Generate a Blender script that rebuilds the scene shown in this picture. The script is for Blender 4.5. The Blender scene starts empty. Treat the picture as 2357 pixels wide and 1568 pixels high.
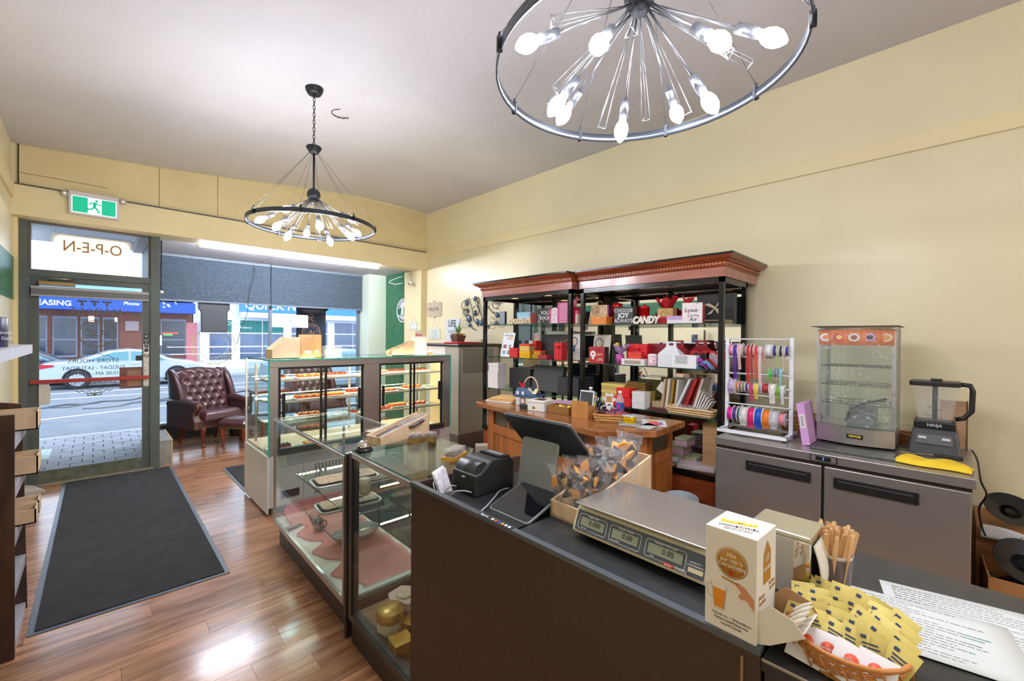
# recreation of a chocolate shop interior
EXPOSURE, SKY, BULB, TUBE, CASELED = 0.05, 3.5, 270.0, 260.0, 110.0
import bpy, bmesh, math, random
from mathutils import Vector, Matrix
random.seed(7)
S = bpy.context.scene
COL = S.collection
PI = math.pi
# ------------------------------------------------------------------ camera
cam = bpy.data.cameras.new('camera')
cam.sensor_width = 36.0
cam.sensor_fit = 'HORIZONTAL'
cam.lens = 983.0 / 2357.0 * 36.0
cam.clip_start = 0.02
cam.clip_end = 300
camo = bpy.data.objects.new('camera', cam)
COL.objects.link(camo)
def _axes():
    cx, cy, f = 1178.5, 784.0, 983.0
    d = Vector((218 - cx, -(768 - cy), -f)).normalized()
    w = Vector((2185 - cx, -(785 - cy), -f)).normalized()
    u = w.cross(d).normalized()
    w = d.cross(u)
    return Matrix((w, d, u))
camo.matrix_world = Matrix.Translation((0, 0, 1.6)) @ _axes().to_4x4()
S.camera = camo
# ------------------------------------------------------------------ view, world
S.view_settings.view_transform = 'Standard'
S.view_settings.look = 'None'
S.view_settings.gamma = 1.0
S.view_settings.use_curve_mapping = False
S.view_settings.exposure = EXPOSURE
S.cycles.transparent_max_bounces = 40
S.cycles.max_bounces = 10
S.cycles.sample_clamp_indirect = 6.0
W = bpy.data.worlds.new('overcast_sky')
S.world = W
W.use_nodes = True
bg = W.node_tree.nodes['Background']
bg.inputs[0].default_value = (0.72, 0.84, 1.0, 1)
bg.inputs[1].default_value = SKY
# ------------------------------------------------------------------ materials
MATS = {}
def lin(h):
    if isinstance(h, str):
        h = h.lstrip('#')
        c = [int(h[i:i + 2], 16) / 255 for i in (0, 2, 4)]
    else:
        c = [v / 255 for v in h]
    return tuple((v / 12.92 if v <= 0.04045 else ((v + 0.055) / 1.055) ** 2.4) for v in c) + (1,)
def mat(name, col, rough=0.5, metal=0.0, var=0.0, vscale=8.0, bump=0.0, bscale=60.0, emit=0.0, spec=0.5, coat=0.0, stretch=None, rand=0.0, sheen=0.0, trans=0.0):
    if name in MATS:
        return MATS[name]
    m = bpy.data.materials.new(name)
    m.use_nodes = True
    nt = m.node_tree
    b = nt.nodes['Principled BSDF']
    c = lin(col)
    b.inputs['Base Color'].default_value = c
    b.inputs['Roughness'].default_value = rough
    b.inputs['Metallic'].default_value = metal
    b.inputs['Specular IOR Level'].default_value = spec
    b.inputs['Coat Weight'].default_value = coat
    if sheen: b.inputs['Sheen Weight'].default_value = sheen
    if trans: b.inputs['Transmission Weight'].default_value = trans
    if emit:
        b.inputs['Emission Color'].default_value = c
        b.inputs['Emission Strength'].default_value = emit
    co = None
    def coords():
        g = nt.nodes.new('ShaderNodeNewGeometry')
        if stretch:
            mp = nt.nodes.new('ShaderNodeMapping')
            mp.inputs['Scale'].default_value = stretch
            nt.links.new(g.outputs['Position'], mp.inputs['Vector'])
            return mp.outputs[0]
        return g.outputs['Position']
    if var or rand:
        hsv = nt.nodes.new('ShaderNodeHueSaturation')
        hsv.inputs['Color'].default_value = c
        nt.links.new(hsv.outputs[0], b.inputs['Base Color'])
        src = None
        if var:
            n = nt.nodes.new('ShaderNodeTexNoise')
            n.inputs['Scale'].default_value = vscale
            n.inputs['Detail'].default_value = 5
            nt.links.new(coords(), n.inputs['Vector'])
            mr = nt.nodes.new('ShaderNodeMapRange')
            mr.inputs['From Min'].default_value = 0.3
            mr.inputs['From Max'].default_value = 0.7
            mr.inputs['To Min'].default_value = 1 - var
            mr.inputs['To Max'].default_value = 1 + var
            nt.links.new(n.outputs[0], mr.inputs[0])
            src = mr.outputs[0]
        if rand:
            oi = nt.nodes.new('ShaderNodeObjectInfo')
            mr2 = nt.nodes.new('ShaderNodeMapRange')
            mr2.inputs['To Min'].default_value = 1 - rand
            mr2.inputs['To Max'].default_value = 1 + rand
            nt.links.new(oi.outputs['Random'], mr2.inputs[0])
            if src:
                mu = nt.nodes.new('ShaderNodeMath'); mu.operation = 'MULTIPLY'
                nt.links.new(src, mu.inputs[0]); nt.links.new(mr2.outputs[0], mu.inputs[1])
                src = mu.outputs[0]
            else:
                src = mr2.outputs[0]
        nt.links.new(src, hsv.inputs['Value'])
    if bump:
        n = nt.nodes.new('ShaderNodeTexNoise')
        n.inputs['Scale'].default_value = bscale
        n.inputs['Detail'].default_value = 3
        nt.links.new(coords(), n.inputs['Vector'])
        bp = nt.nodes.new('ShaderNodeBump')
        bp.inputs['Strength'].default_value = bump
        bp.inputs['Distance'].default_value = 0.01
        nt.links.new(n.outputs[0], bp.inputs['Height'])
        nt.links.new(bp.outputs[0], b.inputs['Normal'])
    MATS[name] = m
    return m
def glass(name, col=(240, 248, 248), refl=1.0, rough=0.0):
    """thin clear sheet: lets light straight through, mirrors at grazing angles"""
    if name in MATS:
        return MATS[name]
    m = bpy.data.materials.new(name); m.use_nodes = True
    nt = m.node_tree; nt.nodes.clear()
    out = nt.nodes.new('ShaderNodeOutputMaterial')
    tr = nt.nodes.new('ShaderNodeBsdfTransparent'); tr.inputs[0].default_value = lin(col)
    gl = nt.nodes.new('ShaderNodeBsdfGlossy'); gl.inputs['Roughness'].default_value = rough
    lw = nt.nodes.new('ShaderNodeLayerWeight'); lw.inputs[0].default_value = 0.5
    pw = nt.nodes.new('ShaderNodeMath'); pw.operation = 'POWER'; pw.inputs[1].default_value = 4.5
    nt.links.new(lw.outputs['Facing'], pw.inputs[0])
    ml = nt.nodes.new('ShaderNodeMath'); ml.operation = 'MULTIPLY_ADD'; ml.inputs[1].default_value = 0.6 * refl; ml.inputs[2].default_value = 0.03 * refl
    nt.links.new(pw.outputs[0], ml.inputs[0])
    mx = nt.nodes.new('ShaderNodeMixShader')
    nt.links.new(ml.outputs[0], mx.inputs[0]); nt.links.new(tr.outputs[0], mx.inputs[1]); nt.links.new(gl.outputs[0], mx.inputs[2])
    nt.links.new(mx.outputs[0], out.inputs[0])
    MATS[name] = m
    return m
def film(name, col, alpha, rough=0.15, wr=0.0, scale=40):
    """crinkled clear film: mostly see-through with glossy sheen"""
    if name in MATS:
        return MATS[name]
    m = bpy.data.materials.new(name); m.use_nodes = True
    nt = m.node_tree
    b = nt.nodes['Principled BSDF']
    out = nt.nodes['Material Output']
    b.inputs['Base Color'].default_value = lin(col); b.inputs['Roughness'].default_value = rough
    tr = nt.nodes.new('ShaderNodeBsdfTransparent')
    mx = nt.nodes.new('ShaderNodeMixShader'); mx.inputs[0].default_value = alpha
    nt.links.new(tr.outputs[0], mx.inputs[1]); nt.links.new(b.outputs[0], mx.inputs[2]); nt.links.new(mx.outputs[0], out.inputs[0])
    if wr:
        g = nt.nodes.new('ShaderNodeNewGeometry')
        n = nt.nodes.new('ShaderNodeTexNoise'); n.inputs['Scale'].default_value = scale; n.inputs['Distortion'].default_value = 1.5
        nt.links.new(g.outputs['Position'], n.inputs['Vector'])
        bp = nt.nodes.new('ShaderNodeBump'); bp.inputs['Strength'].default_value = wr; bp.inputs['Distance'].default_value = 0.02
        nt.links.new(n.outputs[0], bp.inputs['Height']); nt.links.new(bp.outputs[0], b.inputs['Normal'])
        rp = nt.nodes.new('ShaderNodeMapRange')
        rp.inputs['From Min'].default_value = 0.60; rp.inputs['From Max'].default_value = 0.72
        rp.inputs['To Min'].default_value = alpha; rp.inputs['To Max'].default_value = min(1, alpha * 3.5)
        nt.links.new(n.outputs[0], rp.inputs[0]); nt.links.new(rp.outputs[0], mx.inputs[0])
    MATS[name] = m
    return m
def wood(name, c1, c2, rough=0.35, scale=3.0, stretch=(1, 1, 1), rand=0.0, coat=0.0, bump=0.03):
    if name in MATS:
        return MATS[name]
    m = bpy.data.materials.new(name); m.use_nodes = True
    nt = m.node_tree; b = nt.nodes['Principled BSDF']
    b.inputs['Roughness'].default_value = rough; b.inputs['Coat Weight'].default_value = coat
    b.inputs['Coat Roughness'].default_value = 0.12
    g = nt.nodes.new('ShaderNodeNewGeometry'); mp = nt.nodes.new('ShaderNodeMapping'); mp.inputs['Scale'].default_value = stretch
    nt.links.new(g.outputs['Position'], mp.inputs['Vector'])
    vec = mp.outputs[0]
    oi = nt.nodes.new('ShaderNodeObjectInfo')
    if rand:
        ad = nt.nodes.new('ShaderNodeVectorMath'); ad.operation = 'MULTIPLY_ADD'
        nt.links.new(oi.outputs['Random'], ad.inputs[0]); ad.inputs[1].default_value = (37, 51, 23); nt.links.new(vec, ad.inputs[2])
        vec = ad.outputs[0]
    n = nt.nodes.new('ShaderNodeTexNoise'); n.inputs['Scale'].default_value = scale; n.inputs['Detail'].default_value = 6; n.inputs['Distortion'].default_value = 0.6
    nt.links.new(vec, n.inputs['Vector'])
    cr = nt.nodes.new('ShaderNodeValToRGB'); cr.color_ramp.elements[0].position = 0.32; cr.color_ramp.elements[1].position = 0.7
    cr.color_ramp.elements[0].color = lin(c1); cr.color_ramp.elements[1].color = lin(c2)
    nt.links.new(n.outputs[0], cr.inputs[0])
    last = cr.outputs[0]
    if rand:
        hsv = nt.nodes.new('ShaderNodeHueSaturation')
        mr = nt.nodes.new('ShaderNodeMapRange'); mr.inputs['To Min'].default_value = 1 - rand; mr.inputs['To Max'].default_value = 1 + rand
        nt.links.new(oi.outputs['Random'], mr.inputs[0]); nt.links.new(mr.outputs[0], hsv.inputs['Value']); nt.links.new(last, hsv.inputs['Color'])
        last = hsv.outputs[0]
    nt.links.new(last, b.inputs['Base Color'])
    if bump:
        bp = nt.nodes.new('ShaderNodeBump'); bp.inputs['Strength'].default_value = bump; bp.inputs['Distance'].default_value = 0.01
        nt.links.new(n.outputs[0], bp.inputs['Height']); nt.links.new(bp.outputs[0], b.inputs['Normal'])
    MATS[name] = m
    return m
# ------------------------------------------------------------------ mesh helper
class MB:
    def __init__(s): s.v = []; s.f = []; s.sm = []; s.mi = []; s.cur = 0; s.M = None
    def _add(s, vs, fs, smooth=False):
        o = len(s.v)
        if s.M is not None: vs = [tuple(s.M @ Vector(p)) for p in vs]
        s.v += [tuple(p) for p in vs]
        for f in fs:
            s.f.append([i + o for i in f]); s.sm.append(smooth); s.mi.append(s.cur)
        return s
    def box(s, x0, x1, y0, y1, z0, z1):
        vs = [(x0, y0, z0), (x1, y0, z0), (x1, y1, z0), (x0, y1, z0), (x0, y0, z1), (x1, y0, z1), (x1, y1, z1), (x0, y1, z1)]
        return s._add(vs, [(0, 3, 2, 1), (4, 5, 6, 7), (0, 1, 5, 4), (1, 2, 6, 5), (2, 3, 7, 6), (3, 0, 4, 7)])
    def cbox(s, c, d, R=None):
        hx, hy, hz = d[0] / 2, d[1] / 2, d[2] / 2
        vs = []
        for z in (-hz, hz):
            for x, y in ((-hx, -hy), (hx, -hy), (hx, hy), (-hx, hy)):
                p = Vector((x, y, z))
                if R is not None: p = R @ p
                vs.append(tuple(p + Vector(c)))
        return s._add(vs, [(0, 3, 2, 1), (4, 5, 6, 7), (0, 1, 5, 4), (1, 2, 6, 5), (2, 3, 7, 6), (3, 0, 4, 7)])
    def hexa(s, b, t):
        return s._add(list(b) + list(t), [(0, 3, 2, 1), (4, 5, 6, 7), (0, 1, 5, 4), (1, 2, 6, 5), (2, 3, 7, 6), (3, 0, 4, 7)])
    def prism(s, poly, a0, a1, ax='z', smooth=False):
        n = len(poly)
        def P(p, a): return (p[0], p[1], a) if ax == 'z' else ((p[0], a, p[1]) if ax == 'y' else (a, p[0], p[1]))
        vs = [P(p, a0) for p in poly] + [P(p, a1) for p in poly]
        s._add(vs, [tuple(range(n - 1, -1, -1)), tuple(range(n, 2 * n))])
        o = len(s.v) - 2 * n
        for i in range(n):
            j = (i + 1) % n
            s.f.append([o + i, o + j, o + n + j, o + n + i]); s.sm.append(smooth); s.mi.append(s.cur)
        return s
    def tube(s, pts, r, n=8, closed=False, caps=True, smooth=True):
        pts = [Vector(p) for p in pts]; m = len(pts)
        rs = r if isinstance(r, (list, tuple)) else [r] * m
        vs = []; up = None
        for i in range(m):
            if closed: t = (pts[(i + 1) % m] - pts[i - 1])
            else: t = pts[min(i + 1, m - 1)] - pts[max(i - 1, 0)]
            if t.length < 1e-9: t = Vector((0, 0, 1))
            t.normalize()
            if up is None:
                a = Vector((0, 0, 1)) if abs(t.z) < 0.9 else Vector((1, 0, 0))
                up = (a - t * a.dot(t)).normalized()
            else:
                up = (up - t * up.dot(t))
                if up.length < 1e-6:
                    a = Vector((1, 0, 0)); up = a - t * a.dot(t)
                up.normalize()
            sd = t.cross(up)
            for k in range(n):
                a = 2 * PI * k / n
                vs.append(pts[i] + (up * math.cos(a) + sd * math.sin(a)) * rs[i])
        fs = []
        for i in range(m if closed else m - 1):
            j = (i + 1) % m
            for k in range(n):
                l = (k + 1) % n
                fs.append((i * n + k, i * n + l, j * n + l, j * n + k))
        s._add(vs, fs, smooth)
        if caps and not closed:
            o = len(s.v) - len(vs)
            s.f.append([o + k for k in range(n - 1, -1, -1)]); s.sm.append(False); s.mi.append(s.cur)
            s.f.append([o + (m - 1) * n + k for k in range(n)]); s.sm.append(False); s.mi.append(s.cur)
        return s
    def lathe(s, prof, n=24, c=(0, 0, 0), smooth=True, sx=1, sy=1, caps=True):
        vs = []
        for r, z in prof:
            for k in range(n):
                a = 2 * PI * k / n
                vs.append((c[0] + r * sx * math.cos(a), c[1] + r * sy * math.sin(a), c[2] + z))
        fs = []
        for i in range(len(prof) - 1):
            for k in range(n):
                l = (k + 1) % n
                fs.append((i * n + k, i * n + l, (i + 1) * n + l, (i + 1) * n + k))
        s._add(vs, fs, smooth)
        o = len(s.v) - len(vs)
        if caps:
            if prof[0][0] > 1e-6: s.f.append([o + k for k in range(n - 1, -1, -1)]); s.sm.append(False); s.mi.append(s.cur)
            if prof[-1][0] > 1e-6: s.f.append([o + (len(prof) - 1) * n + k for k in range(n)]); s.sm.append(False); s.mi.append(s.cur)
        return s
    def ball(s, c, r, nu=12, nv=8, sc=(1, 1, 1)):
        vs = [(c[0], c[1], c[2] + r * sc[2])]
        for i in range(1, nv):
            t = PI * i / nv
            for k in range(nu):
                a = 2 * PI * k / nu
                vs.append((c[0] + r * sc[0] * math.sin(t) * math.cos(a), c[1] + r * sc[1] * math.sin(t) * math.sin(a), c[2] + r * sc[2] * math.cos(t)))
        vs.append((c[0], c[1], c[2] - r * sc[2]))
        fs = [(0, 1 + k, 1 + (k + 1) % nu) for k in range(nu)]
        for i in range(nv - 2):
            for k in range(nu):
                l = (k + 1) % nu
                fs.append((1 + i * nu + k, 1 + (i + 1) * nu + k, 1 + (i + 1) * nu + l, 1 + i * nu + l))
        b = 1 + (nv - 2) * nu; e = len(vs) - 1
        fs += [(b + k, e, b + (k + 1) % nu) for k in range(nu)]
        return s._add(vs, fs, True)
    def grid(s, fn, nu, nv, smooth=True, wrap=False):
        vs = [fn(i / nu, j / nv) for j in range(nv + 1) for i in range(nu + 1)]
        fs = [(j * (nu + 1) + i, j * (nu + 1) + i + 1, (j + 1) * (nu + 1) + i + 1, (j + 1) * (nu + 1) + i) for j in range(nv) for i in range(nu)]
        return s._add(vs, fs, smooth)
    def mesh(s, name, *mats):
        me = bpy.data.meshes.new(name)
        me.from_pydata(s.v, [], s.f)
        for m in mats: me.materials.append(m)
        me.polygons.foreach_set('use_smooth', s.sm)
        me.polygons.foreach_set('material_index', [min(i, len(mats) - 1) for i in s.mi])
        me.update()
        return me
    def build(s, name, mt, parent=None, loc=None, rot=None, bevel=0, solid=0, sub=0, kind=None):
        mts = mt if isinstance(mt, (list, tuple)) else (mt,)
        return put(name, s.mesh(name, *mts), parent, loc, rot, bevel, solid, sub, kind)
def put(name, me, parent=None, loc=None, rot=None, bevel=0, solid=0, sub=0, kind=None):
    o = bpy.data.objects.new(name, me)
    COL.objects.link(o)
    if parent: o.parent = parent
    if loc: o.location = loc
    if rot is not None: o.rotation_euler = rot if isinstance(rot, (tuple, list)) else (0, 0, rot)
    if solid:
        md = o.modifiers.new('thick', 'SOLIDIFY'); md.thickness = solid; md.offset = 0
    if bevel:
        md = o.modifiers.new('edge', 'BEVEL'); md.width = bevel; md.segments = 2; md.limit_method = 'ANGLE'
    if sub:
        md = o.modifiers.new('round', 'SUBSURF'); md.levels = sub; md.render_levels = sub
    if kind: o['kind'] = kind
    return o
def tag(o, label, cat, group=None, kind=None):
    o['label'] = label; o['category'] = cat
    if group: o['group'] = group
    if kind: o['kind'] = kind
    return o
def thing(name, label, cat, loc=(0, 0, 0), rz=0, group=None):
    o = bpy.data.objects.new(name, None)
    o.empty_display_size = 0.05
    COL.objects.link(o)
    o.location = loc; o.rotation_euler = (0, 0, rz)
    return tag(o, label, cat, group)
def dup(root, loc=None, rz=None, label=None, group=None):
    r = root.copy(); COL.objects.link(r)
    if loc is not None: r.location = loc
    if rz is not None: r.rotation_euler = (0, 0, rz)
    if label: r['label'] = label
    if group: r['group'] = group
    for ch in list(root.children):
        c = ch.copy(); COL.objects.link(c); c.parent = r
        for g in list(ch.children):
            d = g.copy(); COL.objects.link(d); d.parent = c
    return r
def text(body, size, mt, parent, o, right, up, ext=0.0006, name='lettering', align='CENTER', sx=1.0, shear=0.0, space=1.0, offset=0.0):
    """raised flat lettering: o = centre of the line, right / up = directions on the surface"""
    cu = bpy.data.curves.new(name, 'FONT')
    cu.body = body; cu.size = size; cu.align_x = align; cu.align_y = 'CENTER'; cu.extrude = ext; cu.shear = shear
    cu.space_character = space; cu.offset = offset; cu.resolution_u = 3
    tmp = bpy.data.objects.new('tmp', cu)
    me = bpy.data.meshes.new_from_object(tmp)
    bpy.data.objects.remove(tmp); bpy.data.curves.remove(cu)
    me.name = name
    r = Vector(right).normalized(); u = Vector(up).normalized(); n = r.cross(u)
    M = Matrix((r * sx, u, n)).transposed().to_4x4()
    M.translation = Vector(o)
    me.transform(M)
    me.materials.clear(); me.materials.append(mt)
    return put(name, me, parent)
def struct(o): o['kind'] = 'structure'; return o
def arc(cx, cy, r, a0, a1, n):
    return [(cx + r * math.cos(a0 + (a1 - a0) * i / n), cy + r * math.sin(a0 + (a1 - a0) * i / n)) for i in range(n + 1)]
def rrect(x0, x1, y0, y1, r, n=4):
    return arc(x1 - r, y0 + r, r, -PI / 2, 0, n) + arc(x1 - r, y1 - r, r, 0, PI / 2, n) + arc(x0 + r, y1 - r, r, PI / 2, PI, n) + arc(x0 + r, y0 + r, r, PI, 1.5 * PI, n)
# ================================================================== STRUCTURE
M_wall = mat('cream_wall_paint', (233, 222, 186), 0.32, bump=0.10, bscale=70, var=0.03, vscale=1.6, spec=0.5)
M_wallp = mat('cream_plain_paint', (235, 220, 176), 0.5, var=0.04, vscale=1.2, bump=0.03, bscale=40)
M_ceil = mat('ceiling_plaster', (204, 200, 203), 0.85, var=0.05, vscale=1.1, bump=0.25, bscale=26)
M_dark = mat('black_satin', (26, 26, 27), 0.4)
M_seam = mat('dark_gap', (58, 50, 42), 0.8)
M_frame = mat('grey_green_aluminium', (88, 98, 94), 0.5, var=0.10, vscale=9)
M_glass = glass('window_glass', (244, 249, 252), 0.9)
M_white = mat('white_plastic', (236, 236, 238), 0.45)
XR, YB, XL = 4.18, 6.41, -0.585
CEIL = [(-0.60, 3.463), (0.535, 3.54), (1.28, 3.61), (2.0, 3.69), (2.9, 3.764), (3.47, 3.768), (4.22, 3.75)]
def ceil_z(x):
    for (a, za), (b, zb) in zip(CEIL, CEIL[1:]):
        if a <= x <= b: return za + (zb - za) * (x - a) / (b - a)
    return CEIL[-1][1]
# ceiling (slopes across the room)
m = MB(); poly = [(x, z) for x, z in CEIL] + [(x, z + 0.12) for x, z in reversed(CEIL)]
m.prism(poly, -3.6, YB + 0.02, 'y'); struct(m.build('ceiling', M_ceil))
# patched ring on ceiling beside the chandelier
# right wall with rail trim
m = MB(); m.box(XR, XR + 0.15, -3.6, 8.4, -0.02, 3.9); wr = struct(m.build('wall_right', M_wall))
m = MB(); m.box(XR - 0.022, XR, -3.6, YB, 2.95, 3.075); struct(m.build('trim_1', M_wallp, bevel=0.004))
m = MB(); m.box(XL - 0.15, XL, -3.6, 8.4, -0.02, 3.9); wl = struct(m.build('wall_left', M_wall))
M_green = mat('green_stucco', (38, 108, 74), 0.35, var=0.3, vscale=14, bump=0.25, bscale=22)
m = MB(); m.box(XL, XL + 0.004, -3.4, 6.60, 1.93, 2.36); m.build('painted_band', M_green, wl)
m = MB(); m.box(XL, XL + 0.02, -3.6, YB, 2.93, 3.075); struct(m.build('trim_2', M_wallp))
m = MB(); m.box(-0.8, 4.4, -3.75, -3.6, -0.02, 3.9); struct(m.build('wall_back', M_wallp))
# front beam: lower fascia and recessed upper boards
m = MB()
m.box(XL, XR, YB, YB + 0.27, 2.765, 3.06)
m.box(0.56, XR, YB + 0.27, YB + 0.33, 2.765, 3.06)
m.box(XL, XR, YB + 0.05, YB + 0.25, 3.06, 3.86)
wf = struct(m.build('wall_front', M_wallp))
m = MB(); m.box(XL, XR - 0.03, YB - 0.004, YB + 0.05, 3.06, 3.076); m.build('ledge_shadow_strip', mat('gap_shadow_grey', (96, 94, 90), 0.6), wf)  # dark grey stands in for the shadow gap between fascia and upper boards
for x0, x1 in ((-0.535, 0.532), (0.538, 1.10), (1.106, 2.895)):
    m = MB(); pts = [(x0, 3.082), (x1, 3.082), (x1, ceil_z(x1) - 0.006), (x0, ceil_z(x0) - 0.006)]
    m.prism(pts, YB + 0.022, YB + 0.05, 'y'); m.build('panel', mat('cream_board', (224, 206, 158), 0.5, var=0.06, vscale=2), wf)
m = MB(); pts = [(2.905, 3.082), (4.17, 3.082), (4.17, ceil_z(4.17) - 0.004), (2.905, ceil_z(2.905) - 0.004)]
m.prism(pts, YB + 0.042, YB + 0.05, 'y'); m.build('panel', MATS['cream_board'], wf)
m = MB(); m.box(-0.53, 0.10, YB + 0.0205, YB + 0.022, 3.185, 3.189); m.box(-0.545, -0.537, YB + 0.03, YB + 0.05, 3.08, 3.47); m.build('board_gap', M_seam, wf)
# wall left of the door
m = MB(); m.box(XL, -0.555, 6.56, 6.80, 0, 2.8); struct(m.build('wall_door_side', mat('cream_rough_plaster', (240, 222, 166), 0.6, bump=0.2, bscale=60)))
# window bay
M_bayc = mat('bay_ceiling_panel', (222, 220, 226), 0.6)
m = MB(); m.box(0.4, 4.3, YB + 0.27, 8.45, 2.80, 2.9); bc = struct(m.build('ceiling_bay', M_bayc))
for x in (1.95, 3.05):
    m = MB(); m.box(x, x + 0.006, YB + 0.34, 8.2, 2.797, 2.80); m.build('ceiling_joint', mat('joint_grey', (168, 166, 170), 0.7), bc)
M_pill = mat('pale_green_stucco', (226, 236, 218), 0.45, bump=0.55, bscale=19)
m = MB(); m.box(3.80, XR, 7.87, 8.36, 0, 2.8); struct(m.build('wall_pillar', M_pill))
m = MB(); m.box(XR - 0.02, XR, 7.02, 7.87, 0, 2.8); struct(m.build('wall_green', M_green))
m = MB(); m.box(XR - 0.10, XR, YB + 0.05, 7.02, 0, 2.77); struct(m.build('wall_return', M_wallp))
# window wall: knee wall, frame, mullions, panes
m = MB(); m.box(0.56, 3.80, 8.24, 8.36, 0, 0.235); struct(m.build('wall_knee', mat('charcoal_kneewall', (92, 92, 96), 0.6)))
w1 = struct(bpy.data.objects.new('window_1', None)); COL.objects.link(w1); w1.location = (2.2, 8.28, 0)
M_wfr = mat('grey_window_frame', (112, 124, 136), 0.4)
def part(name, mt, parent, *b, bevel=0):
    m = MB(); m.box(*b); m.v = [(p[0] - parent.location.x, p[1] - parent.location.y, p[2] - parent.location.z) for p in m.v]
    return m.build(name, mt, parent, bevel=bevel)
part('sill', mat('pale_sill', (206, 212, 222), 0.4), w1, 0.56, 3.80, 8.20, 8.34, 0.235, 0.262)
part('head_rail', M_wfr, w1, 0.56, 3.80, 8.25, 8.31, 2.74, 2.80)
for x in (0.575, 2.165, 3.745):
    part('mullion', M_wfr, w1, x, x + 0.042, 8.25, 8.31, 0.262, 2.74)
for x0, x1 in ((0.617, 2.165), (2.207, 3.745)):
    part('pane', M_glass, w1, x0, x1, 8.278, 8.284, 0.262, 2.74)
# left cheek of the bay beside the door + low ply partition
m = MB(); m.box(0.50, 0.56, 6.70, 8.36, 0.0, 2.8); struct(m.build('wall_bay_side', M_frame))
t = thing('plywood_kerb', 'low grey board with raw plywood edge beside the door frame', 'board', (0.60, 6.9, 0))
m = MB(); m.box(-0.04, 0.075, -0.22, 0.55, 0, 0.30); m.build('body', mat('scuffed_grey', (150, 148, 144), 0.7, var=0.2, vscale=14), t)
m = MB(); m.box(0.075, 0.09, -0.225, 0.55, 0, 0.305); m.build('ply_edge', mat('ply', (204, 170, 122), 0.6), t)
# ------------------------------------------------------------------ floor planks
M_pl = wood('floor_plank_wood', (128, 84, 58), (190, 140, 104), 0.2, 2.6, (1.0, 9.0, 9.0), rand=0.22, coat=0.25, bump=0.012)
m = MB(); m.box(XL - 0.1, XR + 0.1, -3.6, 6.70, -0.06, -0.012); m.box(0.52, XR + 0.1, 6.70, 8.36, -0.06, -0.012); fl = struct(m.build('floor', mat('plank_gap', (48, 30, 22), 0.8)))
unit = MB().box(0, 1, 0, 1, 0, 1).mesh('plank', M_pl)
PW, y, n = 0.133, 8.34, 0
rest = MB()
random.seed(11)
row = 0
while y > -3.5:
    x = XL - random.random() * 0.9
    while x < XR:
        L = random.choice((0.7, 0.95, 1.2, 1.35, 1.5))
        a, b = max(x, XL if y < 6.70 else 0.53), min(x + L, XR)
        if b - a > 0.02:
            if n < 296 and y > 0.75 and (a < 1.75 or (y > 4.9 and a < 2.6)):
                o = bpy.data.objects.new('plank', unit); COL.objects.link(o); o.parent = fl
                o.location = (a + 0.0006, y - PW + 0.0006, -0.012); o.scale = (b - a - 0.0012, PW - 0.0012, 0.012 + random.uniform(-0.0003, 0.0003)); n += 1
            else:
                rest.box(a + 0.0006, b - 0.0006, y - PW + 0.0006, y - 0.0006, -0.012, 0)
        x += L
    y -= PW; row += 1
rest.build('planks_beyond', M_pl, fl, kind='stuff')
# ------------------------------------------------------------------ entrance door
D = struct(bpy.data.objects.new('door_1', None)); COL.objects.link(D); D.location = (0, 6.66, 0)
part('jamb', M_frame, D, -0.555, -0.495, 6.62, 6.74, 0, 2.80)
part('jamb', M_frame, D, 0.475, 0.56, 6.62, 6.74, 0, 2.80)
part('transom_bar', M_frame, D, -0.495, 0.475, 6.63, 6.72, 2.195, 2.265)
part('head', mat('weathered_bronze', (104, 90, 78), 0.5), D, -0.495, 0.475, 6.64, 6.72, 2.748, 2.80)
part('threshold', mat('worn_threshold', (150, 140, 124), 0.6, var=0.25, vscale=20), D, -0.52, 0.50, 6.60, 6.74, 0, 0.014)
part('transom_pane', M_glass, D, -0.475, 0.455, 6.676, 6.682, 2.285, 2.735)
part('transom_bead', MATS['weathered_bronze'], D, -0.495, -0.475, 6.66, 6.70, 2.265, 2.748)
part('transom_bead', MATS['weathered_bronze'], D, 0.455, 0.475, 6.66, 6.70, 2.265, 2.748)
leaf = mat('door_leaf_green_grey', (84, 92, 86), 0.45, var=0.14, vscale=12)
part('stile', leaf, D, -0.49, -0.418, 6.655, 6.70, 0.016, 2.19)
part('stile', leaf, D, 0.402, 0.47, 6.655, 6.70, 0.016, 2.19)
part('bottom_rail', mat('scuffed_door_rail', (96, 100, 88), 0.55, var=0.35, vscale=16), D, -0.418, 0.402, 6.655, 6.70, 0.016, 0.145)
part('top_rail', leaf, D, -0.418, 0.402, 6.655, 6.70, 2.135, 2.19)
part('door_pane', M_glass, D, -0.418, 0.402, 6.676, 6.682, 0.145, 2.135)
m = MB(); m.box(-0.475, 0.465, -0.075, -0.045, 1.072, 1.112)
for x in (-0.455, 0.445): m.box(x - 0.012, x + 0.012, -0.05, 0.0, 1.08, 1.104)
m.build('push_bar', mat('oxide_red_bar', (168, 52, 46), 0.35), D, bevel=0.003)
m = MB(); m.box(-0.47, 0.455, -0.075, -0.012, 1.985, 2.09); m.build('shade_cassette', mat('dark_grey_cassette', (104, 104, 108), 0.45), D, bevel=0.004)
m = MB(); m.box(-0.47, 0.455, -0.079, -0.073, 2.062, 2.088); m.box(-0.47, 0.455, -0.079, -0.073, 1.985, 2.0); m.build('cassette_lip', mat('pale_lip', (168, 166, 166), 0.4), D)
cl = MB(); cl.box(-0.42, -0.15, -0.06, -0.004, 2.10, 2.145); cl = cl.build('closer', mat('tarnished_brass', (150, 126, 88), 0.35, 0.8), D, bevel=0.004)
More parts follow.
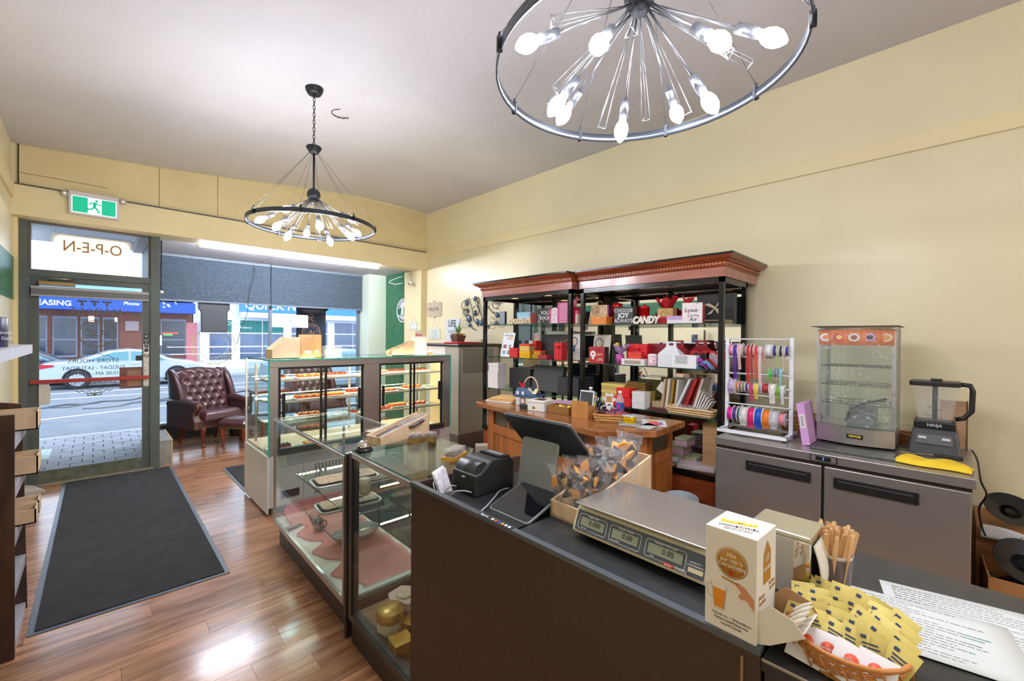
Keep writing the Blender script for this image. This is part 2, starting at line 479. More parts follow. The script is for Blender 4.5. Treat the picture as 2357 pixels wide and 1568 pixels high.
m = MB(); m.tube([(-0.34, -0.03, 2.15), (-0.33, -0.10, 2.17), (-0.2, -0.09, 2.175), (-0.16, -0.01, 2.18)], 0.008); m.build('closer_arm', mat('worn_steel', (176, 168, 156), 0.35, 0.9), cl)
m = MB(); m.box(-0.417, -0.345, -0.03, -0.003, 0.845, 1.06); m.prism(rrect(-0.417, -0.335, 0.845, 1.06, 0.03), -0.032, -0.02, 'y'); m.build('letter_flap', mat('grey_beige_plate', (206, 202, 194), 0.5), D)
m = MB(); m.box(0.412, 0.462, -0.012, -0.003, 0.98, 1.48); m.build('lock_plate', mat('scratched_alu', (200, 198, 192), 0.4, 0.5, var=0.25, vscale=25), D)
m = MB(); m.lathe([(0.020, 0), (0.022, 0.006), (0.012, 0.012)], 16); o = m.build('lock_cylinder', MATS['worn_steel'], D, (0.437, -0.004 - 0.008, 1.345), (PI / 2, 0, 0))
m = MB(); m.box(0.42, 0.456, -0.013, -0.006, 1.39, 1.60); pp = m.build('push_plate', M_dark, D)
for i, ch in enumerate('PUSH'):
    text(ch, 0.043, M_white, pp, (0.438, -0.0145, 1.568 - i * 0.045), (1, 0, 0), (0, 0, 1))
M_decal = mat('grey_vinyl', (52, 58, 78), 0.6); M_decalw = mat('mid_grey_vinyl', (110, 112, 122), 0.6); M_gold = mat('gold_vinyl', (112, 92, 44), 0.5)
M_navy = mat('navy_vinyl', (36, 44, 92), 0.6)
yd = -0.0 + 0.012
def dtext(s, sz, mt, x, z, **k):   # lettering on the outside of the glass, read mirrored from inside
    return text(s, sz, mt, D, (x, 0.026, z), (-1, 0, 0), (0, 0, 1), name='glass_lettering', **k)
dtext('MAIN ST', 0.112, M_decalw, 0.012, 1.845, sx=1.0)
for x in (-0.10, 0.0, 0.10):
    m = MB(); m.box(x - 0.04, x + 0.04, 0.024, 0.026, 1.945, 1.968); m.box(x - 0.013, x + 0.013, 0.024, 0.026, 1.905, 1.945); m.build('glass_mark', M_decalw, D)
def ring(mb, cx, cz, r, w, y, n=48, sx=1.0):
    for k in range(n):
        a, b = 2 * PI * k / n, 2 * PI * (k + 1) / n
        mb._add([(cx + sx * (r - w) * math.cos(a), y, cz + (r - w) * math.sin(a)), (cx + sx * r * math.cos(a), y, cz + r * math.sin(a)), (cx + sx * r * math.cos(b), y, cz + r * math.sin(b)), (cx + sx * (r - w) * math.cos(b), y, cz + (r - w) * math.sin(b))], [(0, 1, 2, 3)])
m = MB(); ring(m, 0.02, 1.60, 0.155, 0.008, 0.025); ring(m, 0.02, 1.60, 0.14, 0.004, 0.025); ring(m, 0.02, 1.60, 0.098, 0.004, 0.025); m.build('glass_emblem', M_gold, D)
dtext('A.C.', 0.11, M_gold, 0.02, 1.60, shear=0.3)
for k in range(10):
    a = PI * (0.12 + 0.76 * k / 9)
    text('CHOCOLATES'[k], 0.03, M_gold, D, (0.02 + 0.119 * math.cos(a), 0.026, 1.60 + 0.119 * math.sin(a)), (-math.sin(a), 0, math.cos(a)) if False else (-abs(math.sin(a)), 0, math.cos(a) if math.sin(a) > 0 else -math.cos(a)), (math.cos(a), 0, math.sin(a)), name='glass_lettering')
dtext('STORE HOURS', 0.062, M_navy, -0.005, 1.295)
dtext('TUESDAY - SATURDAY', 0.058, M_decal, 0.0, 1.215, sx=0.86)
dtext('10:00 AM - 5:00 PM', 0.058, M_decal, 0.0, 1.150, sx=0.86)
dtext('SUNDAY: CLOSED', 0.054, M_decal, -0.015, 1.055, sx=0.9)
m = MB()
for s in (-1, 1):
    m.tube([(0.0 + s * t * 0.19, 0.026, 0.985 - 0.02 * math.cos(t * 3) + 0.03 * t) for t in [i / 12 for i in range(13)]], 0.0022, 4)
    m.tube([(s * (0.01 + 0.05 * math.sin(t * 4)), 0.026, 0.93 + 0.035 * t * math.cos(t * 5)) for t in [i / 10 for i in range(11)]], 0.004, 4)
    m.tube([(s * (0.03 + 0.12 * t), 0.026, 0.945 + 0.02 * t + 0.01 * math.sin(t * 14)) for t in [i / 14 for i in range(15)]], 0.0032, 4)
    m.tube([(s * (0.02 + 0.14 * t), 0.026, 1.375 - 0.045 * t + 0.008 * math.sin(t * 12)) for t in [i / 14 for i in range(15)]], 0.0028, 4)
m.tube([(0, 0.026, 0.90), (0, 0.026, 0.955)], 0.004, 4); m.tube([(0, 0.026, 1.37), (0, 0.026, 1.40)], 0.004, 4)
m.build('glass_flourish', M_gold, D)
part('delivery_tag', M_dark, D, 0.345, 0.402, 6.683, 6.686, 1.285, 1.345)
wm = part('wood_plaque', mat('reddish_plywood', (146, 84, 72), 0.5, var=0.1), D, 0.205, 0.40, 6.683, 6.70, 0.965, 1.21)
m = MB(); m.box(0.27, 0.40, 0.018, 0.024, 0.99, 1.175); m.build('inset_sheet', mat('tan_sheet', (172, 124, 104), 0.6), D)
t = thing('door_stop_block', 'grey wedge shaped block on floor by door hinge', 'door stop', (-0.50, 6.42, 0), 0.35)
m = MB(); m.prism([(-0.06, 0), (0.10, 0), (0.10, 0.03), (0.06, 0.05), (-0.06, 0.055)], -0.16, 0.12, 'y'); m.build('body', mat('putty_grey', (170, 164, 152), 0.6), t, bevel=0.006)
# ================================================================== OUTSIDE
M_asph = mat('asphalt', (122, 124, 130), 0.85, var=0.12, vscale=3.0, bump=0.2, bscale=90)
m = MB(); m._add([(-40, 9.75, -0.13), (60, 9.75, -0.13), (60, 24.2, -0.36), (-40, 24.2, -0.36)], [(0, 1, 2, 3)]); m._add([(-40, 24.2, -0.36), (60, 24.2, -0.36), (60, 24.2, -0.6), (-40, 24.2, -0.6)], [(0, 1, 2, 3)])
struct(m.build('road', M_asph))
def road_z(y): return -0.13 - 0.23 * (y - 9.75) / 14.45
M_line = mat('road_paint', (246, 246, 244), 0.7)
m = MB()
m._add([(-6, 11.0, road_z(11.0) + 0.004), (-6, 11.14, road_z(11.14) + 0.004), (6, 15.55, road_z(15.55) + 0.004), (6, 15.38, road_z(15.38) + 0.004)], [(0, 3, 2, 1)])
ln = m.build('road_marking', M_line); struct(ln)
for i, yy in enumerate((17.4, 19.3)):
    m = MB(); m.box(-8, 10, yy, yy + 0.10, road_z(yy) - 0.02, road_z(yy) + 0.004); struct(m.build('road_marking', M_line))
M_tar = mat('tar_seal', (96, 98, 104), 0.7)
m = MB()
for k in range(5):
    x0 = -2 + k * 0.9; y0 = 14.6 + 0.4 * math.sin(k * 2.3)
    pts = [(x0 + i * 0.3, y0 + 0.25 * math.sin(i * 1.7 + k) + i * 0.16, road_z(y0) + 0.003) for i in range(8)]
    m.tube(pts, 0.022, 4)
m.build('tar_crack', M_tar, bpy.data.objects['road'])
M_pav = mat('paver', (156, 152, 158), 0.8, var=0.08, vscale=9, rand=0.09)
m = MB(); m.box(-8, 12, 6.74, 9.62, -0.12, -0.045); sw = struct(m.build('sidewalk', mat('paver_joint', (104, 100, 106), 0.9)))
pu = MB().box(0, 1, 0, 1, 0, 1).mesh('paver', M_pav)
k = 0
for j in range(14):
    for i in range(17):
        x = -1.75 + i * 0.205 + (0.1 if j % 2 else 0); y = 6.76 + j * 0.205
        o = bpy.data.objects.new('paver', pu); COL.objects.link(o); o.parent = sw
        o.location = (x, y, -0.06); o.scale = (0.197, 0.197, 0.045 + random.uniform(-0.002, 0.002))
m = MB(); m.box(-8, 12, 9.62, 9.78, -0.2, -0.03); struct(m.build('kerb', mat('concrete_kerb', (190, 190, 192), 0.8, var=0.06)))
m = MB(); m.box(-0.75, -0.42, 8.05, 8.75, -0.018, -0.012); struct(m.build('utility_cover', mat('concrete_cover', (186, 196, 192), 0.8)))
# soffit of our own awning outside
m = MB(); m.box(-8, 12, 6.80, 8.9, 3.02, 3.08); m.box(-8, 12, 8.85, 8.95, 2.9, 3.08); struct(m.build('outside_soffit', mat('white_soffit', (226, 228, 234), 0.6)))
# far side pavement
m = MB(); m.box(-40, 60, 24.2, 27.2, -0.5, -0.24); struct(m.build('far_sidewalk', mat('far_pavement', (196, 194, 196), 0.8)))
YF = 27.0
def far_building(name, label, x0, x1, h, wallm):
    t = thing(name, label, 'building', ((x0 + x1) / 2, YF, -0.25))
    m = MB(); m.box(x0 - t.location.x, x1 - t.location.x, 0, 6, 0, h); m.build('wall', wallm, t)
    return t
def bp(t, name, mt, x0, x1, y0, y1, z0, z1):
    m = MB(); L = t.location; m.box(x0 - L.x, x1 - L.x, y0 - L.y, y1 - L.y, z0 - L.z, z1 - L.z); return m.build(name, mt, t)
M_brick = mat('red_brown_brick', (132, 78, 66), 0.8, var=0.15, vscale=5)
M_dwin = mat('shop_window_dark', (62, 66, 78), 0.15, spec=0.7)
M_blue = mat('royal_blue_awning', (34, 84, 200), 0.6)
A = far_building('blue_awning_shop', 'brown brick shop across the road under a royal blue sign band', -14.0, 3.55, 4.15, M_brick)
sb = bp(A, 'sign_band', M_blue, -14, 3.55, 26.0, 26.9, 2.62, 3.12)
m = MB(); L = A.location
m.hexa([(-14 - L.x, -1.05, 3.45), (3.55 - L.x, -1.05, 3.45), (3.55 - L.x, 0.0, 3.45), (-14 - L.x, 0, 3.45)], [(-14 - L.x, -0.05, 4.2), (3.55 - L.x, -0.05, 4.2), (3.55 - L.x, 0, 4.2), (-14 - L.x, 0, 4.2)])
m.build('awning', mat('pale_blue_canvas', (120, 158, 224), 0.7), A)
def btext(t, s, size, mt, x, z, y=25.985, **k):
    L = t.location
    return text(s, size, mt, t, (x - L.x, y - L.y, z - L.z), (1, 0, 0), (0, 0, 1), ext=0.01, **k)
btext(A, 'LEASING', 0.30, M_white, -1.28, 2.86, offset=0.008)
btext(A, 'Phone: 250-', 0.20, M_white, 1.42, 2.97, offset=0.006)
btext(A, 'III', 0.36, mat('pale_yellow_letter', (228, 226, 170), 0.6), 1.5, 3.55, y=26.2)
for i, (x0, x1) in enumerate(((-2.2, -1.45), (-1.3, -0.55), (-0.45, 0.15), (0.25, 0.78), (2.3, 3.3))):
    w = bp(A, 'window', mat('shop_frame_grey', (126, 132, 150), 0.5), x0, x1, 26.93, 27.0, 0.55, 2.35)
    m = MB(); m.box(x0 + 0.05 - L.x, x1 - 0.05 - L.x, -0.09, -0.06, 0.9, 2.5); m.build('pane', M_dwin, w)
    m = MB(); m.box(x0 - L.x, x1 - L.x, -0.10, -0.06, 1.55, 1.6); m.build('glazing_bar', MATS['shop_frame_grey'], w)
bp(A, 'wall_poster', mat('pale_poster', (170, 148, 148), 0.6), 1.02, 1.5, 26.92, 26.99, 1.75, 2.2)
btext(A, '434', 0.26, mat('pale_number', (190, 206, 220), 0.6), 2.08, 2.15, y=26.94)
bp(A, 'lit_lamp', mat('warm_lamp', (255, 214, 170), 0.5, emit=2.0), -0.2, -0.02, 26.86, 26.92, 2.12, 2.38)
bp(A, 'lit_lamp', MATS['warm_lamp'], 0.66, 0.74, 26.86, 26.92, 2.15, 2.35)
bp(A, 'neon_sign', mat('red_neon', (255, 70, 60), 0.5, emit=1.5), 2.35, 2.95, 26.80, 26.86, 1.62, 1.69)
bp(A, 'neon_sign', mat('green_neon', (80, 230, 100), 0.5, emit=1.5), 2.40, 2.75, 26.80, 26.86, 1.54, 1.60)
bp(A, 'notice', M_white, 2.0, 2.35, 26.88, 26.92, 1.05, 1.55)
B = far_building('white_sided_diner', 'white shop across the road with blue lettered fascia and grid windows', 3.6, 24.0, 5.4, mat('bright_siding', (240, 242, 248), 0.7))
fa = bp(B, 'fascia', mat('bright_blue_fascia', (76, 146, 214), 0.6), 5.6, 24, 26.55, 26.9, 2.85, 3.65)
btext(B, "QUICK N' EASY", 0.62, M_white, 7.9, 3.2, y=26.53, shear=0.12, offset=0.012)
btext(B, "N' DASH", 0.62, M_white, 13.8, 3.2, y=26.53, shear=0.12, offset=0.012)
bp(B, 'corrugated_valance', M_white, 5.6, 24, 26.5, 26.6, 2.55, 2.83)
M_wfm = mat('bright_white_frame', (250, 250, 252), 0.5)
for (x0, x1) in ((4.05, 5.35), (5.6, 7.9), (8.2, 10.4), (10.7, 13.2), (13.6, 16.2)):
    w = bp(B, 'window', M_wfm, x0, x1, 26.92, 27.0, 0.2, 2.42)
    nx = max(1, round((x1 - x0) / 1.1)); L = B.location
    for i in range(nx):
        for j in range(3):
            xa = x0 + 0.05 + (x1 - x0 - 0.1) * i / nx; xb = x0 + 0.05 + (x1 - x0 - 0.1) * (i + 1) / nx - 0.05
            za = 0.5 + 0.73 * j
            m = MB(); m.box(xa - L.x, xb - L.x, -0.11, -0.06, za + 0.02, za + 0.68)
            m.build('pane', mat('blue_grey_pane', (92, 104, 132), 0.12, spec=0.7, var=0.25, vscale=1.5) if not (j == 2 and x0 < 7) else mat('teal_banner', (40, 118, 112), 0.6), w)
btext(B, 'OWT', 0.28, M_white, 5.35, 2.2, y=26.88); btext(B, 'Pottery', 0.18, M_white, 5.9, 2.0, y=26.88)
bp(B, 'corner_post', M_wfm, 3.85, 4.25, 26.75, 26.95, -0.25, 2.3)
bp(B, 'red_door', mat('soft_red_panel', (206, 120, 124), 0.6), 3.3, 3.75, 26.9, 26.99, 0.0, 2.2)
# ------------------------------------------------------------------ cars
def car(name, label, x, y, col, L=4.5, lights='tail', sc=1.0):
    t = thing(name, label, 'car', (x, y, road_z(y)))
    body = mat(name + '_paint', col, 0.25, coat=0.6)
    prof = [(-0.02, 0.35), (0.0, 0.62), (0.06, 0.86), (0.35, 0.93), (0.95, 0.98), (1.75, 1.30), (2.3, 1.36), (2.85, 1.30), (3.5, 0.97), (4.2, 0.86), (4.48, 0.70), (4.5, 0.40), (4.4, 0.25), (0.1, 0.25)]
    prof = [(px * L / 4.5, pz * sc) for px, pz in prof]
    # wheel arches cut by dark discs; body in two widths
    m = MB(); m.prism(prof, -0.85, 0.85, 'y'); b = m.build('body', body, t, bevel=0.06)
    k = L / 4.5
    for s in (-1, 1):
        m = MB(); m.prism([(1.2 * k, 0.98 * sc), (1.85 * k, 1.26 * sc), (2.25 * k, 1.29 * sc), (2.25 * k, 0.97 * sc)], s * 0.86 - 0.006, s * 0.86 + 0.006, 'y'); m.build('side_window', mat('car_glass', (122, 170, 178), 0.1, spec=0.8), b)
        m = MB(); m.prism([(2.33 * k, 0.97 * sc), (2.33 * k, 1.29 * sc), (2.8 * k, 1.25 * sc), (3.3 * k, 0.95 * sc)], s * 0.86 - 0.006, s * 0.86 + 0.006, 'y'); m.build('side_window', MATS['car_glass'], b)
        m = MB(); m.cbox((2.45 * k, s * 0.87, 0.86 * sc), (0.22, 0.03, 0.03)); m.build('door_handle', M_white, b)
        for wx in (0.95, 3.65):
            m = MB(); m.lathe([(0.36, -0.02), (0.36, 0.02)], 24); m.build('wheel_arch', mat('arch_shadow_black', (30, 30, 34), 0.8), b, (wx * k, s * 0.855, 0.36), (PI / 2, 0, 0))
            m = MB(); m.lathe([(0.2, -0.1), (0.31, -0.1), (0.325, -0.06), (0.325, 0.06), (0.31, 0.1), (0.2, 0.1)], 28); w = m.build('wheel', mat('tyre_rubber', (52, 52, 56), 0.7), t, (wx * k, s * 0.80, 0.325), (PI / 2, 0, 0))
            m = MB()
            for q in range(5):
                a = 2 * PI * q / 5
                m.cbox((0.11 * math.cos(a), 0.11 * math.sin(a), 0), (0.2, 0.06, 0.03), Matrix.Rotation(a, 3, 'Z'))
            m.lathe([(0.19, -0.02), (0.205, -0.02), (0.205, 0.02), (0.19, 0.02)], 20)
            m.build('wheel_rim', mat('alloy', (206, 210, 216), 0.3, 0.7), w, (0, 0, 0.09 * (1 if s < 0 else -1)))
        m = MB(); m.prism([(0.03 * k, 0.72 * sc), (0.42 * k, 0.80 * sc), (0.40 * k, 0.86 * sc), (0.08 * k, 0.88 * sc)], s * 0.80, s * 0.865, 'y'); m.build('tail_light', mat('tail_red', (206, 36, 56), 0.25), b)
        m = MB(); m.ball((3.0 * k, s * 0.95, 0.98 * sc), 0.10, 10, 6, (1.2, 0.6, 0.7)); m.build('side_mirror', body, b)
    return t
car('white_sedan', 'white sedan parked across the road seen through the glass door', -1.38, 21.6, (196, 202, 214))
car('silver_sedan', 'silver car on the road behind the armchair window', 3.9, 15.2, (178, 192, 210), 4.6)
car('grey_hatchback', 'dark grey car parked behind the white sedan', -4.2, 24.6 - 0.9, (86, 90, 104), 4.2)
# ================================================================== LAMPS AND LARGE FURNITURE
M_iron = mat('black_iron', (38, 40, 44), 0.4, 0.4)
M_ringm = mat('brushed_dark_steel', (74, 78, 84), 0.3, 0.85)
M_nick = mat('brushed_nickel', (150, 154, 160), 0.28, 0.9)
M_bulb = mat('lit_bulb', (238, 242, 255), 0.4, emit=BULB)
M_bulbneck = mat('bulb_neck', (228, 230, 232), 0.35)
def chandelier(label, x, y):
    zc = ceil_z(x); zr = 2.49
    t = thing('ring_chandelier', label, 'chandelier', (x, y, 0), 0, 'ring chandeliers along the ceiling')
    m = MB(); m.lathe([(0.03, zc - 0.05), (0.05, zc - 0.05), (0.062, zc - 0.03), (0.068, zc - 0.012), (0.07, zc)], 24); m.build('canopy', M_iron, t)
    m = MB(); z = zc - 0.05; k = 0
    while z > 3.14:
        pts = [(0.009 * math.cos(a), 0, z - 0.014 + 0.02 * math.sin(a)) if k % 2 else (0, 0.009 * math.cos(a), z - 0.014 + 0.02 * math.sin(a)) for a in [2 * PI * q / 8 for q in range(8)]]
        m.tube(pts, 0.0028, 5, closed=True); z -= 0.03; k += 1
    m.build('chain', M_iron, t, kind='stuff')
    m = MB(); m.lathe([(0.012, 3.145), (0.055, 3.135), (0.06, 3.125), (0.035, 3.085), (0.02, 3.075)], 20); m.build('collar', M_iron, t)
    m = MB(); m.tube([(0, 0, 3.09), (0, 0, 2.76)], 0.009); m.build('stem', M_iron, t)
    m = MB(); m.ball((0, 0, 2.745), 0.052, 18, 12); m.lathe([(0.028, 2.72), (0.034, 2.695), (0.02, 2.68)], 16); m.build('hub', M_iron, t)
    R = 0.478
    m = MB(); n = 72
    prof = [(R, zr - 0.016), (R, zr + 0.016), (R - 0.006, zr + 0.016), (R - 0.006, zr - 0.016), (R, zr - 0.016)]
    m.lathe(prof, n, caps=False); rg = m.build('ring', M_ringm, t)
    for k in range(8):
        a = 2 * PI * (k + 0.35) / 8
        c, s = math.cos(a), math.sin(a)
        m = MB(); m.cbox((R * c, R * s, zr + 0.004), (0.018, 0.012, 0.044), Matrix.Rotation(a, 3, 'Z')); m.tube([(R * c, R * s, zr + 0.02), (R * c, R * s, zr + 0.04)], 0.005, 6); m.build('clip', M_iron, rg)
        m = MB(); m.tube([(0.03 * c, 0.03 * s, 3.09), (R * c, R * s, zr + 0.035)], 0.0012, 4); m.build('wire', M_ringm, t)
    for k in range(10):
        a = 2 * PI * k / 10 + 0.12
        c, s = math.cos(a), math.sin(a)
        r1, z1 = ((0.300, 2.560), (0.215, 2.505))[k % 2]
        p0 = Vector((0.03 * c, 0.03 * s, 2.71)); p1 = Vector((r1 * c, r1 * s, z1)); d = (p1 - p0).normalized()
        m = MB(); m.tube([p0, p1], 0.0045, 6); arm = m.build('arm', M_nick, t)
        m = MB(); m.tube([p1 - d * 0.012, p1 + d * 0.055], 0.0165, 12); m.build('socket', M_nick, arm)
        m = MB(); b0 = p1 + d * 0.055
        m.tube([b0, b0 + d * 0.014], 0.014, 10); m.build('bulb_neck', M_bulbneck, arm)
        m = MB(); b0 = b0 + d * 0.012
        m.tube([b0 + d * q for q in (0, 0.012, 0.03, 0.05, 0.066, 0.078)], [0.014, 0.022, 0.027, 0.025, 0.016, 0.005], 12); m.build('bulb', M_bulb, arm)
    for k in range(10):
        a = 2 * PI * (k + 0.5) / 10 + 0.12
        c, s = math.cos(a), math.sin(a)
        r1, z1 = ((0.36, 2.50), (0.27, 2.43))[k % 2]
        p0 = Vector((0.03 * c, 0.03 * s, 2.70)); p1 = Vector((r1 * c, r1 * s, z1)); d = (p1 - p0).normalized()
        sd = Vector((-s, c, 0)); up = d.cross(sd)
        tri = [p1 + sd * 0.016, p1 - sd * 0.016, p1 + up * 0.026]
        m = MB()
        for q in range(3):
            m.tube([p0, tri[q]], 0.0014, 4); m.tube([tri[q], tri[(q + 1) % 3]], 0.0014, 4)
        m.build('wire_spike', M_nick, t)
    return t
chandelier('black ring chandelier hanging nearer the shop window', 1.275, 3.63)
chandelier('black ring chandelier cut by the top edge of the picture', 1.30, 0.735)
chandelier('unseen black ring chandelier added behind the viewer', 1.30, -2.15)  # unseen lamp added for the room light, placed by the others' spacing
# scar left on the ceiling by an older fitting
m = MB()
for k in range(7):
    a = 0.6 + k * 0.55; zz = ceil_z(1.55)
    m.cbox((1.62 + 0.08 * math.cos(a), 3.93 + 0.08 * math.sin(a), zz + 0.004 - 0.004), (0.05, 0.008, 0.006), Matrix.Rotation(a + PI / 2, 3, 'Z') @ Matrix.Rotation(-0.1, 3, 'Y'))
m.build('torn_plaster_ring', M_seam, bpy.data.objects['ceiling'])
t = thing('fluorescent_batten', 'long lit fluorescent tube fixed under the bay ceiling', 'tube light', (2.2, 6.80, 2.80))
m = MB(); m.box(-1.27, 1.27, -0.03, 0.03, -0.03, -0.001); m.build('housing', M_white, t)
m = MB(); m.tube([(-1.24, 0, -0.045), (1.24, 0, -0.045)], 0.016, 12); m.build('tube', mat('lit_tube', (232, 240, 255), 0.4, emit=TUBE), t)
for s in (-1, 1):
    m = MB(); m.box(s * 1.25 - 0.02, s * 1.25 + 0.02, -0.022, 0.022, -0.062, -0.02); m.build('end_cap', M_white, t)
# ------------------------------------------------------------------ emergency exit sign
t = thing('exit_sign', 'green running man exit sign over the door', 'exit sign', (0.0, 6.40, 2.965))
m = MB(); m.box(-0.195, 0.190, -0.04, 0.01, -0.125, 0.118); m.build('housing', mat('sign_housing', (216, 210, 214), 0.45), t, bevel=0.006)
m = MB(); m.box(-0.172, 0.168, -0.045, -0.038, -0.103, 0.068); m.build('white_border', mat('lit_white_border', (245, 250, 250), 0.4, emit=0.9), t)
m = MB(); m.box(-0.166, 0.162, -0.048, -0.044, -0.097, 0.062); gp = m.build('green_panel', mat('lit_green', (0, 168, 132), 0.4, emit=0.75), t)
m = MB(); m.box(-0.052, 0.052, -0.051, -0.047, -0.097, 0.062); m.build('doorway', mat('lit_white', (246, 252, 250), 0.4, emit=0.9), gp)
m = MB(); g = -0.0535
m.ball((0.014, g, 0.040), 0.013, 10, 6, (1, 0.12, 1))
def limb(pts, r): m.tube([(a, g, b) for a, b in pts], r, 6)
limb([(0.004, 0.022), (-0.004, -0.022)], 0.013); limb([(-0.004, 0.02), (-0.030, 0.010), (-0.042, -0.012)], 0.006); limb([(0.008, 0.02), (0.030, 0.002), (0.050, 0.004)], 0.006)
limb([(-0.004, -0.024), (-0.022, -0.052), (-0.062, -0.056)], 0.008); limb([(0.0, -0.024), (0.018, -0.052), (0.034, -0.086)], 0.008)
m.build('running_figure', MATS['lit_green'], gp)
for s in (-1, 1):
    m = MB(); m.lathe([(0.028, -0.012), (0.03, 0), (0.022, 0.014), (0.0, 0.016)], 16); h = m.build('lamp_head', mat('grey_lamp_head', (186, 184, 190), 0.4), t, (s * 0.222, -0.03, 0.075 if s < 0 else 0.085), (PI / 2, 0, 0))
    m = MB(); m.box(-0.008, 0.008, -0.008, 0.008, 0.014, 0.018); m.build('lens', mat('warm_lens', (250, 232, 170), 0.3, emit=0.6), h)
# ------------------------------------------------------------------ OPEN sign in the transom (faces the street)
t = thing('open_sign', 'lit OPEN panel hanging in the transom, reading backwards', 'open sign', (-0.005, 6.60, 2.53), 0)
m = MB(); m.prism(rrect(-0.325, 0.31, -0.125, 0.125, 0.03), -0.006, 0.006, 'y'); m.build('acrylic_panel', film('frosted_acrylic', (250, 246, 240), 0.35, 0.2), t)
m = MB()
pts = [(x, 0, z) for x, z in rrect(-0.298, 0.285, -0.105, 0.105, 0.05, 6)]
m.tube(pts, 0.004, 6, closed=True); m.build('led_border', mat('warm_led', (255, 224, 168), 0.4, emit=5.0), t)
m = MB(); m.prism(rrect(-0.29, 0.277, -0.097, 0.097, 0.045), 0.008, 0.010, 'y'); m.build('glow_panel', mat('warm_glow_panel', (255, 247, 236), 0.4, emit=1.0), t)
text('O-P-E-N', 0.165, mat('brown_neon_tube', (150, 108, 72), 0.5, emit=0.15), t, (-0.006, -0.010, -0.0), (-1, 0, 0), (0, 0, 1), ext=0.003, sx=0.80)
for s in (-1, 1):
    m = MB(); m.tube([(s * 0.30, 0.0, 0.115), (s * 0.215, -0.16, 0.46)], 0.0014, 4); m.build('hanging_wire', mat('wire_beige', (170, 158, 140), 0.5), t)
# ------------------------------------------------------------------ cellular shades
M_shade = mat('slate_blue_shade', (98, 112, 126), 0.8)
def shade(label, x0, x1):
    t = thing('cellular_shade', label, 'window shade', ((x0 + x1) / 2, 8.15, 0))
    a, b = x0 - t.location.x, x1 - t.location.x
    m = MB(); n = 34; z0, z1 = 2.125, 2.765
    prof = []
    for i in range(2 * n + 1): prof.append((-0.016 if i % 2 else -0.004, z0 + (z1 - z0) * i / (2 * n)))
    for i in range(2 * n, -1, -1): prof.append((0.016 if i % 2 else 0.004, z0 + (z1 - z0) * i / (2 * n)))
    vs = [(a, p[0], p[1]) for p in prof] + [(b, p[0], p[1]) for p in prof]; k = len(prof)
    m._add(vs, [(i, (i + 1) % k, k + (i + 1) % k, k + i) for i in range(k)]); m.build('pleats', M_shade, t)
    m = MB(); m.box(a, b, -0.022, 0.022, 2.765, 2.80); m.build('head_rail', mat('slate_rail', (120, 132, 144), 0.5), t)
    m = MB(); m.box(a, b, -0.02, 0.02, 2.10, 2.125); m.build('bottom_rail', MATS['slate_rail'], t)
    return t
shade('slate blue pleated shade over the left window pane', 0.62, 2.155)
shade('slate blue pleated shade over the right window pane beside the pillar', 2.168, 3.79)
t = thing('shade_chain', 'black beaded loop hanging beside the left shade', 'pull chain', (0.60, 6.95, 2.1))
m = MB()
for k in range(34): m.ball((0, 0, 0.06 + k * 0.0185), 0.010, 6, 4)
m.build('beads', M_dark, t, kind='stuff')
m = MB(); m.ball((0, 0, 0.03), 0.025, 10, 6, (1, 1, 0.8)); m.build('tensioner', M_white, t)
# ------------------------------------------------------------------ mats
def doormat(label, x0, x1, y0, y1, rz=0):
    t = thing('entrance_mat', label, 'mat', ((x0 + x1) / 2, (y0 + y1) / 2, 0.0), rz)
    hx, hy = (x1 - x0) / 2, (y1 - y0) / 2
    m = MB(); m.prism(rrect(-hx, hx, -hy, hy, 0.01, 2), 0.001, 0.005); m.build('rubber_border', mat('rubber_grey', (92, 98, 108), 0.4), t)
    m = MB(); m.box(-hx + 0.028, hx - 0.028, -hy + 0.028, hy - 0.028, 0.005, 0.011); m.build('pile', mat('charcoal_pile', (58, 58, 61), 0.95, var=0.22, vscale=7, bump=1.0, bscale=450), t)
doormat('long charcoal entrance mat lying inside the door', -0.25, 0.66, 3.36, 6.58, -0.004)
doormat('charcoal floor mat half hidden beside the bakery case', 1.09, 2.9, 5.02, 6.05)
doormat('dark floor mat behind the glass showcases', 1.62, 2.42, 1.85, 4.05)
# ------------------------------------------------------------------ stainless, glass
M_ss = mat('stainless_steel', (176, 171, 166), 0.34, 0.75, bump=0.02, bscale=30, stretch=(0.4, 0.4, 14))
M_ss2 = mat('stainless_soft', (186, 182, 178), 0.36, 0.8)
M_cg = glass('case_glass', (247, 252, 251), 0.85)
M_edge = mat('green_glass_edge', (20, 168, 150), 0.2, emit=0.05)
M_edged = mat('dark_green_glass_edge', (22, 96, 84), 0.2)
M_lam = mat('white_laminate', (222, 220, 220), 0.35)
# ------------------------------------------------------------------ bakery case
BK = thing('bakery_case', 'tall lit glass pastry case with white base and sliding doors', 'display case', (1.095, 4.17, 0))
W_, D_ = 1.955, 0.79
def bk(name, mt, *b, p=None, bevel=0): 
    m = MB(); m.box(*b); return m.build(name, mt, p or BK, bevel=bevel)
bk('base', M_lam, 0, W_, 0.012, D_, 0.06, 0.525, bevel=0.004)
bk('toe_base', mat('toe_grey', (120, 118, 116), 0.6), 0.03, W_ - 0.03, 0.05, D_ - 0.06, 0, 0.06)
bp1 = bk('side_skirt', M_lam, -0.012, 0, 0, D_, 0.02, 0.525)
rear = bk('rear_panel', mat('cream_enamel', (214, 208, 200), 0.4), 0.02, W_ - 0.02, 0.0, 0.012, 0.42, 0.525)
bk('label_plate', mat('pale_label_plate', (182, 178, 178), 0.5), 0.15, 0.55, -0.004, 0.0, 0.435, 0.50)
p1 = bk('access_panel', MATS['cream_enamel'], 0.02, 0.29, 0.0, 0.012, 0.085, 0.415)
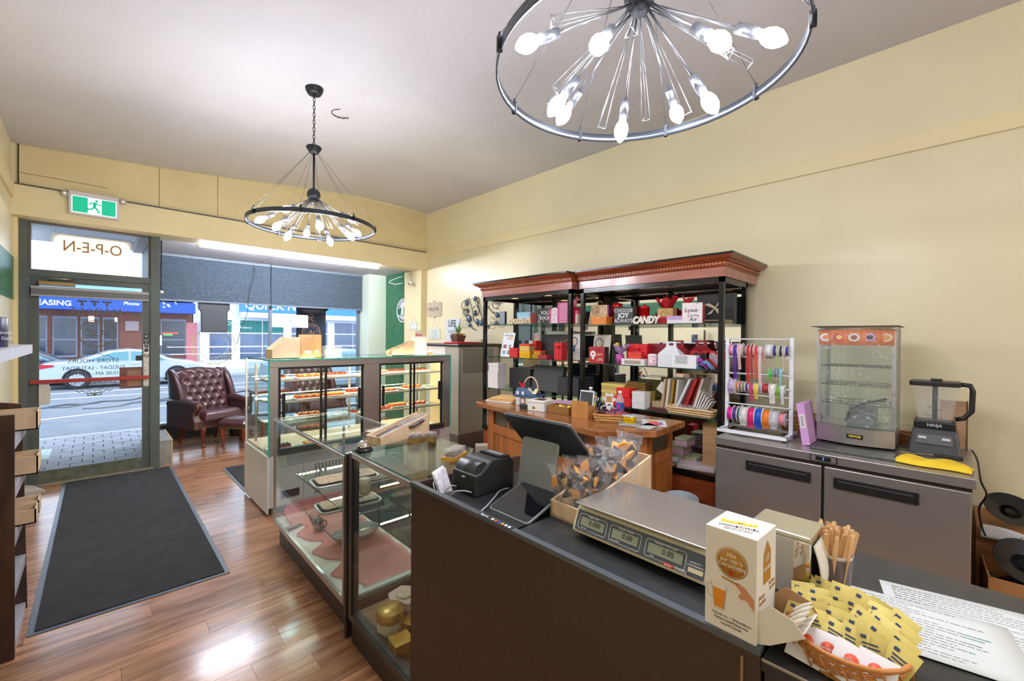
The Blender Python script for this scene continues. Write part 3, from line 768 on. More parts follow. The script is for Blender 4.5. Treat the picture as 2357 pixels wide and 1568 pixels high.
p2 = bk('vent_panel', MATS['cream_enamel'], 0.295, W_ - 0.02, 0.0, 0.012, 0.085, 0.415)
m = MB(); m.box(0.10, 0.255, -0.003, 0.001, 0.13, 0.20); m.build('switch_recess', M_dark, p1)
m = MB()
for i in range(16):
    for j in range(4): m.cbox((0.40 + i * 0.032, -0.001, 0.38 - j * 0.022), (0.022, 0.003, 0.008), Matrix.Rotation(-0.7, 3, 'Y'))
for i in range(2):
    for j in range(9): m.cbox((0.40 + i * 0.032, -0.001, 0.29 - j * 0.022), (0.022, 0.003, 0.008), Matrix.Rotation(-0.7, 3, 'Y'))
m.build('vent_slots', M_dark, p2, kind='stuff')
bk('sticker', mat('purple_sticker', (150, 128, 148), 0.6), 1.70, 1.80, -0.004, 0.0, 0.44, 0.51); bk('sticker', mat('blue_sticker', (60, 100, 170), 0.6), 1.71, 1.79, -0.004, 0.0, 0.40, 0.425)
bk('deck', mat('tan_deck', (206, 178, 148), 0.4), 0.012, W_ - 0.012, 0.03, D_ - 0.02, 0.525, 0.545)
bk('glass_top', glass('case_top_glass', (240, 251, 249), 1.0), -0.006, W_, -0.01, D_, 1.372, 1.382)
bk('top_edge', M_edge, -0.006, W_, -0.013, -0.010, 1.372, 1.382); bk('top_edge', M_edged, -0.009, -0.006, -0.01, D_, 1.372, 1.382)
bk('side_glass', M_cg, -0.006, 0.004, 0.0, D_, 0.527, 1.371); bk('side_glass', M_cg, W_ - 0.008, W_ + 0.002, 0, D_, 0.527, 1.371)
bk('side_edge', M_edge, -0.006, 0.004, -0.004, 0.0, 0.527, 1.371); bk('side_edge', M_edge, W_ - 0.008, W_ + 0.002, -0.004, 0, 0.527, 1.371)
bk('front_glass', M_cg, 0.004, W_ - 0.008, D_ - 0.008, D_, 0.545, 1.371)
bk('corner_strip', mat('bright_strip', (214, 216, 222), 0.3, 0.4), -0.006, 0.008, D_ - 0.014, D_, 0.527, 1.371)
sf = bk('steel_frame', M_ss, 0.004, 0.074, 0.0, 0.035, 0.53, 1.315)
bk('steel_frame', M_ss, 0.004, W_ - 0.008, 0.0, 0.035, 1.312, 1.372)
bk('steel_frame', M_ss, 0.873, 1.040, 0.0, 0.035, 0.53, 1.315)
bk('steel_frame', M_ss, W_ - 0.108, W_ - 0.008, 0.0, 0.035, 0.53, 1.315)
for x0, x1 in ((0.074, 0.873), (1.040, W_ - 0.108)):
    fr = bk('door_frame', M_dark, x0, x1, -0.002, 0.03, 1.293, 1.312)
    bk('sill_rail', mat('dark_sill', (54, 52, 52), 0.4), x0, x1, -0.03, 0.03, 0.530, 0.585)
    mid = (x0 + x1) / 2
    for a, b, yy in ((x0, mid + 0.03, 0.004), (mid - 0.03, x1, 0.018)):
        ds = thing_part = bk('sliding_door', M_dark, a, a + 0.022, yy, yy + 0.010, 0.585, 1.293)
        m = MB(); m.box(b - 0.022, b, yy, yy + 0.010, 0.585, 1.293); m.build('door_stile', M_dark, ds)
        m = MB(); m.box(a + 0.022, b - 0.022, yy + 0.003, yy + 0.007, 0.585, 1.293); m.build('door_pane', M_cg, ds)
        hx = a + 0.045 if yy < 0.01 else b - 0.045
        m = MB(); m.prism(rrect(hx - 0.013, hx + 0.013, 0.86, 1.08, 0.012), yy - 0.012, yy + 0.003, 'y'); m.build('pull', M_dark, ds)
M_shelf = glass('case_shelf_glass', (242, 251, 247), 0.8)
SHZ = (0.79, 0.985, 1.185)
for z in SHZ:
    s = bk('shelf', M_shelf, 0.04, W_ - 0.05, 0.10, 0.62, z - 0.008, z)
    for k in ((0.04, W_ - 0.05, 0.092, 0.10),):
        bk('shelf_rail', M_ss2, k[0], k[1], k[2], k[3], z - 0.014, z + 0.001, p=s)
    m = MB()
    for x in (0.06, W_ / 2, W_ - 0.07): m.prism([(0.10, z - 0.012), (0.66, z - 0.012), (0.66, z - 0.05), (0.60, z - 0.04)], x, x + 0.006, 'x')
    m.build('bracket', M_ss2, s)
for x in (0.05, W_ / 2 + 0.02, W_ - 0.06): bk('upright', M_ss2, x, x + 0.02, 0.655, 0.675, 0.545, 1.31)
for z in (1.312, 1.17, 0.97):
    bk('led_strip', mat('case_led', (255, 226, 190), 0.4, emit=CASELED), 0.05, W_ - 0.06, 0.05 if z > 1.3 else 0.625, 0.065 if z > 1.3 else 0.635, z - 0.012, z - 0.004)
bk('wood_side', mat('pale_case_side', (226, 190, 150), 0.5), W_ - 0.02, W_ - 0.012, 0.06, 0.40, 0.545, 1.31)
# ------------------------------------------------------------------ pastry trays and chocolates
M_tray = mat('white_tray', (238, 236, 236), 0.3)
M_cup = mat('orange_paper_cup', (238, 92, 40), 0.6); M_cupr = mat('red_paper_cup', (206, 48, 40), 0.6)
TOP = [mat('chocolate_brown', (98, 54, 36), 0.35), mat('caramel_top', (232, 150, 62), 0.45), mat('cream_top', (240, 214, 168), 0.5), mat('dark_chocolate', (62, 36, 30), 0.35), mat('rosy_top', (216, 72, 54), 0.45), mat('amber_top', (246, 166, 60), 0.4)]
def pastry_meshes():
    out = {}
    for ci, cup in enumerate((M_cup, M_cupr)):
        for ti, tp in enumerate(TOP):
            m = MB(); m.lathe([(0.013, 0), (0.0168, 0.02), (0.015, 0.02)], 8, smooth=False, caps=True); m.cur = 1
            m.ball((0, 0, 0.021), 0.0152, 8, 5, (1, 1, 0.85))
            out[ci, ti] = m.mesh('pastry', cup, tp)
    return out
PM = pastry_meshes()
names = ('milk chocolate', 'caramel', 'cream', 'dark chocolate', 'rosy glazed', 'amber')
where = {0: 'bottom deck', 1: 'lowest glass shelf', 2: 'middle glass shelf', 3: 'top glass shelf'}
def tray(lv, x, y, ci, tops, nx=7, ny=4, pos='', w=0.25, d=0.16):
    z = (0.545,) + SHZ; z = z[lv]
    t = thing('pastry_tray', 'white tray of %s sweets on the %s, %s' % (names[tops[0]], where[lv], pos), 'tray', (1.095 + x, 4.17 + y, z + 0.001), random.uniform(-0.04, 0.04), 'trays of sweets in the bakery case')
    m = MB()
    m.prism(rrect(-w / 2, w / 2, -d / 2, d / 2, 0.02), 0.0, 0.004); m.build('plate', M_tray, t)
    m = MB(); m.tube([(p[0], p[1], 0.009) for p in rrect(-w / 2, w / 2, -d / 2, d / 2, 0.02)], 0.004, 5, closed=True); m.build('rim', M_tray, t)
    for i in range(nx):
        for j in range(ny):
            o = bpy.data.objects.new('sweet', PM[ci, tops[(i * 3 + j) % len(tops)]]); COL.objects.link(o); o.parent = t
            o.location = ((i - (nx - 1) / 2) * 0.0335, (j - (ny - 1) / 2) * 0.0335, 0.004)
trays = [  # level, x, y, cup, tops, nx, ny, where
 (3, 0.15, 0.30, 0, (3, 0), 4, 3, 'next to the left glass'), (3, 0.42, 0.22, 0, (0, 1), 7, 4, 'behind the left door'), (3, 0.71, 0.30, 0, (4, 0), 6, 3, 'left of the middle post'), (3, 1.13, 0.24, 0, (2, 0, 1), 7, 3, 'right of the middle post'), (3, 1.40, 0.32, 0, (0,), 6, 4, 'behind the right stile'), (3, 1.68, 0.28, 0, (0, 3), 6, 3, 'at the right end'),
 (2, 0.14, 0.30, 1, (3, 0), 4, 3, 'next to the left glass'), (2, 0.40, 0.22, 0, (0, 1), 7, 4, 'behind the left door'), (2, 0.66, 0.24, 0, (1, 5), 6, 3, 'left of the middle post'), (2, 0.93, 0.35, 0, (3, 4), 5, 4, 'behind the middle post'), (2, 1.22, 0.20, 0, (2, 1), 7, 4, 'right of the middle post'), (2, 1.60, 0.30, 0, (4, 5), 7, 3, 'at the right end'),
 (1, 0.14, 0.28, 1, (4, 1), 4, 2, 'next to the left glass'), (1, 0.46, 0.36, 0, (0, 5), 6, 2, 'behind the left door'), (1, 0.78, 0.20, 0, (0, 3), 6, 4, 'left of the middle post'), (1, 1.14, 0.20, 0, (4, 5), 7, 3, 'right of the middle post'), (1, 1.42, 0.30, 0, (5, 1), 6, 3, 'behind the right stile'), (1, 1.66, 0.26, 1, (2, 4), 6, 3, 'at the right end'),
 (0, 0.15, 0.19, 1, (3,), 5, 3, 'next to the left glass'), (0, 0.43, 0.14, 0, (5, 2), 5, 4, 'behind the left door'), (0, 1.70, 0.18, 0, (4,), 3, 2, 'at the right end')]
for a in trays: tray(a[0], a[1], a[2], a[3], a[4], a[5], a[6], a[7])
# ================================================================== SHOWCASES AND SALES COUNTER
M_alu = mat('satin_aluminium', (190, 186, 180), 0.3, 0.75)
M_blk = mat('black_laminate', (44, 38, 36), 0.38, var=0.08, vscale=30)
M_brn = mat('dark_brown_laminate', (62, 46, 38), 0.42, var=0.10, vscale=40)
M_sg = glass('showcase_glass', (248, 252, 251), 0.8)
S1 = thing('glass_showcase', 'waist high glass showcase with aluminium frame and red cloth inside', 'showcase', (0.950, 2.235, 0), -0.024)
def sp(T, name, mt, *b, p=None, bevel=0): 
    m = MB(); m.box(*b); return m.build(name, mt, p or T, bevel=bevel)
L1, W1, H1 = 1.375, 0.54, 0.965
sp(S1, 'kick_base', M_brn, 0.035, W1 - 0.02, -0.03, L1 - 0.03, 0, 0.175)
sp(S1, 'deck', mat('pale_deck', (216, 208, 198), 0.5), 0.0, W1, 0.0, L1, 0.175, 0.19)
sp(S1, 'bottom_rail', M_alu, -0.004, 0.012, 0, L1, 0.165, 0.20)
for y in (0, L1 - 0.018):
    sp(S1, 'post', M_alu, -0.004, 0.014, y, y + 0.018, 0.19, H1 - 0.018)
    sp(S1, 'post', M_alu, W1 - 0.014, W1, y, y + 0.018, 0.19, H1 - 0.018)
sp(S1, 'top_rail', M_alu, -0.004, 0.014, 0, L1, H1 - 0.022, H1 - 0.004); sp(S1, 'top_rail', M_alu, W1 - 0.014, W1, 0, L1, H1 - 0.022, H1 - 0.004)
sp(S1, 'top_rail', M_alu, 0.014, W1 - 0.014, L1 - 0.016, L1, H1 - 0.02, H1 - 0.004)
sp(S1, 'top_glass', M_sg, 0.004, W1 - 0.004, 0.002, L1 - 0.002, H1 - 0.004, H1 + 0.003)
sp(S1, 'glass_edge', M_edged, 0.0035, 0.0045, 0.002, L1 - 0.002, H1 - 0.003, H1 + 0.003)
sp(S1, 'front_glass', M_sg, 0.002, 0.007, 0.018, L1 - 0.018, 0.2, H1 - 0.022)
sp(S1, 'end_glass', M_sg, 0.014, W1 - 0.014, L1 - 0.008, L1 - 0.003, 0.19, H1 - 0.022)
sp(S1, 'end_post', M_blk, 0.0, 0.03, -0.028, -0.001, 0.0, H1 + 0.012); sp(S1, 'end_post', M_blk, W1 - 0.03, W1, -0.028, -0.001, 0.0, H1 + 0.012); sp(S1, 'end_glass', M_sg, 0.03, W1 - 0.03, -0.012, -0.007, 0.175, H1)
for z in (0.44, 0.64):
    s = sp(S1, 'shelf', M_sg, 0.02, W1 - 0.02, 0.05, 0.90, z, z + 0.006)
    sp(S1, 'shelf_edge', M_edged, 0.0185, 0.02, 0.05, 0.90, z, z + 0.006, p=s)
    m = MB(); m.tube([(0.20, 0.45, z - 0.006), (W1 - 0.02, 0.45, z - 0.006)], 0.006); m.build('bracket', M_ss2, s)
# red gauze cloth with wavy hem
t = thing('red_gauze_cloth', 'sheer red cloth with wavy hem spread in the showcase', 'cloth', (0.950, 2.235, 0.1915), -0.024)
def gz(u, v):
    y = 0.03 + u * (L1 - 0.06)
    x0 = 0.085 + 0.045 * math.sin(y * 19) + 0.015 * math.sin(y * 37)
    x = x0 + (W1 - 0.03 - x0) * v
    return (x, y, 0.004 + 0.006 * (1 + math.sin(y * 31 + x * 9)) * (0.4 + v) + (0.09 * max(0, (u - 0.86) / 0.14) ** 1.5))
m = MB(); m.grid(gz, 70, 20); m.build('gauze', film('red_gauze', (226, 100, 92), 0.5, 0.7), t)
m = MB(); m.tube([gz(i / 70, 0) for i in range(71)], 0.0022, 5); m.build('hem', mat('hem_red', (196, 70, 66), 0.7), t)
# second showcase (dark frame, open to the floor)
S2 = thing('dark_showcase', 'dark framed glass showcase between aluminium showcase and counter', 'showcase', (0.930, 1.552, 0), -0.022)
L2, W2, H2 = 0.615, 0.51, 1.0
sp(S2, 'kick_base', M_blk, 0.02, W2, 0.0, L2, 0, 0.13)
sp(S2, 'bottom_rail', mat('charcoal_rail', (66, 68, 70), 0.35, 0.3), 0.0, 0.05, 0, L2 - 0.002, 0.13, 0.165)
sp(S2, 'deck', mat('oak_deck', (136, 92, 62), 0.4), 0.05, W2 - 0.02, 0, L2, 0.13, 0.145)
sp(S2, 'post', M_blk, 0.0, 0.04, L2 - 0.035, L2, 0.165, H2 - 0.004); sp(S2, 'post', M_blk, W2 - 0.03, W2, L2 - 0.03, L2, 0.145, H2 - 0.02)
sp(S2, 'top_rail', M_alu, 0.0, 0.02, 0, L2, H2 - 0.026, H2 - 0.003)
sp(S2, 'top_rail', M_dark, 0.02, W2, L2 - 0.018, L2, H2 - 0.02, H2 - 0.003)
sp(S2, 'top_glass', glass('thick_top_glass', (236, 246, 242), 1.2), 0.012, W2, 0.0, L2 - 0.004, H2 - 0.003, H2 + 0.005)
sp(S2, 'glass_edge', M_edged, 0.0115, 0.0125, 0, L2 - 0.004, H2 - 0.002, H2 + 0.005)
sp(S2, 'front_glass', M_sg, 0.006, 0.012, 0, L2 - 0.035, 0.165, H2 - 0.026)
# inside: small boxes
Y0 = 1.552
def inside(name, label, cat, x, y, z, rz=0): return thing(name, label, cat, (x, y, z), rz)
t = inside('gift_box', 'hexagonal pink floral gift box inside the dark showcase', 'gift box', 1.165, 1.98, 0.1455, 0.2)
hexp = [(0.085 * math.cos(2 * PI * k / 6), 0.085 * math.sin(2 * PI * k / 6)) for k in range(6)]
m = MB(); m.prism(hexp, 0, 0.075); m.build('body', mat('pink_marble_card', (206, 150, 146), 0.5, var=0.25, vscale=30), t)
m = MB(); m.prism([(p[0] * 1.06, p[1] * 1.06) for p in hexp], 0.06, 0.10); lid = m.build('lid', mat('pale_pink_card', (226, 188, 184), 0.5), t)
m = MB(); m.ball((0.0, 0.0, 0.103), 0.045, 12, 6, (1, 1, 0.15)); m.build('rosette', mat('cream_rosette', (214, 196, 160), 0.6, var=0.2, vscale=60), lid)
t = inside('round_box', 'round gold topped tin with lattice side inside the dark showcase', 'tin', 1.045, 1.91, 0.1455)
m = MB(); m.lathe([(0.058, 0), (0.06, 0.004), (0.06, 0.072)], 28); m.build('body', mat('ivory_tin', (212, 196, 160), 0.5), t)
m = MB()
for k in range(22):
    a = 2 * PI * k / 22
    m.tube([(0.061 * math.cos(a + 0.08 * math.sin(q * 1.25)), 0.061 * math.sin(a + 0.08 * math.sin(q * 1.25)), 0.006 + q * 0.0065) for q in range(10)], 0.003, 4)
m.build('lattice', mat('pale_lattice', (232, 222, 200), 0.5), t, kind='stuff')
m = MB(); m.lathe([(0.066, 0.066), (0.067, 0.07), (0.067, 0.108), (0.064, 0.114), (0.0, 0.115)], 32); m.build('lid', mat('brushed_gold', (196, 156, 84), 0.35, 0.7), t)
for i, (x, y, rz, l) in enumerate(((1.13, 1.835, 0.5, 'shiny gold carton behind the round tin'), (1.015, 1.755, -0.1, 'shiny gold carton in front corner of the dark showcase'))):
    t = inside('gold_carton', l, 'carton', x, y, 0.1455, rz)
    m = MB(); m.box(-0.045, 0.045, -0.045, 0.045, 0, 0.05); m.build('body', mat('gold_foil', (206, 160, 70), 0.28, 0.75), t, bevel=0.002)
    m = MB(); m.box(-0.047, 0.047, -0.047, 0.047, 0.035, 0.058); m.build('lid', MATS['gold_foil'], t, bevel=0.002)
t = inside('price_card', 'printed card strip on gold wire stand in the dark showcase', 'price card', 1.22, 1.70, 0.63, 0.3)
m = MB(); m.box(-0.05, 0.05, -0.001, 0.001, 0, 0.03); m.build('card', mat('cream_card', (230, 222, 204), 0.6), t, rot=(0.5, 0, 0))
m = MB(); m.tube([(-0.05, 0.02, -0.01), (-0.05, 0.03, 0.005), (0.05, 0.03, 0.005), (0.05, 0.02, -0.01)], 0.0025, 5); m.build('wire_stand', MATS['brushed_gold'], t)
t = inside('foil_packet', 'lilac printed packet lying under the dark showcase top', 'packet', 1.31, 1.66, 0.80, 0.3)
m = MB(); m.prism(rrect(-0.10, 0.10, -0.07, 0.07, 0.01), 0, 0.02); m.build('packet', mat('lilac_print', (168, 140, 172), 0.45, var=0.35, vscale=22), t, bevel=0.006)
s = sp(S2, 'shelf', M_sg, 0.12, W2 - 0.01, 0.01, 0.40, 0.785, 0.79); s = sp(S2, 'shelf', M_sg, 0.12, W2 - 0.01, 0.01, 0.40, 0.61, 0.615)
# ------------------------------------------------------------------ tea pot and plates in the aluminium showcase
t = thing('teapot', 'small steel teapot standing on the red cloth', 'teapot', (1.156, 3.16, 0.207), 2.4)
M_st = mat('polished_steel', (186, 176, 166), 0.15, 0.95)
m = MB(); m.lathe([(0.03, 0), (0.036, 0.004), (0.034, 0.06), (0.027, 0.075)], 24); m.build('body', M_st, t)
m = MB(); m.lathe([(0.027, 0.075), (0.022, 0.08), (0.006, 0.086), (0.004, 0.096), (0.006, 0.10), (0.0, 0.104)], 20); m.build('lid', M_st, t)
m = MB(); m.tube([(0.032, 0, 0.03), (0.05, 0, 0.05), (0.062, 0, 0.085), (0.07, 0, 0.10)], [0.012, 0.008, 0.006, 0.005], 10); m.build('spout', M_st, t)
m = MB(); m.tube([(-0.03, 0, 0.06), (-0.052, 0, 0.06), (-0.058, 0, 0.035), (-0.045, 0, 0.012), (-0.03, 0, 0.012)], 0.005, 8); m.build('handle', M_st, t)
def choc_tray(label, x, y, z, kind):
    t = thing('chocolate_plate', label, 'plate', (x, y, z), -0.1)
    m = MB(); m.prism(rrect(-0.20, 0.20, -0.10, 0.10, 0.04, 6), 0, 0.006); m.build('plate', M_tray if kind else mat('silver_tray', (214, 208, 204), 0.25, 0.6), t)
    m = MB(); m.tube([(p[0], p[1], 0.012) for p in rrect(-0.20, 0.20, -0.10, 0.10, 0.04, 6)], 0.007, 6, closed=True); m.build('rim', mat('tray_rim', (222, 214, 206), 0.25, 0.4), t)
    m = MB(); m.prism(rrect(-0.185, 0.185, -0.085, 0.085, 0.03, 5), 0.006, 0.026); m.build('slab', mat('dark_fudge', (74, 58, 50), 0.6), t)
    m = MB(); m.prism(rrect(-0.18, 0.18, -0.08, 0.08, 0.03, 5), 0.026, 0.029); m.build('crumb_topping', mat('speckled_crumb', (214, 180, 150) if kind else (150, 120, 104), 0.8, var=0.5, vscale=140), t)
    for k in range(3):
        m = MB(); m.prism([(0, 0), (0.04, 0.01), (0.07, 0.0), (0.05, -0.025), (0.02, -0.02)], 0, 0.012); m.build('chocolate_chunk', mat('chunk', (58, 44, 40), 0.5), t, (0.0 + 0.045 * k, 0.02 - 0.02 * k, 0.029), (0.3, 0.2, k * 1.1))
choc_tray('speckled fudge slab on tray, upper shelf of aluminium showcase', 1.185, 2.78, 0.6465, 1)
choc_tray('dark fudge slab on silver tray, lower shelf of aluminium showcase', 1.245, 2.86, 0.4465, 0)
t = thing('oval_tray', 'purple rimmed silver plate low in the aluminium showcase', 'plate', (1.30, 2.86, 0.212))
m = MB(); m.lathe([(0.07, 0), (0.10, 0.02), (0.105, 0.035)], 24, sx=1.5); m.build('dish', mat('purple_glaze', (170, 110, 160), 0.3), t)
m = MB(); m.lathe([(0.10, 0.034), (0.108, 0.036), (0.108, 0.04), (0.0, 0.038)], 24, sx=1.5); m.build('foil_top', MATS['silver_tray'], t)
t = thing('place_card', 'small grey card lying on the red cloth', 'card', (1.04, 3.33, 0.2), 0.3)
m = MB(); m.box(-0.05, 0.05, -0.02, 0.02, 0.004, 0.012); m.build('card', mat('taupe_card', (160, 140, 128), 0.6), t)
t = thing('wood_slip', 'pale wooden strip lying on the red cloth behind teapot', 'strip', (1.30, 2.98, 0.21), 0.3)
m = MB(); m.box(-0.07, 0.07, -0.03, 0.03, 0.004, 0.012); m.build('strip', mat('bamboo_strip', (206, 166, 110), 0.5), t)
# ------------------------------------------------------------------ sales counter
K = thing('sales_counter', 'long dark brown sales counter with black top', 'counter', (0.917, 0.248, 0), -0.010)
LK, WK, HK = 1.296, 0.62, 1.0
sp(K, 'front_panel', M_brn, 0.006, 0.022, 0.0, LK, 0.0, HK - 0.012)
sp(K, 'front_edge', mat('grey_edge_band', (82, 88, 92), 0.3), 0.002, 0.024, 0.0, LK, HK - 0.014, HK)
sp(K, 'end_panel', M_brn, 0.022, WK, LK - 0.018, LK, 0.0, HK - 0.004)
sp(K, 'top', mat('black_counter_top', (44, 46, 48), 0.33, var=0.25, vscale=18), 0.024, WK, 0.0, 0.685, HK - 0.022, HK - 0.001)
sp(K, 'well_floor', M_blk, 0.022, WK, 0.685, LK - 0.018, HK - 0.13, HK - 0.115)
sp(K, 'body', M_blk, 0.022, WK - 0.02, 0.0, 0.685, 0.0, HK - 0.022)
m = MB(); m.box(0.0, 0.0058, 0.03, 0.034, 0.2, 0.97); m.build('corner_scuff', mat('raw_chip', (150, 124, 98), 0.8), K)
stk = sp(K, 'card_decal', mat('black_decal', (20, 20, 24), 0.5), 0.004, 0.020, 0.70, 0.86, HK, HK + 0.0006)
for i, c in enumerate(((238, 238, 240), (235, 90, 40), (60, 80, 170), (240, 160, 40), (230, 232, 236), (226, 228, 232))):
    sp(K, 'card_mark', mat('card_mark_%d' % i, c, 0.5), 0.007, 0.017, 0.79 - i * 0.016, 0.80 - i * 0.016, HK + 0.0006, HK + 0.001, p=stk)
text('Square', 0.014, M_white, stk, (0.012, 0.835, HK + 0.001), (0, -1, 0), (1, 0, 0))
K2 = thing('side_counter', 'black topped counter block nearest the viewer', 'counter', (0.905, -0.72, 0), -0.010)
sp(K2, 'body', M_blk, 0.012, 0.66, 0, 0.962, 0, 0.965); tp = sp(K2, 'top', MATS['black_counter_top'], 0.0, 0.67, 0, 0.964, 0.965, 0.987)
sp(K2, 'worn_edge', mat('worn_edge', (150, 138, 122), 0.6), -0.001, 0.003, 0, 0.964, 0.984, 0.9875, p=tp)
# ================================================================== SHELVING, BAR, FRIDGE, STEEL CABINET, SEATING
M_mah = wood('mahogany', (112, 48, 26), (168, 80, 42), 0.3, 3.0, (6, 1.0, 6), coat=0.2)
M_mahp = wood('mahogany_pale_face', (150, 92, 82), (186, 124, 110), 0.28, 2.0, (6, 0.8, 6), coat=0.3)
M_mirror = mat('mirror_silver', (236, 238, 238), 0.02, 1.0)
M_bl2 = mat('gloss_black_frame', (20, 20, 22), 0.2)
def crown(mb, x0, x1, y0, y1, lev, e0=1, e1=1):
    loops = []
    for off, z in lev:
        loops.append([(x0 - off, y0 - off * e0, z), (x1, y0 - off * e0, z), (x1, y1 + off * e1, z), (x0 - off, y1 + off * e1, z)])
    for a, b in zip(loops, loops[1:]):
        for i in range(4):
            j = (i + 1) % 4
            mb._add([a[i], a[j], b[j], b[i]], [(0, 1, 2, 3)])
    mb._add(loops[-1], [(0, 1, 2, 3)]); mb._add(loops[0], [(3, 2, 1, 0)])
def etagere(label, xf, y0, y1, shz, lit, e0, e1, depth=0.545):
    T = thing('display_shelving', label, 'shelving', (xf, y0, 0))
    Ly = y1 - y0; P = 0.036; db = 4.15 - xf
    q = lambda name, mt, *b, p=None, bevel=0: sp(T, name, mt, *b, p=p, bevel=bevel)
    for x in (0, depth - P):
        for y in (0, Ly - P): q('post', M_bl2, x, x + P, y, y + P, 0.54, 2.075)
    base = q('base_cabinet', M_mah, 0.01, depth - 0.01, 0.01, Ly - 0.01, 0.0, 0.50)
    for k in range(2):
        a = 0.05 + k * (Ly - 0.06) / 2; b = a + (Ly - 0.06) / 2 - 0.05
        d = q('cabinet_door', M_mah, 0.0, 0.012, a, b, 0.06, 0.46, p=base)
    q('deck', M_bl2, -0.004, depth, 0, Ly, 0.50, 0.54); q('deck_board', wood('dark_mahogany_board', (66, 26, 20), (96, 42, 30), 0.3, 3, (1, 5, 1)), 0.006, depth - 0.04, 0.04, Ly - 0.04, 0.54, 0.546)
    for z in shz:
        s = q('glass_shelf', glass('shelf_glass', (222, 240, 232), 0.9), 0.006, depth - P, 0.012, Ly - 0.012, z - 0.008, z)
        q('shelf_edge', mat('dark_glass_edge', (40, 74, 66), 0.2), 0.0055, 0.0065, 0.012, Ly - 0.012, z - 0.008, z, p=s)
        for y in (0.03, Ly - 0.05):
            m = MB(); m.prism([(0.03, z - 0.009), (0.075, z - 0.009), (0.06, z - 0.06), (0.035, z - 0.05)], y, y + 0.02, 'y') if False else m.box(0.036, 0.06, y, y + 0.02, z - 0.05, z - 0.009); m.build('shelf_clip', mat('clip_grey', (150, 150, 146), 0.4), s)
    q('mirror', M_mirror, depth - 0.006, depth, P, Ly - P, 0.56, 2.05); q('back_board', M_bl2, depth + 0.001, depth + 0.012, 0, Ly, 0.54, 2.075)
    for y in (Ly * 0.5,): q('back_post', M_bl2, depth - 0.03, depth - 0.006, y - 0.016, y + 0.016, 0.54, 2.05)
    q('top_frame', M_bl2, 0, 0.02, 0, Ly, 2.035, 2.075); q('top_frame', M_bl2, 0.02, depth, 0, 0.02, 2.035, 2.075); q('top_frame', M_bl2, 0.02, depth, Ly - 0.02, Ly, 2.035, 2.075); q('top_frame', M_bl2, depth - 0.03, depth - 0.007, 0.02, Ly - 0.02, 2.035, 2.075)
    so = q('soffit', mat('soffit_mahogany', (140, 92, 84), 0.18, coat=0.5), 0.02, depth - 0.03, 0.02, Ly - 0.02, 2.066, 2.075)
    for fx, fy in ((0.16, 0.22), (0.16, 0.62), (0.30, 0.42), (0.30, 0.82)):
        m = MB(); m.lathe([(0.036, -0.004), (0.046, -0.004), (0.046, 0.0), (0.036, 0.0)], 20); r = m.build('downlight_ring', mat('downlight_trim', (224, 206, 190), 0.3), so, (fx, fy * Ly, 2.065))
        m = MB(); m.lathe([(0.0, -0.001), (0.035, -0.001), (0.035, 0.0)], 20); m.build('downlight_lens', mat('downlight_on', (255, 222, 178), 0.4, emit=14.0) if lit else M_dark, r)
    q('fascia', M_mahp, -0.012, db, -0.012, Ly + 0.012, 2.075, 2.146)
    m = MB(); crown(m, -0.012, db, -0.012, Ly + 0.012, [(0.0, 2.146), (0.010, 2.150), (0.014, 2.158), (0.014, 2.184), (0.030, 2.188), (0.036, 2.198), (0.058, 2.205), (0.074, 2.220), (0.080, 2.226)], e0, e1); cr = m.build('cornice', M_mah, T)
    m = MB(); w = 0.016; y = -0.02
    while y < Ly + 0.02 - w:
        m.box(-0.012 - 0.026, -0.012 - 0.013, y, y + w, 2.162, 2.181); y += 0.026
    x = -0.02
    while x < db - 0.02:
        if e0: m.box(x, x + w, -0.012 - 0.026, -0.012 - 0.013, 2.162, 2.181)
        if e1: m.box(x, x + w, Ly + 0.012 + 0.013, Ly + 0.012 + 0.026, 2.162, 2.181)
        x += 0.026
    m.build('dentils', wood('dentil_wood', (150, 78, 44), (196, 122, 78), 0.35, 3), cr, kind='stuff')
    q('top_board', M_bl2, -0.094, db, -0.012 - 0.082 * e0, Ly + 0.012 + 0.082 * e1, 2.226, 2.243)
    return T
ET1 = etagere('mahogany crowned glass shelving nearer the window, with lit downlights', 3.33, 2.585, 3.905, (1.0, 1.37, 1.745), True, 0, 1)
ET2 = etagere('mahogany crowned glass shelving beside the steel fridge', 3.40, 1.195, 2.525, (0.98, 1.36, 1.725), False, 1, 0)
# the second crown sits back a little; shared strip between both
# ------------------------------------------------------------------ wooden bar
BAR = thing('wooden_bar', 'oak bar with angled corner, slate tiles and tongue boards', 'bar', (2.85, 2.2, 0))
def bl(p): return (p[0] - 2.85, p[1] - 2.2)
tp_ = [bl(p) for p in ((2.66, 3.215), (2.43, 1.67), (2.735, 1.385), (3.225, 1.40), (3.225, 1.75), (3.20, 3.16), (2.78, 3.26))]
M_oak = wood('oak_bar_top', (126, 74, 42), (176, 112, 66), 0.2, 2.4, (6, 1.2, 6), coat=0.5)
M_oak2 = wood('oak_bar_body', (136, 76, 34), (184, 112, 56), 0.35, 2.6, (5, 5, 0.9))
M_slate = mat('brown_slate_tile', (74, 64, 50), 0.5, var=0.3, vscale=22, bump=0.2, bscale=50)
m = MB(); m.prism(tp_, 0.922, 0.97); m.build('bar_top', M_oak, BAR, bevel=0.006)
m = MB(); m.box(-0.42, -0.05, -0.5, -0.497, 0.9702, 0.9706); 
bd = [bl(p) for p in ((2.735, 3.10), (2.53, 1.72), (2.775, 1.48), (3.16, 1.49), (3.16, 1.75), (3.14, 3.06))]
m = MB(); m.prism(bd, 0.0, 0.922); m.build('body', wood('bar_core', (120, 66, 30), (150, 88, 44), 0.5, 2, (4, 4, 1)), BAR)
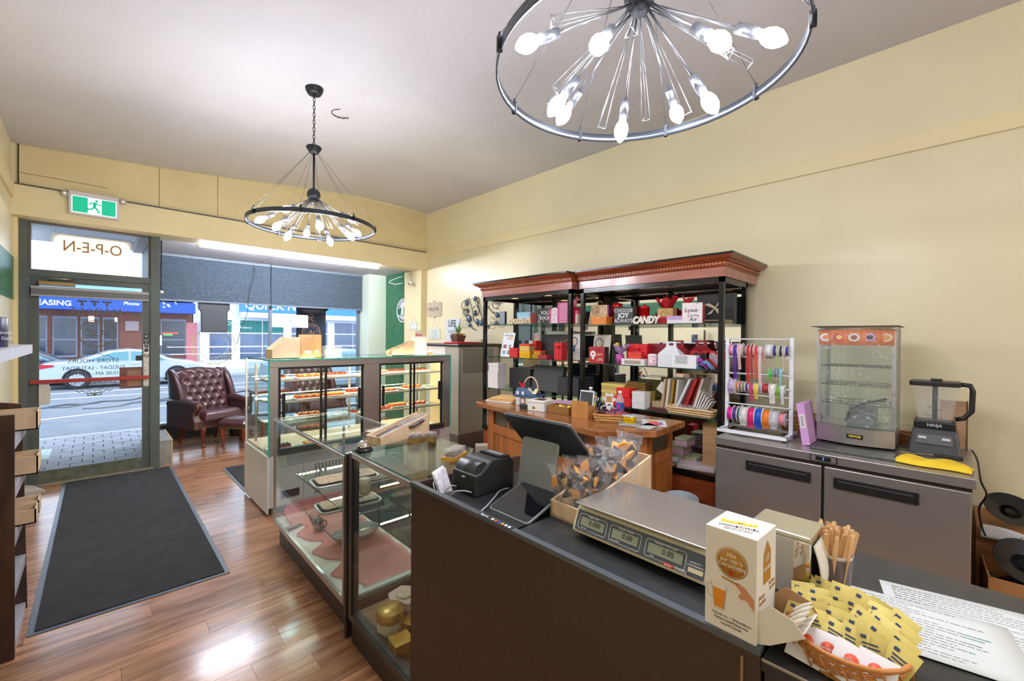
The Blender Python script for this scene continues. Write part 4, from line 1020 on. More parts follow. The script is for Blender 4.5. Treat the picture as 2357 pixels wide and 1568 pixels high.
def face(p, qn, ntile):
    p = Vector((*p, 0)); qn = Vector((*qn, 0)); d = (qn - p); Lf = d.length; d.normalize(); nrm = Vector((d.y, -d.x, 0))
    nrm = -nrm if nrm.dot(Vector((-1, -0.5, 0))) < 0 else nrm
    Rm = Matrix((d, nrm, Vector((0, 0, 1)))).transposed()
    def slab(name, mt, a, b, z0, z1, o0, o1, parent=BAR):
        m = MB(); c = p + d * ((a + b) / 2) + nrm * ((o0 + o1) / 2); m.cbox((c.x, c.y, (z0 + z1) / 2), (b - a, o1 - o0, z1 - z0), Rm); return m.build(name, mt, parent)
    e = min(0.10, Lf * 0.14)
    slab('corner_stile', M_oak2, 0, e, 0, 0.921, 0, 0.022); slab('corner_stile', M_oak2, Lf - e, Lf, 0, 0.921, 0, 0.022)
    slab('top_rail', M_oak2, e, Lf - e, 0.900, 0.921, 0, 0.020); slab('mid_rail', M_oak2, e, Lf - e, 0.695, 0.775, 0, 0.020); slab('base_rail', M_oak2, e, Lf - e, 0.0, 0.10, 0, 0.020)
    w = (Lf - 2 * e) / ntile
    for i in range(ntile):
        slab('slate_tile', M_slate, e + i * w + 0.012, e + (i + 1) * w - 0.012, 0.776, 0.899, 0.001, 0.008)
        if i: slab('tile_stile', M_oak2, e + i * w - 0.012, e + i * w + 0.012, 0.775, 0.90, 0, 0.018)
    nb = max(2, round((Lf - 2 * e) / 0.078)); w = (Lf - 2 * e) / nb
    for i in range(nb): slab('tongue_board', M_oak2, e + i * w + 0.0015, e + (i + 1) * w - 0.0015, 0.10, 0.695, 0.001, 0.010)
face(bd[0], bd[1], 5); face(bd[1], bd[2], 1); face(bd[2], bd[3], 1)
# ------------------------------------------------------------------ under-counter fridge
FR = thing('undercounter_fridge', 'stainless two door undercounter fridge', 'fridge', (3.09, -0.10, 0))
fq = lambda name, mt, *b, p=None, bevel=0: sp(FR, name, mt, *b, p=p, bevel=bevel)
fq('body', mat('fridge_inner', (52, 50, 50), 0.5), 0.03, 0.80, 0.01, 1.22, 0.09, 0.868)
fq('worktop', M_ss, 0.0, 0.86, -0.003, 1.234, 0.87, 0.92, bevel=0.003)
for y0, y1, hy0, hy1 in ((0.012, 0.607, 0.20, 0.562), (0.622, 1.226, 0.672, 1.031)):
    d = fq('door', M_ss, -0.002, 0.03, y0, y1, 0.10, 0.85, bevel=0.004)
    h = fq('handle', M_dark, -0.012, -0.001, hy0, hy1, 0.737, 0.803, p=d, bevel=0.004)
    m = MB(); m.box(-0.0135, -0.0115, hy0 + 0.02, hy1 - 0.02, 0.777, 0.787); m.build('handle_lip', M_nick, d)
    m = MB(); m.box(-0.0125, -0.0115, hy0 + 0.02, hy1 - 0.02, 0.748, 0.772); m.build('handle_recess', mat('deep_black', (8, 8, 9), 0.6), d)
cp = fq('control_panel', mat('control_bezel', (40, 42, 46), 0.4), -0.004, 0.0, 0.546, 0.678, 0.874, 0.915)
m = MB(); m.box(-0.005, -0.0035, 0.552, 0.672, 0.878, 0.911); m.build('bezel_plate', M_ss2, cp)
m = MB(); m.box(-0.0065, -0.0045, 0.576, 0.65, 0.883, 0.906); m.build('display', M_dark, cp)
text('2', 0.02, mat('blue_led', (70, 120, 255), 0.4, emit=3.0), cp, (-0.007, 0.612, 0.8945), (0, -1, 0), (0, 0, 1))
lg = fq('maker_plate', M_dark, -0.004, -0.0015, 0.078, 0.207, 0.338, 0.383)
text('efi', 0.04, M_white, lg, (-0.0045, 0.178, 0.360), (0, -1, 0), (0, 0, 1)); text('EQUIPMENT', 0.014, M_white, lg, (-0.0045, 0.116, 0.366), (0, -1, 0), (0, 0, 1))
for x in (0.08, 0.74):
    for y in (0.06, 1.16):
        m = MB(); m.lathe([(0.03, 0), (0.03, 0.03), (0.018, 0.035), (0.018, 0.09)], 12); m.build('foot', M_dark, FR, (x, y, 0))
# ------------------------------------------------------------------ stainless cabinet with grille
SC = thing('steel_cabinet', 'stainless machine cabinet with perforated grille and black top', 'cabinet', (3.42, 4.5, 0))
cq = lambda name, mt, *b, p=None, bevel=0: sp(SC, name, mt, *b, p=p, bevel=bevel)
cq('plinth', mat('taupe_plinth', (112, 98, 90), 0.5), 0.0, 0.72, 0.0, 0.70, 0, 0.30)
M_sc = mat('cabinet_steel', (190, 184, 174), 0.4, 0.45)
cq('body', M_sc, 0.0, 0.72, 0.01, 0.70, 0.30, 1.465); fp = cq('front_panel', M_sc, 0.035, 0.70, 0.0, 0.01, 0.33, 1.455)
cq('corner_strip', mat('bright_steel_strip', (206, 200, 192), 0.3, 0.7), 0.0, 0.035, -0.002, 0.01, 0.30, 1.465); cq('side_panel', M_lam, -0.004, 0.0, 0.30, 0.70, 0.30, 1.465)
m = MB()
for j in range(16):
    for i in range(24):
        x = 0.075 + i * 0.0225 + (0.011 if j % 2 else 0); z = 1.43 - j * 0.0205
        m.cbox((x, -0.001, z), (0.016, 0.003, 0.009), Matrix.Rotation(0.0, 3, 'Y'))
m.build('grille_holes', mat('grille_dark', (84, 74, 60), 0.6), fp, kind='stuff')
m = MB(); m.box(-0.03, 0.75, -0.03, 0.73, 1.465, 1.505); m.build('top', mat('black_rubber_top', (46, 46, 48), 0.4), SC, bevel=0.015)
# ------------------------------------------------------------------ wing chair + ottoman
M_lea = mat('burgundy_leather', (84, 52, 56), 0.30, coat=0.25, var=0.06, vscale=10)
M_leg = wood('cherry_leg', (92, 36, 18), (150, 66, 32), 0.25, 4, coat=0.4)
M_nail = mat('brass_nail', (206, 176, 96), 0.3, 0.8)
ang = math.atan2(-0.93, 0.366) + PI / 2   # chair front (local -y) to world
CH = thing('wingback_chair', 'burgundy leather wingback armchair with button tufted back', 'armchair', (1.235, 7.70, 0), ang)
def cab_leg(sx, sy):
    m = MB(); pts = [(0, 0, 0.30), (0.012 * sx, 0.014 * sy, 0.25), (0.016 * sx, 0.018 * sy, 0.20), (0.004 * sx, 0.006 * sy, 0.12), (-0.002 * sx, 0, 0.05), (0.010 * sx, 0.012 * sy, 0.02), (0.012 * sx, 0.014 * sy, 0.0)]
    m.tube(pts, [0.042, 0.04, 0.032, 0.022, 0.017, 0.025, 0.020], 12); return m
for s in (-1, 1):
    cab_leg(s, -1).build('leg', M_leg, CH, (s * 0.26, -0.29, 0))
    m = MB(); m.tube([(0, 0, 0.31), (0, 0.02, 0.15), (0, 0.06, 0.0)], [0.032, 0.026, 0.022], 6, smooth=False); m.build('leg', M_leg, CH, (s * 0.25, 0.24, 0))
m = MB(); m.box(-0.31, 0.31, -0.33, 0.30, 0.27, 0.40); m.build('seat_rail', M_lea, CH, bevel=0.02)
def cushion(u, v):
    x = -0.285 + 0.57 * u; y = -0.37 + 0.56 * v
    e = min(u, 1 - u, v, 1 - v); z = 0.40 + 0.105 * (1 - max(0, 1 - e / 0.14) ** 2.4)
    z -= 0.014 * max(0, math.cos((u - 0.5) * 12) * math.cos((v - 0.5) * 11)) ** 6
    return (x, y, z)
m = MB(); m.grid(cushion, 36, 36); m.box(-0.285, 0.285, -0.37, 0.19, 0.385, 0.41); m.build('seat_cushion', M_lea, CH)
# tufted back
BT = []
for r in range(6):
    for c in range(5 if r % 2 == 0 else 4):
        BT.append((-0.24 + 0.12 * c + (0.06 if r % 2 else 0), 0.50 + 0.105 * r))
def backs(u, v):
    z = 0.46 + 0.64 * v - 0.05 * abs(u - 0.5) ** 1.5 * 2 * v; x = (-0.29 + 0.58 * u) * (1 + 0.04 * v)
    y = 0.13 + 0.17 * v - 0.085
    d = min(((x - bx) ** 2 + (z - bz) ** 2) ** 0.5 for bx, bz in BT)
    puff = 0.045 * min(1, d / 0.055) ** 0.7
    e = min(u, 1 - u, (1 - v)) ; puff *= min(1, 0.3 + e / 0.12)
    return (x, y - puff, z)
m = MB(); m.grid(backs, 70, 76); m.build('tufted_back', M_lea, CH)
def bk_out(u, v):
    z = 0.30 + 0.80 * v - 0.05 * abs(u - 0.5) ** 1.5 * 2 * v; return ((-0.30 + 0.60 * u) * (1 + 0.04 * v), 0.24 + 0.14 * v, z)
m = MB(); m.grid(bk_out, 16, 10); m.build('outer_back', M_lea, CH, solid=0.03)
m = MB()
for bx, bz in BT:
    v = (bz - 0.46) / 0.64; m.ball((bx, 0.13 + 0.17 * v - 0.088, bz), 0.010, 8, 5)
m.build('buttons', M_lea, CH, kind='stuff')
for s in (-1, 1):
    # wing
    def wing(u, v, s=s):
        z = 0.62 + 0.46 * v; dep = 0.34 * (1 - 0.55 * v ** 1.5) * (1 if v < 0.85 else 1 - 2.2 * (v - 0.85))
        y = 0.34 + 0.05 * v - dep * u
        bulge = 0.03 * math.sin(PI * u)
        return (s * (0.325 + bulge * 0.6 + 0.03 * u), y, z)
    m = MB(); m.grid(wing, 14, 18); m.build('wing', M_lea, CH, solid=0.075, bevel=0)
    # rolled arm
    m = MB(); pts = [(s * 0.36, 0.30 - 0.66 * i / 12, 0.60 + 0.025 * math.sin(i / 12 * PI)) for i in range(13)]
    m.tube(pts, 0.062, 14); m.build('arm_roll', M_lea, CH)
    m = MB(); m.prism([(0.33, 0.27), (0.33, 0.60), (-0.30, 0.60), (-0.34, 0.55), (-0.27, 0.47), (-0.33, 0.38), (-0.34, 0.27)], s * 0.36 - 0.045, s * 0.36 + 0.045, 'x'); m.build('arm_panel', M_lea, CH, bevel=0.012)
    m = MB()
    fr = [(0.615, -0.37), (0.60, -0.375), (0.57, -0.37), (0.54, -0.345), (0.50, -0.30), (0.46, -0.295), (0.42, -0.33), (0.37, -0.355), (0.32, -0.36), (0.28, -0.36)]
    for q in range(len(fr) - 1):
        for w in range(3):
            f = w / 3; z = fr[q][0] * (1 - f) + fr[q + 1][0] * f; y = fr[q][1] * (1 - f) + fr[q + 1][1] * f
            for off in (-0.03, 0.03): m.ball((s * 0.36 + off, y - 0.003, z), 0.0055, 6, 4)
    m.build('nail_trim', M_nail, CH, kind='stuff')
    m = MB(); m.lathe([(0.05, 0), (0.045, 0.012), (0.0, 0.016)], 16); m.build('scroll_face', M_lea, CH, (s * 0.36, -0.362, 0.60), (PI / 2, 0, 0))
m = MB()
for k in range(24): m.ball((-0.29 + k * 0.0252, -0.338, 0.29), 0.005, 6, 4)
m.build('nail_trim', M_nail, CH, kind='stuff')
OT = thing('ottoman', 'burgundy leather ottoman with cherry cabriole legs', 'ottoman', (1.555, 7.205, 0), math.radians(36))
def ott(u, v):
    x = -0.225 + 0.45 * u; y = -0.215 + 0.43 * v; e = min(u, 1 - u, v, 1 - v)
    return (x, y, 0.345 + 0.085 * (1 - max(0, 1 - e / 0.3) ** 2.2))
m = MB(); m.grid(ott, 24, 24); m.box(-0.225, 0.225, -0.215, 0.215, 0.335, 0.346); m.build('cushion', M_lea, OT)
m = MB(); m.box(-0.215, 0.215, -0.205, 0.205, 0.27, 0.336); m.build('apron', M_lea, OT, bevel=0.012)
m = MB(); m.tube([(p[0], p[1], 0.274) for p in rrect(-0.217, 0.217, -0.207, 0.207, 0.02)], 0.004, 5, closed=True); m.build('gold_piping', M_nail, OT)
for sx in (-1, 1):
    for sy in (-1, 1): cab_leg(sx, sy).build('leg', M_leg, OT, (sx * 0.165, sy * 0.165, 0)).scale = (0.9, 0.9, 0.92)
t = thing('black_case', 'small black case on the floor behind the ottoman', 'case', (1.66, 7.98, 0), 0.1)
m = MB(); m.box(-0.12, 0.12, -0.08, 0.08, 0, 0.12); m.build('shell', M_dark, t, bevel=0.02); m = MB(); m.tube([(-0.04, 0, 0.12), (-0.035, 0, 0.15), (0.035, 0, 0.15), (0.04, 0, 0.12)], 0.006); m.build('handle', M_dark, t)
# second wing chair glimpsed through the bakery case
c2 = dup(CH, (2.72, 7.62, 0), math.radians(8), 'burgundy leather wingback armchair glimpsed through the bakery case')
def bar_table():
    t = thing('side_table', 'dark small table glimpsed through the left doors of the bakery case', 'table', (1.98, 7.55, 0))
    m = MB(); m.box(-0.25, 0.25, -0.22, 0.22, 0.70, 0.74); m.build('table_top', M_mah, t)
    for sx in (-1, 1):
        for sy in (-1, 1):
            m = MB(); m.box(sx * 0.21 - 0.015, sx * 0.21 + 0.015, sy * 0.18 - 0.015, sy * 0.18 + 0.015, 0, 0.70); m.build('leg', M_dark, t)
bar_table()
# ------------------------------------------------------------------ slanted wooden rack at the left edge
RK = thing('wooden_rack', 'dark stained rack with slanted shelves at the left edge', 'rack', (-0.30, 3.20, 0))
M_drk = wood('dark_stained_wood', (58, 36, 26), (92, 62, 46), 0.4, 3, (3, 3, 1)); M_gsh = mat('grey_washed_shelf', (166, 164, 172), 0.4, var=0.12, vscale=9)
rq = lambda name, mt, *b, p=None: sp(RK, name, mt, *b, p=p)
for y in (0.0, 0.53):
    m = MB(); m.prism([(-0.27, 0), (0.02, 0), (0.0, 1.19), (-0.27, 1.24)], y, y + 0.022, 'y'); m.build('side_panel', M_drk, RK)
rq('post', M_drk, -0.03, 0.02, -0.02, 0.0, 0, 1.2)
for z in (0.02, 0.30, 0.56, 0.80, 1.05):
    s = rq('shelf', M_gsh, -0.26, 0.012, 0.022, 0.53, z, z + 0.018); rq('shelf_lip', M_gsh, 0.0, 0.014, 0.022, 0.53, z - 0.035, z + 0.017, p=s)
M_pine = wood('pale_birch', (206, 176, 138), (232, 206, 170), 0.5, 3, (2, 8, 2))
def tray_box(T, w, l, h, th=0.006, h2=None, nm='panel'):
    """open wooden box, local: x width, y length; h front height, h2 back height"""
    h2 = h2 or h
    m = MB(); m.box(-w / 2, w / 2, -l / 2, l / 2, 0, th); m.build('base', M_pine, T)
    for s in (-1, 1):
        m = MB(); x = s * (w / 2 - th / 2); m.prism([(-l / 2, 0), (l / 2, 0), (l / 2, h2), (-l / 2, h)], x - th / 2, x + th / 2, 'x'); m.build('side_panel', M_pine, T)
    m = MB(); m.box(-w / 2, w / 2, -l / 2, -l / 2 + th, 0, h); m.build('front_panel', M_pine, T)
    m = MB(); m.box(-w / 2, w / 2, l / 2 - th, l / 2, 0, h2); m.build('back_panel', M_pine, T)
k = 0
for z, ys, pl in ((1.069, (0.42,), 'top shelf'), (0.819, (0.44,), 'second shelf'), (0.579, (0.47, 0.30), 'third shelf')):
    for y in ys:
        t = thing('birch_crate', 'open birch crate on the %s of the dark rack%s' % (pl, ', nearer end' if y == 0.30 else ''), 'crate', (-0.345, 3.20 + y - 0.012, z), 0.0)
        tray_box(t, 0.24, 0.13 if len(ys) > 1 else 0.19, 0.075 if z < 0.7 else 0.10)
        for q in range(0 if z < 0.7 else 2):
            m = MB(); m.box(-0.115, 0.115, -0.03 + q * 0.06, -0.026 + q * 0.06, 0.006, 0.09); m.build('divider', M_pine, t)
        if pl == 'second shelf':
            m = MB(); m.ball((0.04, 0.05, 0.06), 0.035, 10, 6, (1.2, 1, 0.8)); m.build('yellow_packet', mat('yellow_wrapper', (232, 196, 40), 0.35), t)
TL = thing('tall_shelf', 'tall dark shelf with white top cut by the left edge', 'shelf', (-0.565, 2.2, 0))
tq = lambda name, mt, *b: sp(TL, name, mt, *b)
tq('top_board', mat('whitewashed_board', (206, 204, 212), 0.35, var=0.08, vscale=6), 0.0, 0.275, -0.2, 1.98, 1.47, 1.525)
tq('carcass', M_drk, 0.0, 0.02, -0.2, 0.9, 0, 1.47); tq('side_panel', M_bl2, 0.0, 0.19, 0.88, 0.90, 0, 1.47)
for z in (0.3, 0.6, 0.9, 1.2): tq('shelf', M_drk, 0.02, 0.20, -0.2, 0.88, z, z + 0.02)
t = thing('drinking_chocolate_tin', 'navy printed tin on the white shelf top at left edge', 'tin', (-0.375, 3.42, 1.5255))
m = MB(); m.lathe([(0.052, 0), (0.054, 0.003), (0.054, 0.15), (0.05, 0.154)], 28); m.build('body', mat('navy_tin', (54, 58, 86), 0.35), t)
for i, (s, z) in enumerate((('Traditional', 0.075), ('Mild | Dark', 0.045))): text(s, 0.022, M_white, t, (0.03, -0.047, z), (0.8, 0.55, 0), (0, 0, 1))
t = thing('framed_notice', 'dark framed notice standing at the far left edge', 'frame', (-0.42, 3.25, 1.5255), -0.2)
m = MB(); m.box(-0.09, 0.075, -0.006, 0.006, 0, 0.24); m.build('frame', M_drk, t); m = MB(); m.box(-0.08, 0.062, -0.009, -0.006, 0.014, 0.226); m.build('sheet', mat('dim_print', (96, 70, 60), 0.5), t)
# ================================================================== GOODS ON THE SHELVES
def cm(col, rough=0.5, **k): return mat('card_%02x%02x%02x' % tuple(col), col, rough, **k)
RT, UPV = (0, -1, 0), (0, 0, 1)     # lettering on faces that look towards the room
def carton(label, X, Y, Z, dx, dy, h, col, lid=None, rz=0.0, name='gift_box', cat='box', lh=None, group=None, top=True, rib=None):
    t = thing(name, label, cat, (X, Y, Z), rz, group)
    m = MB(); m.box(-dx / 2, dx / 2, -dy / 2, dy / 2, 0, h); m.build('body', col if not isinstance(col, tuple) else cm(col), t, bevel=0.0015)
    lh = lh or min(0.035, h * 0.4)
    if top:
        m = MB(); e = 0.002; m.box(-dx / 2 - e, dx / 2 + e, -dy / 2 - e, dy / 2 + e, h - lh, h + 0.002)
        lm = lid if lid is not None else col
        m.build('lid', lm if not isinstance(lm, tuple) else cm(lm), t, bevel=0.0015)
    if rib:
        rm = cm(rib, 0.3); e = 0.004
        m = MB(); m.box(-dx / 2 - e, dx / 2 + e, -0.008, 0.008, 0.0, h + 0.004); m.build('ribbon', rm, t)
        m = MB()
        for s in (-1, 1): m.tube([(-dx / 2 - 0.006, 0, h * 0.75), (-dx / 2 - 0.012, s * 0.022, h * 0.75 + 0.014), (-dx / 2 - 0.012, s * 0.03, h * 0.75 - 0.004), (-dx / 2 - 0.006, 0, h * 0.75)], 0.006, 6)
        m.build('bow', rm, t)
    return t
def fl(t, txt, size, col, x, y, z, **k):
    return text(txt, size, cm(col) if isinstance(col, tuple) else col, t, (x, y, z), RT, UPV, **k)
Z1, Z2, Z3, ZB = 1.7455, 1.3705, 1.0005, 0.5465
# ---- left unit, top shelf
t = carton('narrow dark plaque on end at left of the top shelf', 3.46, 3.69, Z1, 0.03, 0.085, 0.155, (58, 48, 46), top=False, name='word_plaque', cat='plaque')
m = MB(); m.box(-0.018, -0.0155, -0.04, 0.04, 0.006, 0.149); m.build('printed_face', mat('grey_print', (150, 160, 178), 0.5, var=0.3, vscale=60), t)
t = thing('chocolate_letters', 'standing cut out letters spelling CHOCOLATE', 'letters', (3.40, 3.355, Z1 + 0.030))
text('CHOCOLATE', 0.075, cm((236, 206, 170)), t, (0, 0, 0), RT, UPV, ext=0.008, offset=0.004, sx=0.72, name='letters')
m = MB(); m.box(0.012, 0.04, -0.16, 0.16, -0.030, -0.022); m.build('base', cm((226, 190, 150)), t)
t = carton('pale blue picture box with red dotted end', 3.52, 3.36, Z1, 0.12, 0.20, 0.135, (170, 206, 222), (150, 196, 216), name='picture_box')
m = MB(); m.box(-0.055, 0.055, -0.103, -0.1005, 0.01, 0.125); m.build('dotted_end', mat('red_dots', (226, 120, 110), 0.5, var=0.5, vscale=70), t)
for k in range(3):
    m = MB(); m.prism([(-0.014, 0), (0.014, 0), (0, 0.05)], -0.0625, -0.0605, 'x'); m.build('printed_figure', cm((196, 40, 60) if k % 2 == 0 else (40, 40, 60)), t, (0, -0.05 + k * 0.05, 0.02))
t = thing('you_rock_mug_box', 'black YOU ROCK mug box with scattered dots', 'mug box', (3.48, 3.015, Z1))
m = MB(); m.box(-0.05, 0.05, -0.062, 0.062, 0, 0.165); m.build('body', cm((40, 34, 40)), t)
m = MB(); m.box(-0.051, 0.05, -0.072, -0.0622, 0, 0.165); m.build('pink_side', cm((226, 70, 110)), t)
fl(t, 'YOU', 0.055, (240, 236, 240), -0.0515, 0.0, 0.115); fl(t, 'ROCK', 0.05, (240, 236, 240), -0.0515, 0.0, 0.06)
for k in range(6):
    m = MB(); m.cbox((-0.0512, random.uniform(-0.05, 0.05), random.uniform(0.015, 0.15)), (0.001, 0.01, 0.01)); m.build('printed_dot', cm(((226, 70, 110), (240, 190, 60))[k % 2]), t)
t = thing('purse_box', 'white floral purse shaped gift box', 'gift box', (3.50, 2.90, Z1), 0.1)
arch_ = [(-0.07, 0), (0.07, 0), (0.07, 0.08)] + [(0.07 * math.cos(a), 0.085 + 0.085 * math.sin(a)) for a in [PI * i / 10 for i in range(11)]] + [(-0.07, 0.08)]
m = MB(); m.prism(arch_, -0.05, 0.05, 'x'); m.build('body', mat('gold_satin', (226, 206, 176), 0.35), t)
m = MB(); m.prism([(p[0] * 0.98, p[1] * 0.98 + 0.001) for p in arch_], -0.053, -0.0505, 'x'); m.build('floral_face', mat('floral_print', (226, 206, 222), 0.5, var=0.25, vscale=45), t)
t = thing('striped_gift_bag', 'magenta and pink striped gift bag', 'gift bag', (3.47, 2.765, Z1))
m = MB(); m.box(-0.05, 0.05, -0.065, 0.065, 0, 0.215); m.build('bag', cm((190, 60, 120)), t)
for k in range(10):
    m = MB(); m.box(-0.0515, -0.0502, -0.064, 0.04, 0.012 + k * 0.020, 0.020 + k * 0.020); m.build('stripe', cm((236, 196, 212)), t)
t = thing('red_tall_box', 'tall red box topped with a pink tulle bow', 'gift box', (3.56, 2.70, Z1))
m = MB(); m.box(-0.04, 0.04, -0.04, 0.04, 0, 0.165); m.build('body', cm((206, 28, 48), 0.35), t)
m = MB()
for k in range(5): m.ball((random.uniform(-0.015, 0.015), random.uniform(-0.02, 0.02), 0.19 + 0.02 * k), 0.026 - 0.003 * k, 8, 5, (1, 1.2, 1))
m.build('tulle_bow', cm((240, 130, 150), 0.7), t)
carton('thin pink and cream packet beside the red tall box', 3.52, 2.645, Z1, 0.05, 0.03, 0.13, (236, 206, 190), (226, 90, 130), name='thin_packet', cat='packet')
m = MB(); pts = [(0.03 * math.cos(a) * (1 if k % 2 else 0.45), 0.03 * math.sin(a) * (1 if k % 2 else 0.45)) for k, a in enumerate([2 * PI * i / 12 for i in range(12)])]
m.prism(pts, -0.003, 0.003, 'x'); tag(m.build('maple_leaf_ornament', cm((226, 120, 40)), None, (3.337, 2.60, 1.712)), 'orange maple leaf hung under the top glass shelf edge', 'ornament')
# ---- left unit, middle shelf
t = thing('product_card', 'white product card with small pictures leaning on shelf', 'card', (3.44, 3.62, Z2 + 0.0015), 0.0)
m = MB(); m.M = Matrix.Rotation(0.22, 4, 'Y'); m.box(-0.003, 0.003, -0.095, 0.095, 0.0, 0.285); m.build('card', cm((240, 240, 246)), t)
m2 = Matrix.Rotation(0.22, 3, 'Y')
for i, (yy, zz, c) in enumerate(((0.04, 0.03, (130, 170, 210)), (-0.04, 0.03, (130, 120, 100)), (0.04, 0.10, (150, 90, 90)), (-0.04, 0.10, (170, 170, 180)), (-0.045, 0.20, (236, 206, 150)))):
    m = MB(); p = m2 @ Vector((-0.0045, yy, zz + 0.02)); m.cbox(p, (0.001, 0.05, 0.045), m2); m.build('photo_print', cm(c), t)
p = m2 @ Vector((-0.0045, 0, 0.25)); text('Mint Chocolate', 0.022, cm((90, 90, 130)), t, p, RT, m2 @ Vector((0, 0, 1)))
p = m2 @ Vector((-0.0045, 0, 0.215)); text('Bark', 0.022, cm((90, 90, 130)), t, p, RT, m2 @ Vector((0, 0, 1)))
for i, (yy, c, l) in enumerate(((3.52, (50, 54, 66), 'dark floral slim box behind the product card'), (3.463, (96, 132, 140), 'teal slim box behind the red carton'), (3.406, (44, 28, 36), 'black slim box printed with hearts'), (3.349, (214, 206, 212), 'pale slim box next to the hearts box'), (3.292, (222, 60, 36), 'orange red slim box at the end of the row'))):
    t = carton(l, 3.62, yy, Z2, 0.10, 0.05, 0.19, c, name='slim_box')
    if i == 2:
        for q in range(3):
            m = MB(); m.ball((-0.051, 0.0, 0.04 + q * 0.055), 0.018, 8, 5, (0.08, 1, 1)); m.build('printed_heart', cm((226, 40, 60)), t)
carton('square red carton in front of the slim boxes', 3.43, 3.44, Z2, 0.09, 0.13, 0.105, (206, 30, 40))
carton('flat yellow gold carton, lower of the pair', 3.42, 3.255, Z2, 0.09, 0.16, 0.075, mat('yellow_gold_foil', (236, 184, 40), 0.3, 0.4), name='gold_box')
carton('pale gold carton on top of the yellow one', 3.43, 3.27, Z2 + 0.079, 0.09, 0.15, 0.075, mat('pale_gold_foil', (232, 206, 130), 0.3, 0.5), MATS['card_%02x%02x%02x' % (222, 60, 36)], name='gold_box', lh=0.02)
carton('small gold ballotin right of the yellow carton', 3.42, 3.09, Z2, 0.08, 0.11, 0.04, mat('gold_bright', (226, 176, 70), 0.25, 0.7), name='gold_box')
carton('small gold and orange ballotin stacked on another', 3.43, 3.085, Z2 + 0.044, 0.08, 0.10, 0.04, MATS['gold_bright'], (222, 90, 36), name='gold_box')
carton('flat crimson carton right of the gold ballotins', 3.41, 2.985, Z2, 0.09, 0.12, 0.045, (170, 36, 56))
def black_box(label, X, Y, Z, dx, dy, h, rz=0, bow=False, **k):
    t = carton(label, X, Y, Z, dx, dy, h, mat('matte_black_card', (54, 52, 54), 0.5), name='black_gift_box', **k)
    if bow:
        m = MB(); x = -dx / 2 - 0.004
        for a in ((0, 0.8), (0, 2.2), (0, -0.6), (0, 3.6)):
            m.tube([(x, 0, h * 0.6), (x - 0.004, 0.03 * math.cos(a[1]), h * 0.6 + 0.03 * math.sin(a[1])), (x, 0.075 * math.cos(a[1]), h * 0.6 + 0.055 * math.sin(a[1]))], 0.005, 5)
        m.tube([(x, dy / 2, h * 0.25), (x, 0, h * 0.6), (x, -dy / 2, h * 0.95)], 0.003, 4)
        m.build('gold_bow', mat('gold_cord', (212, 176, 84), 0.35, 0.5), t)
    return t
black_box('large black gift box with gold cord bow, left of the pair', 3.72, 3.17, Z2, 0.05, 0.24, 0.26)
black_box('large black gift box with gold cord bow, in front', 3.66, 2.97, Z2, 0.05, 0.36, 0.255, bow=True)
carton('pale flat carton laid on top of the black gift boxes', 3.69, 3.00, Z2 + 0.263, 0.07, 0.36, 0.035, (214, 208, 206), name='flat_carton')
t = carton('red box with a satin bow beside the front post', 3.44, 2.80, Z2, 0.09, 0.10, 0.175, (206, 24, 40), rib=(226, 40, 52), name='bow_box')
for i, (yy, X) in enumerate(((2.715, 3.62),)):
    pass
def certificate(label, X, Y, Z):
    t = thing('certificate', label, 'certificate', (X, Y, Z), 0.0)
    R3 = Matrix.Rotation(0.16, 3, 'Y')
    m = MB(); m.M = R3.to_4x4(); m.box(-0.003, 0.003, -0.10, 0.10, 0, 0.275); m.build('frame', cm((206, 196, 180)), t)
    m = MB(); m.M = R3.to_4x4(); m.box(-0.0045, -0.003, -0.09, 0.09, 0.012, 0.262); m.build('sheet', cm((224, 216, 204)), t)
    def P(y, z): return R3 @ Vector((-0.0055, y, z))
    m = MB(); m.tube([P(0.03 + 0.045 * math.cos(a), 0.19 + 0.045 * math.sin(a)) for a in [2 * PI * k / 24 for k in range(24)]], 0.005, 4, closed=True); m.build('rosette', cm((52, 74, 130)), t)
    m = MB(); m.cbox(P(0.03, 0.19), (0.001, 0.06, 0.06), R3); m.build('rosette_centre', cm((214, 196, 150)), t)
    for s in (-1, 1):
        m = MB(); m.cbox(P(0.03 + s * 0.014, 0.115), (0.001, 0.02, 0.06), R3); m.build('ribbon_tail', cm((52, 74, 130)), t)
    for k in range(5):
        m = MB(); m.cbox(P(-0.03, 0.12 - 0.02 * k), (0.001, 0.08, 0.004), R3); m.build('text_line', cm((150, 146, 150)), t)
certificate('award certificate with blue rosette right of the front post', 3.55, 2.705, Z2)
certificate('award certificate with blue rosette seen at end of right unit', 3.60, 2.425, 1.3605)
# ---- left unit, lower shelf and base
for k in range(3): carton('small white carton, %s of the white stack' % ('lowest', 'middle', 'topmost')[k], 3.41 + 0.003 * k, 3.74 + 0.006 * (k % 2), Z3 + k * 0.098, 0.13, 0.17, 0.095, (228, 222, 222), name='white_carton', group='stack of white cartons')
for k in range(5): black_box('flat black gift box, number %s in the far stack' % ('one from bottom', 'two from bottom', 'three from bottom', 'four from bottom', 'five, topmost')[k], 3.68, 3.50, Z3 + k * 0.047, 0.26, 0.34, 0.045, lh=0.02, group='flat black boxes, far stack')
for k in range(4): black_box('flat black gift box, %s of the stack behind the front post' % ('lowest', 'second', 'third', 'topmost')[k], 3.62, 2.74, Z3 + k * 0.047, 0.26, 0.27, 0.045, lh=0.02, group='flat black boxes behind the front post')
t = thing('black_gift_box', 'big black box lid leaning upright on the lower shelf', 'box', (3.50, 3.05, Z3 + 0.0135))
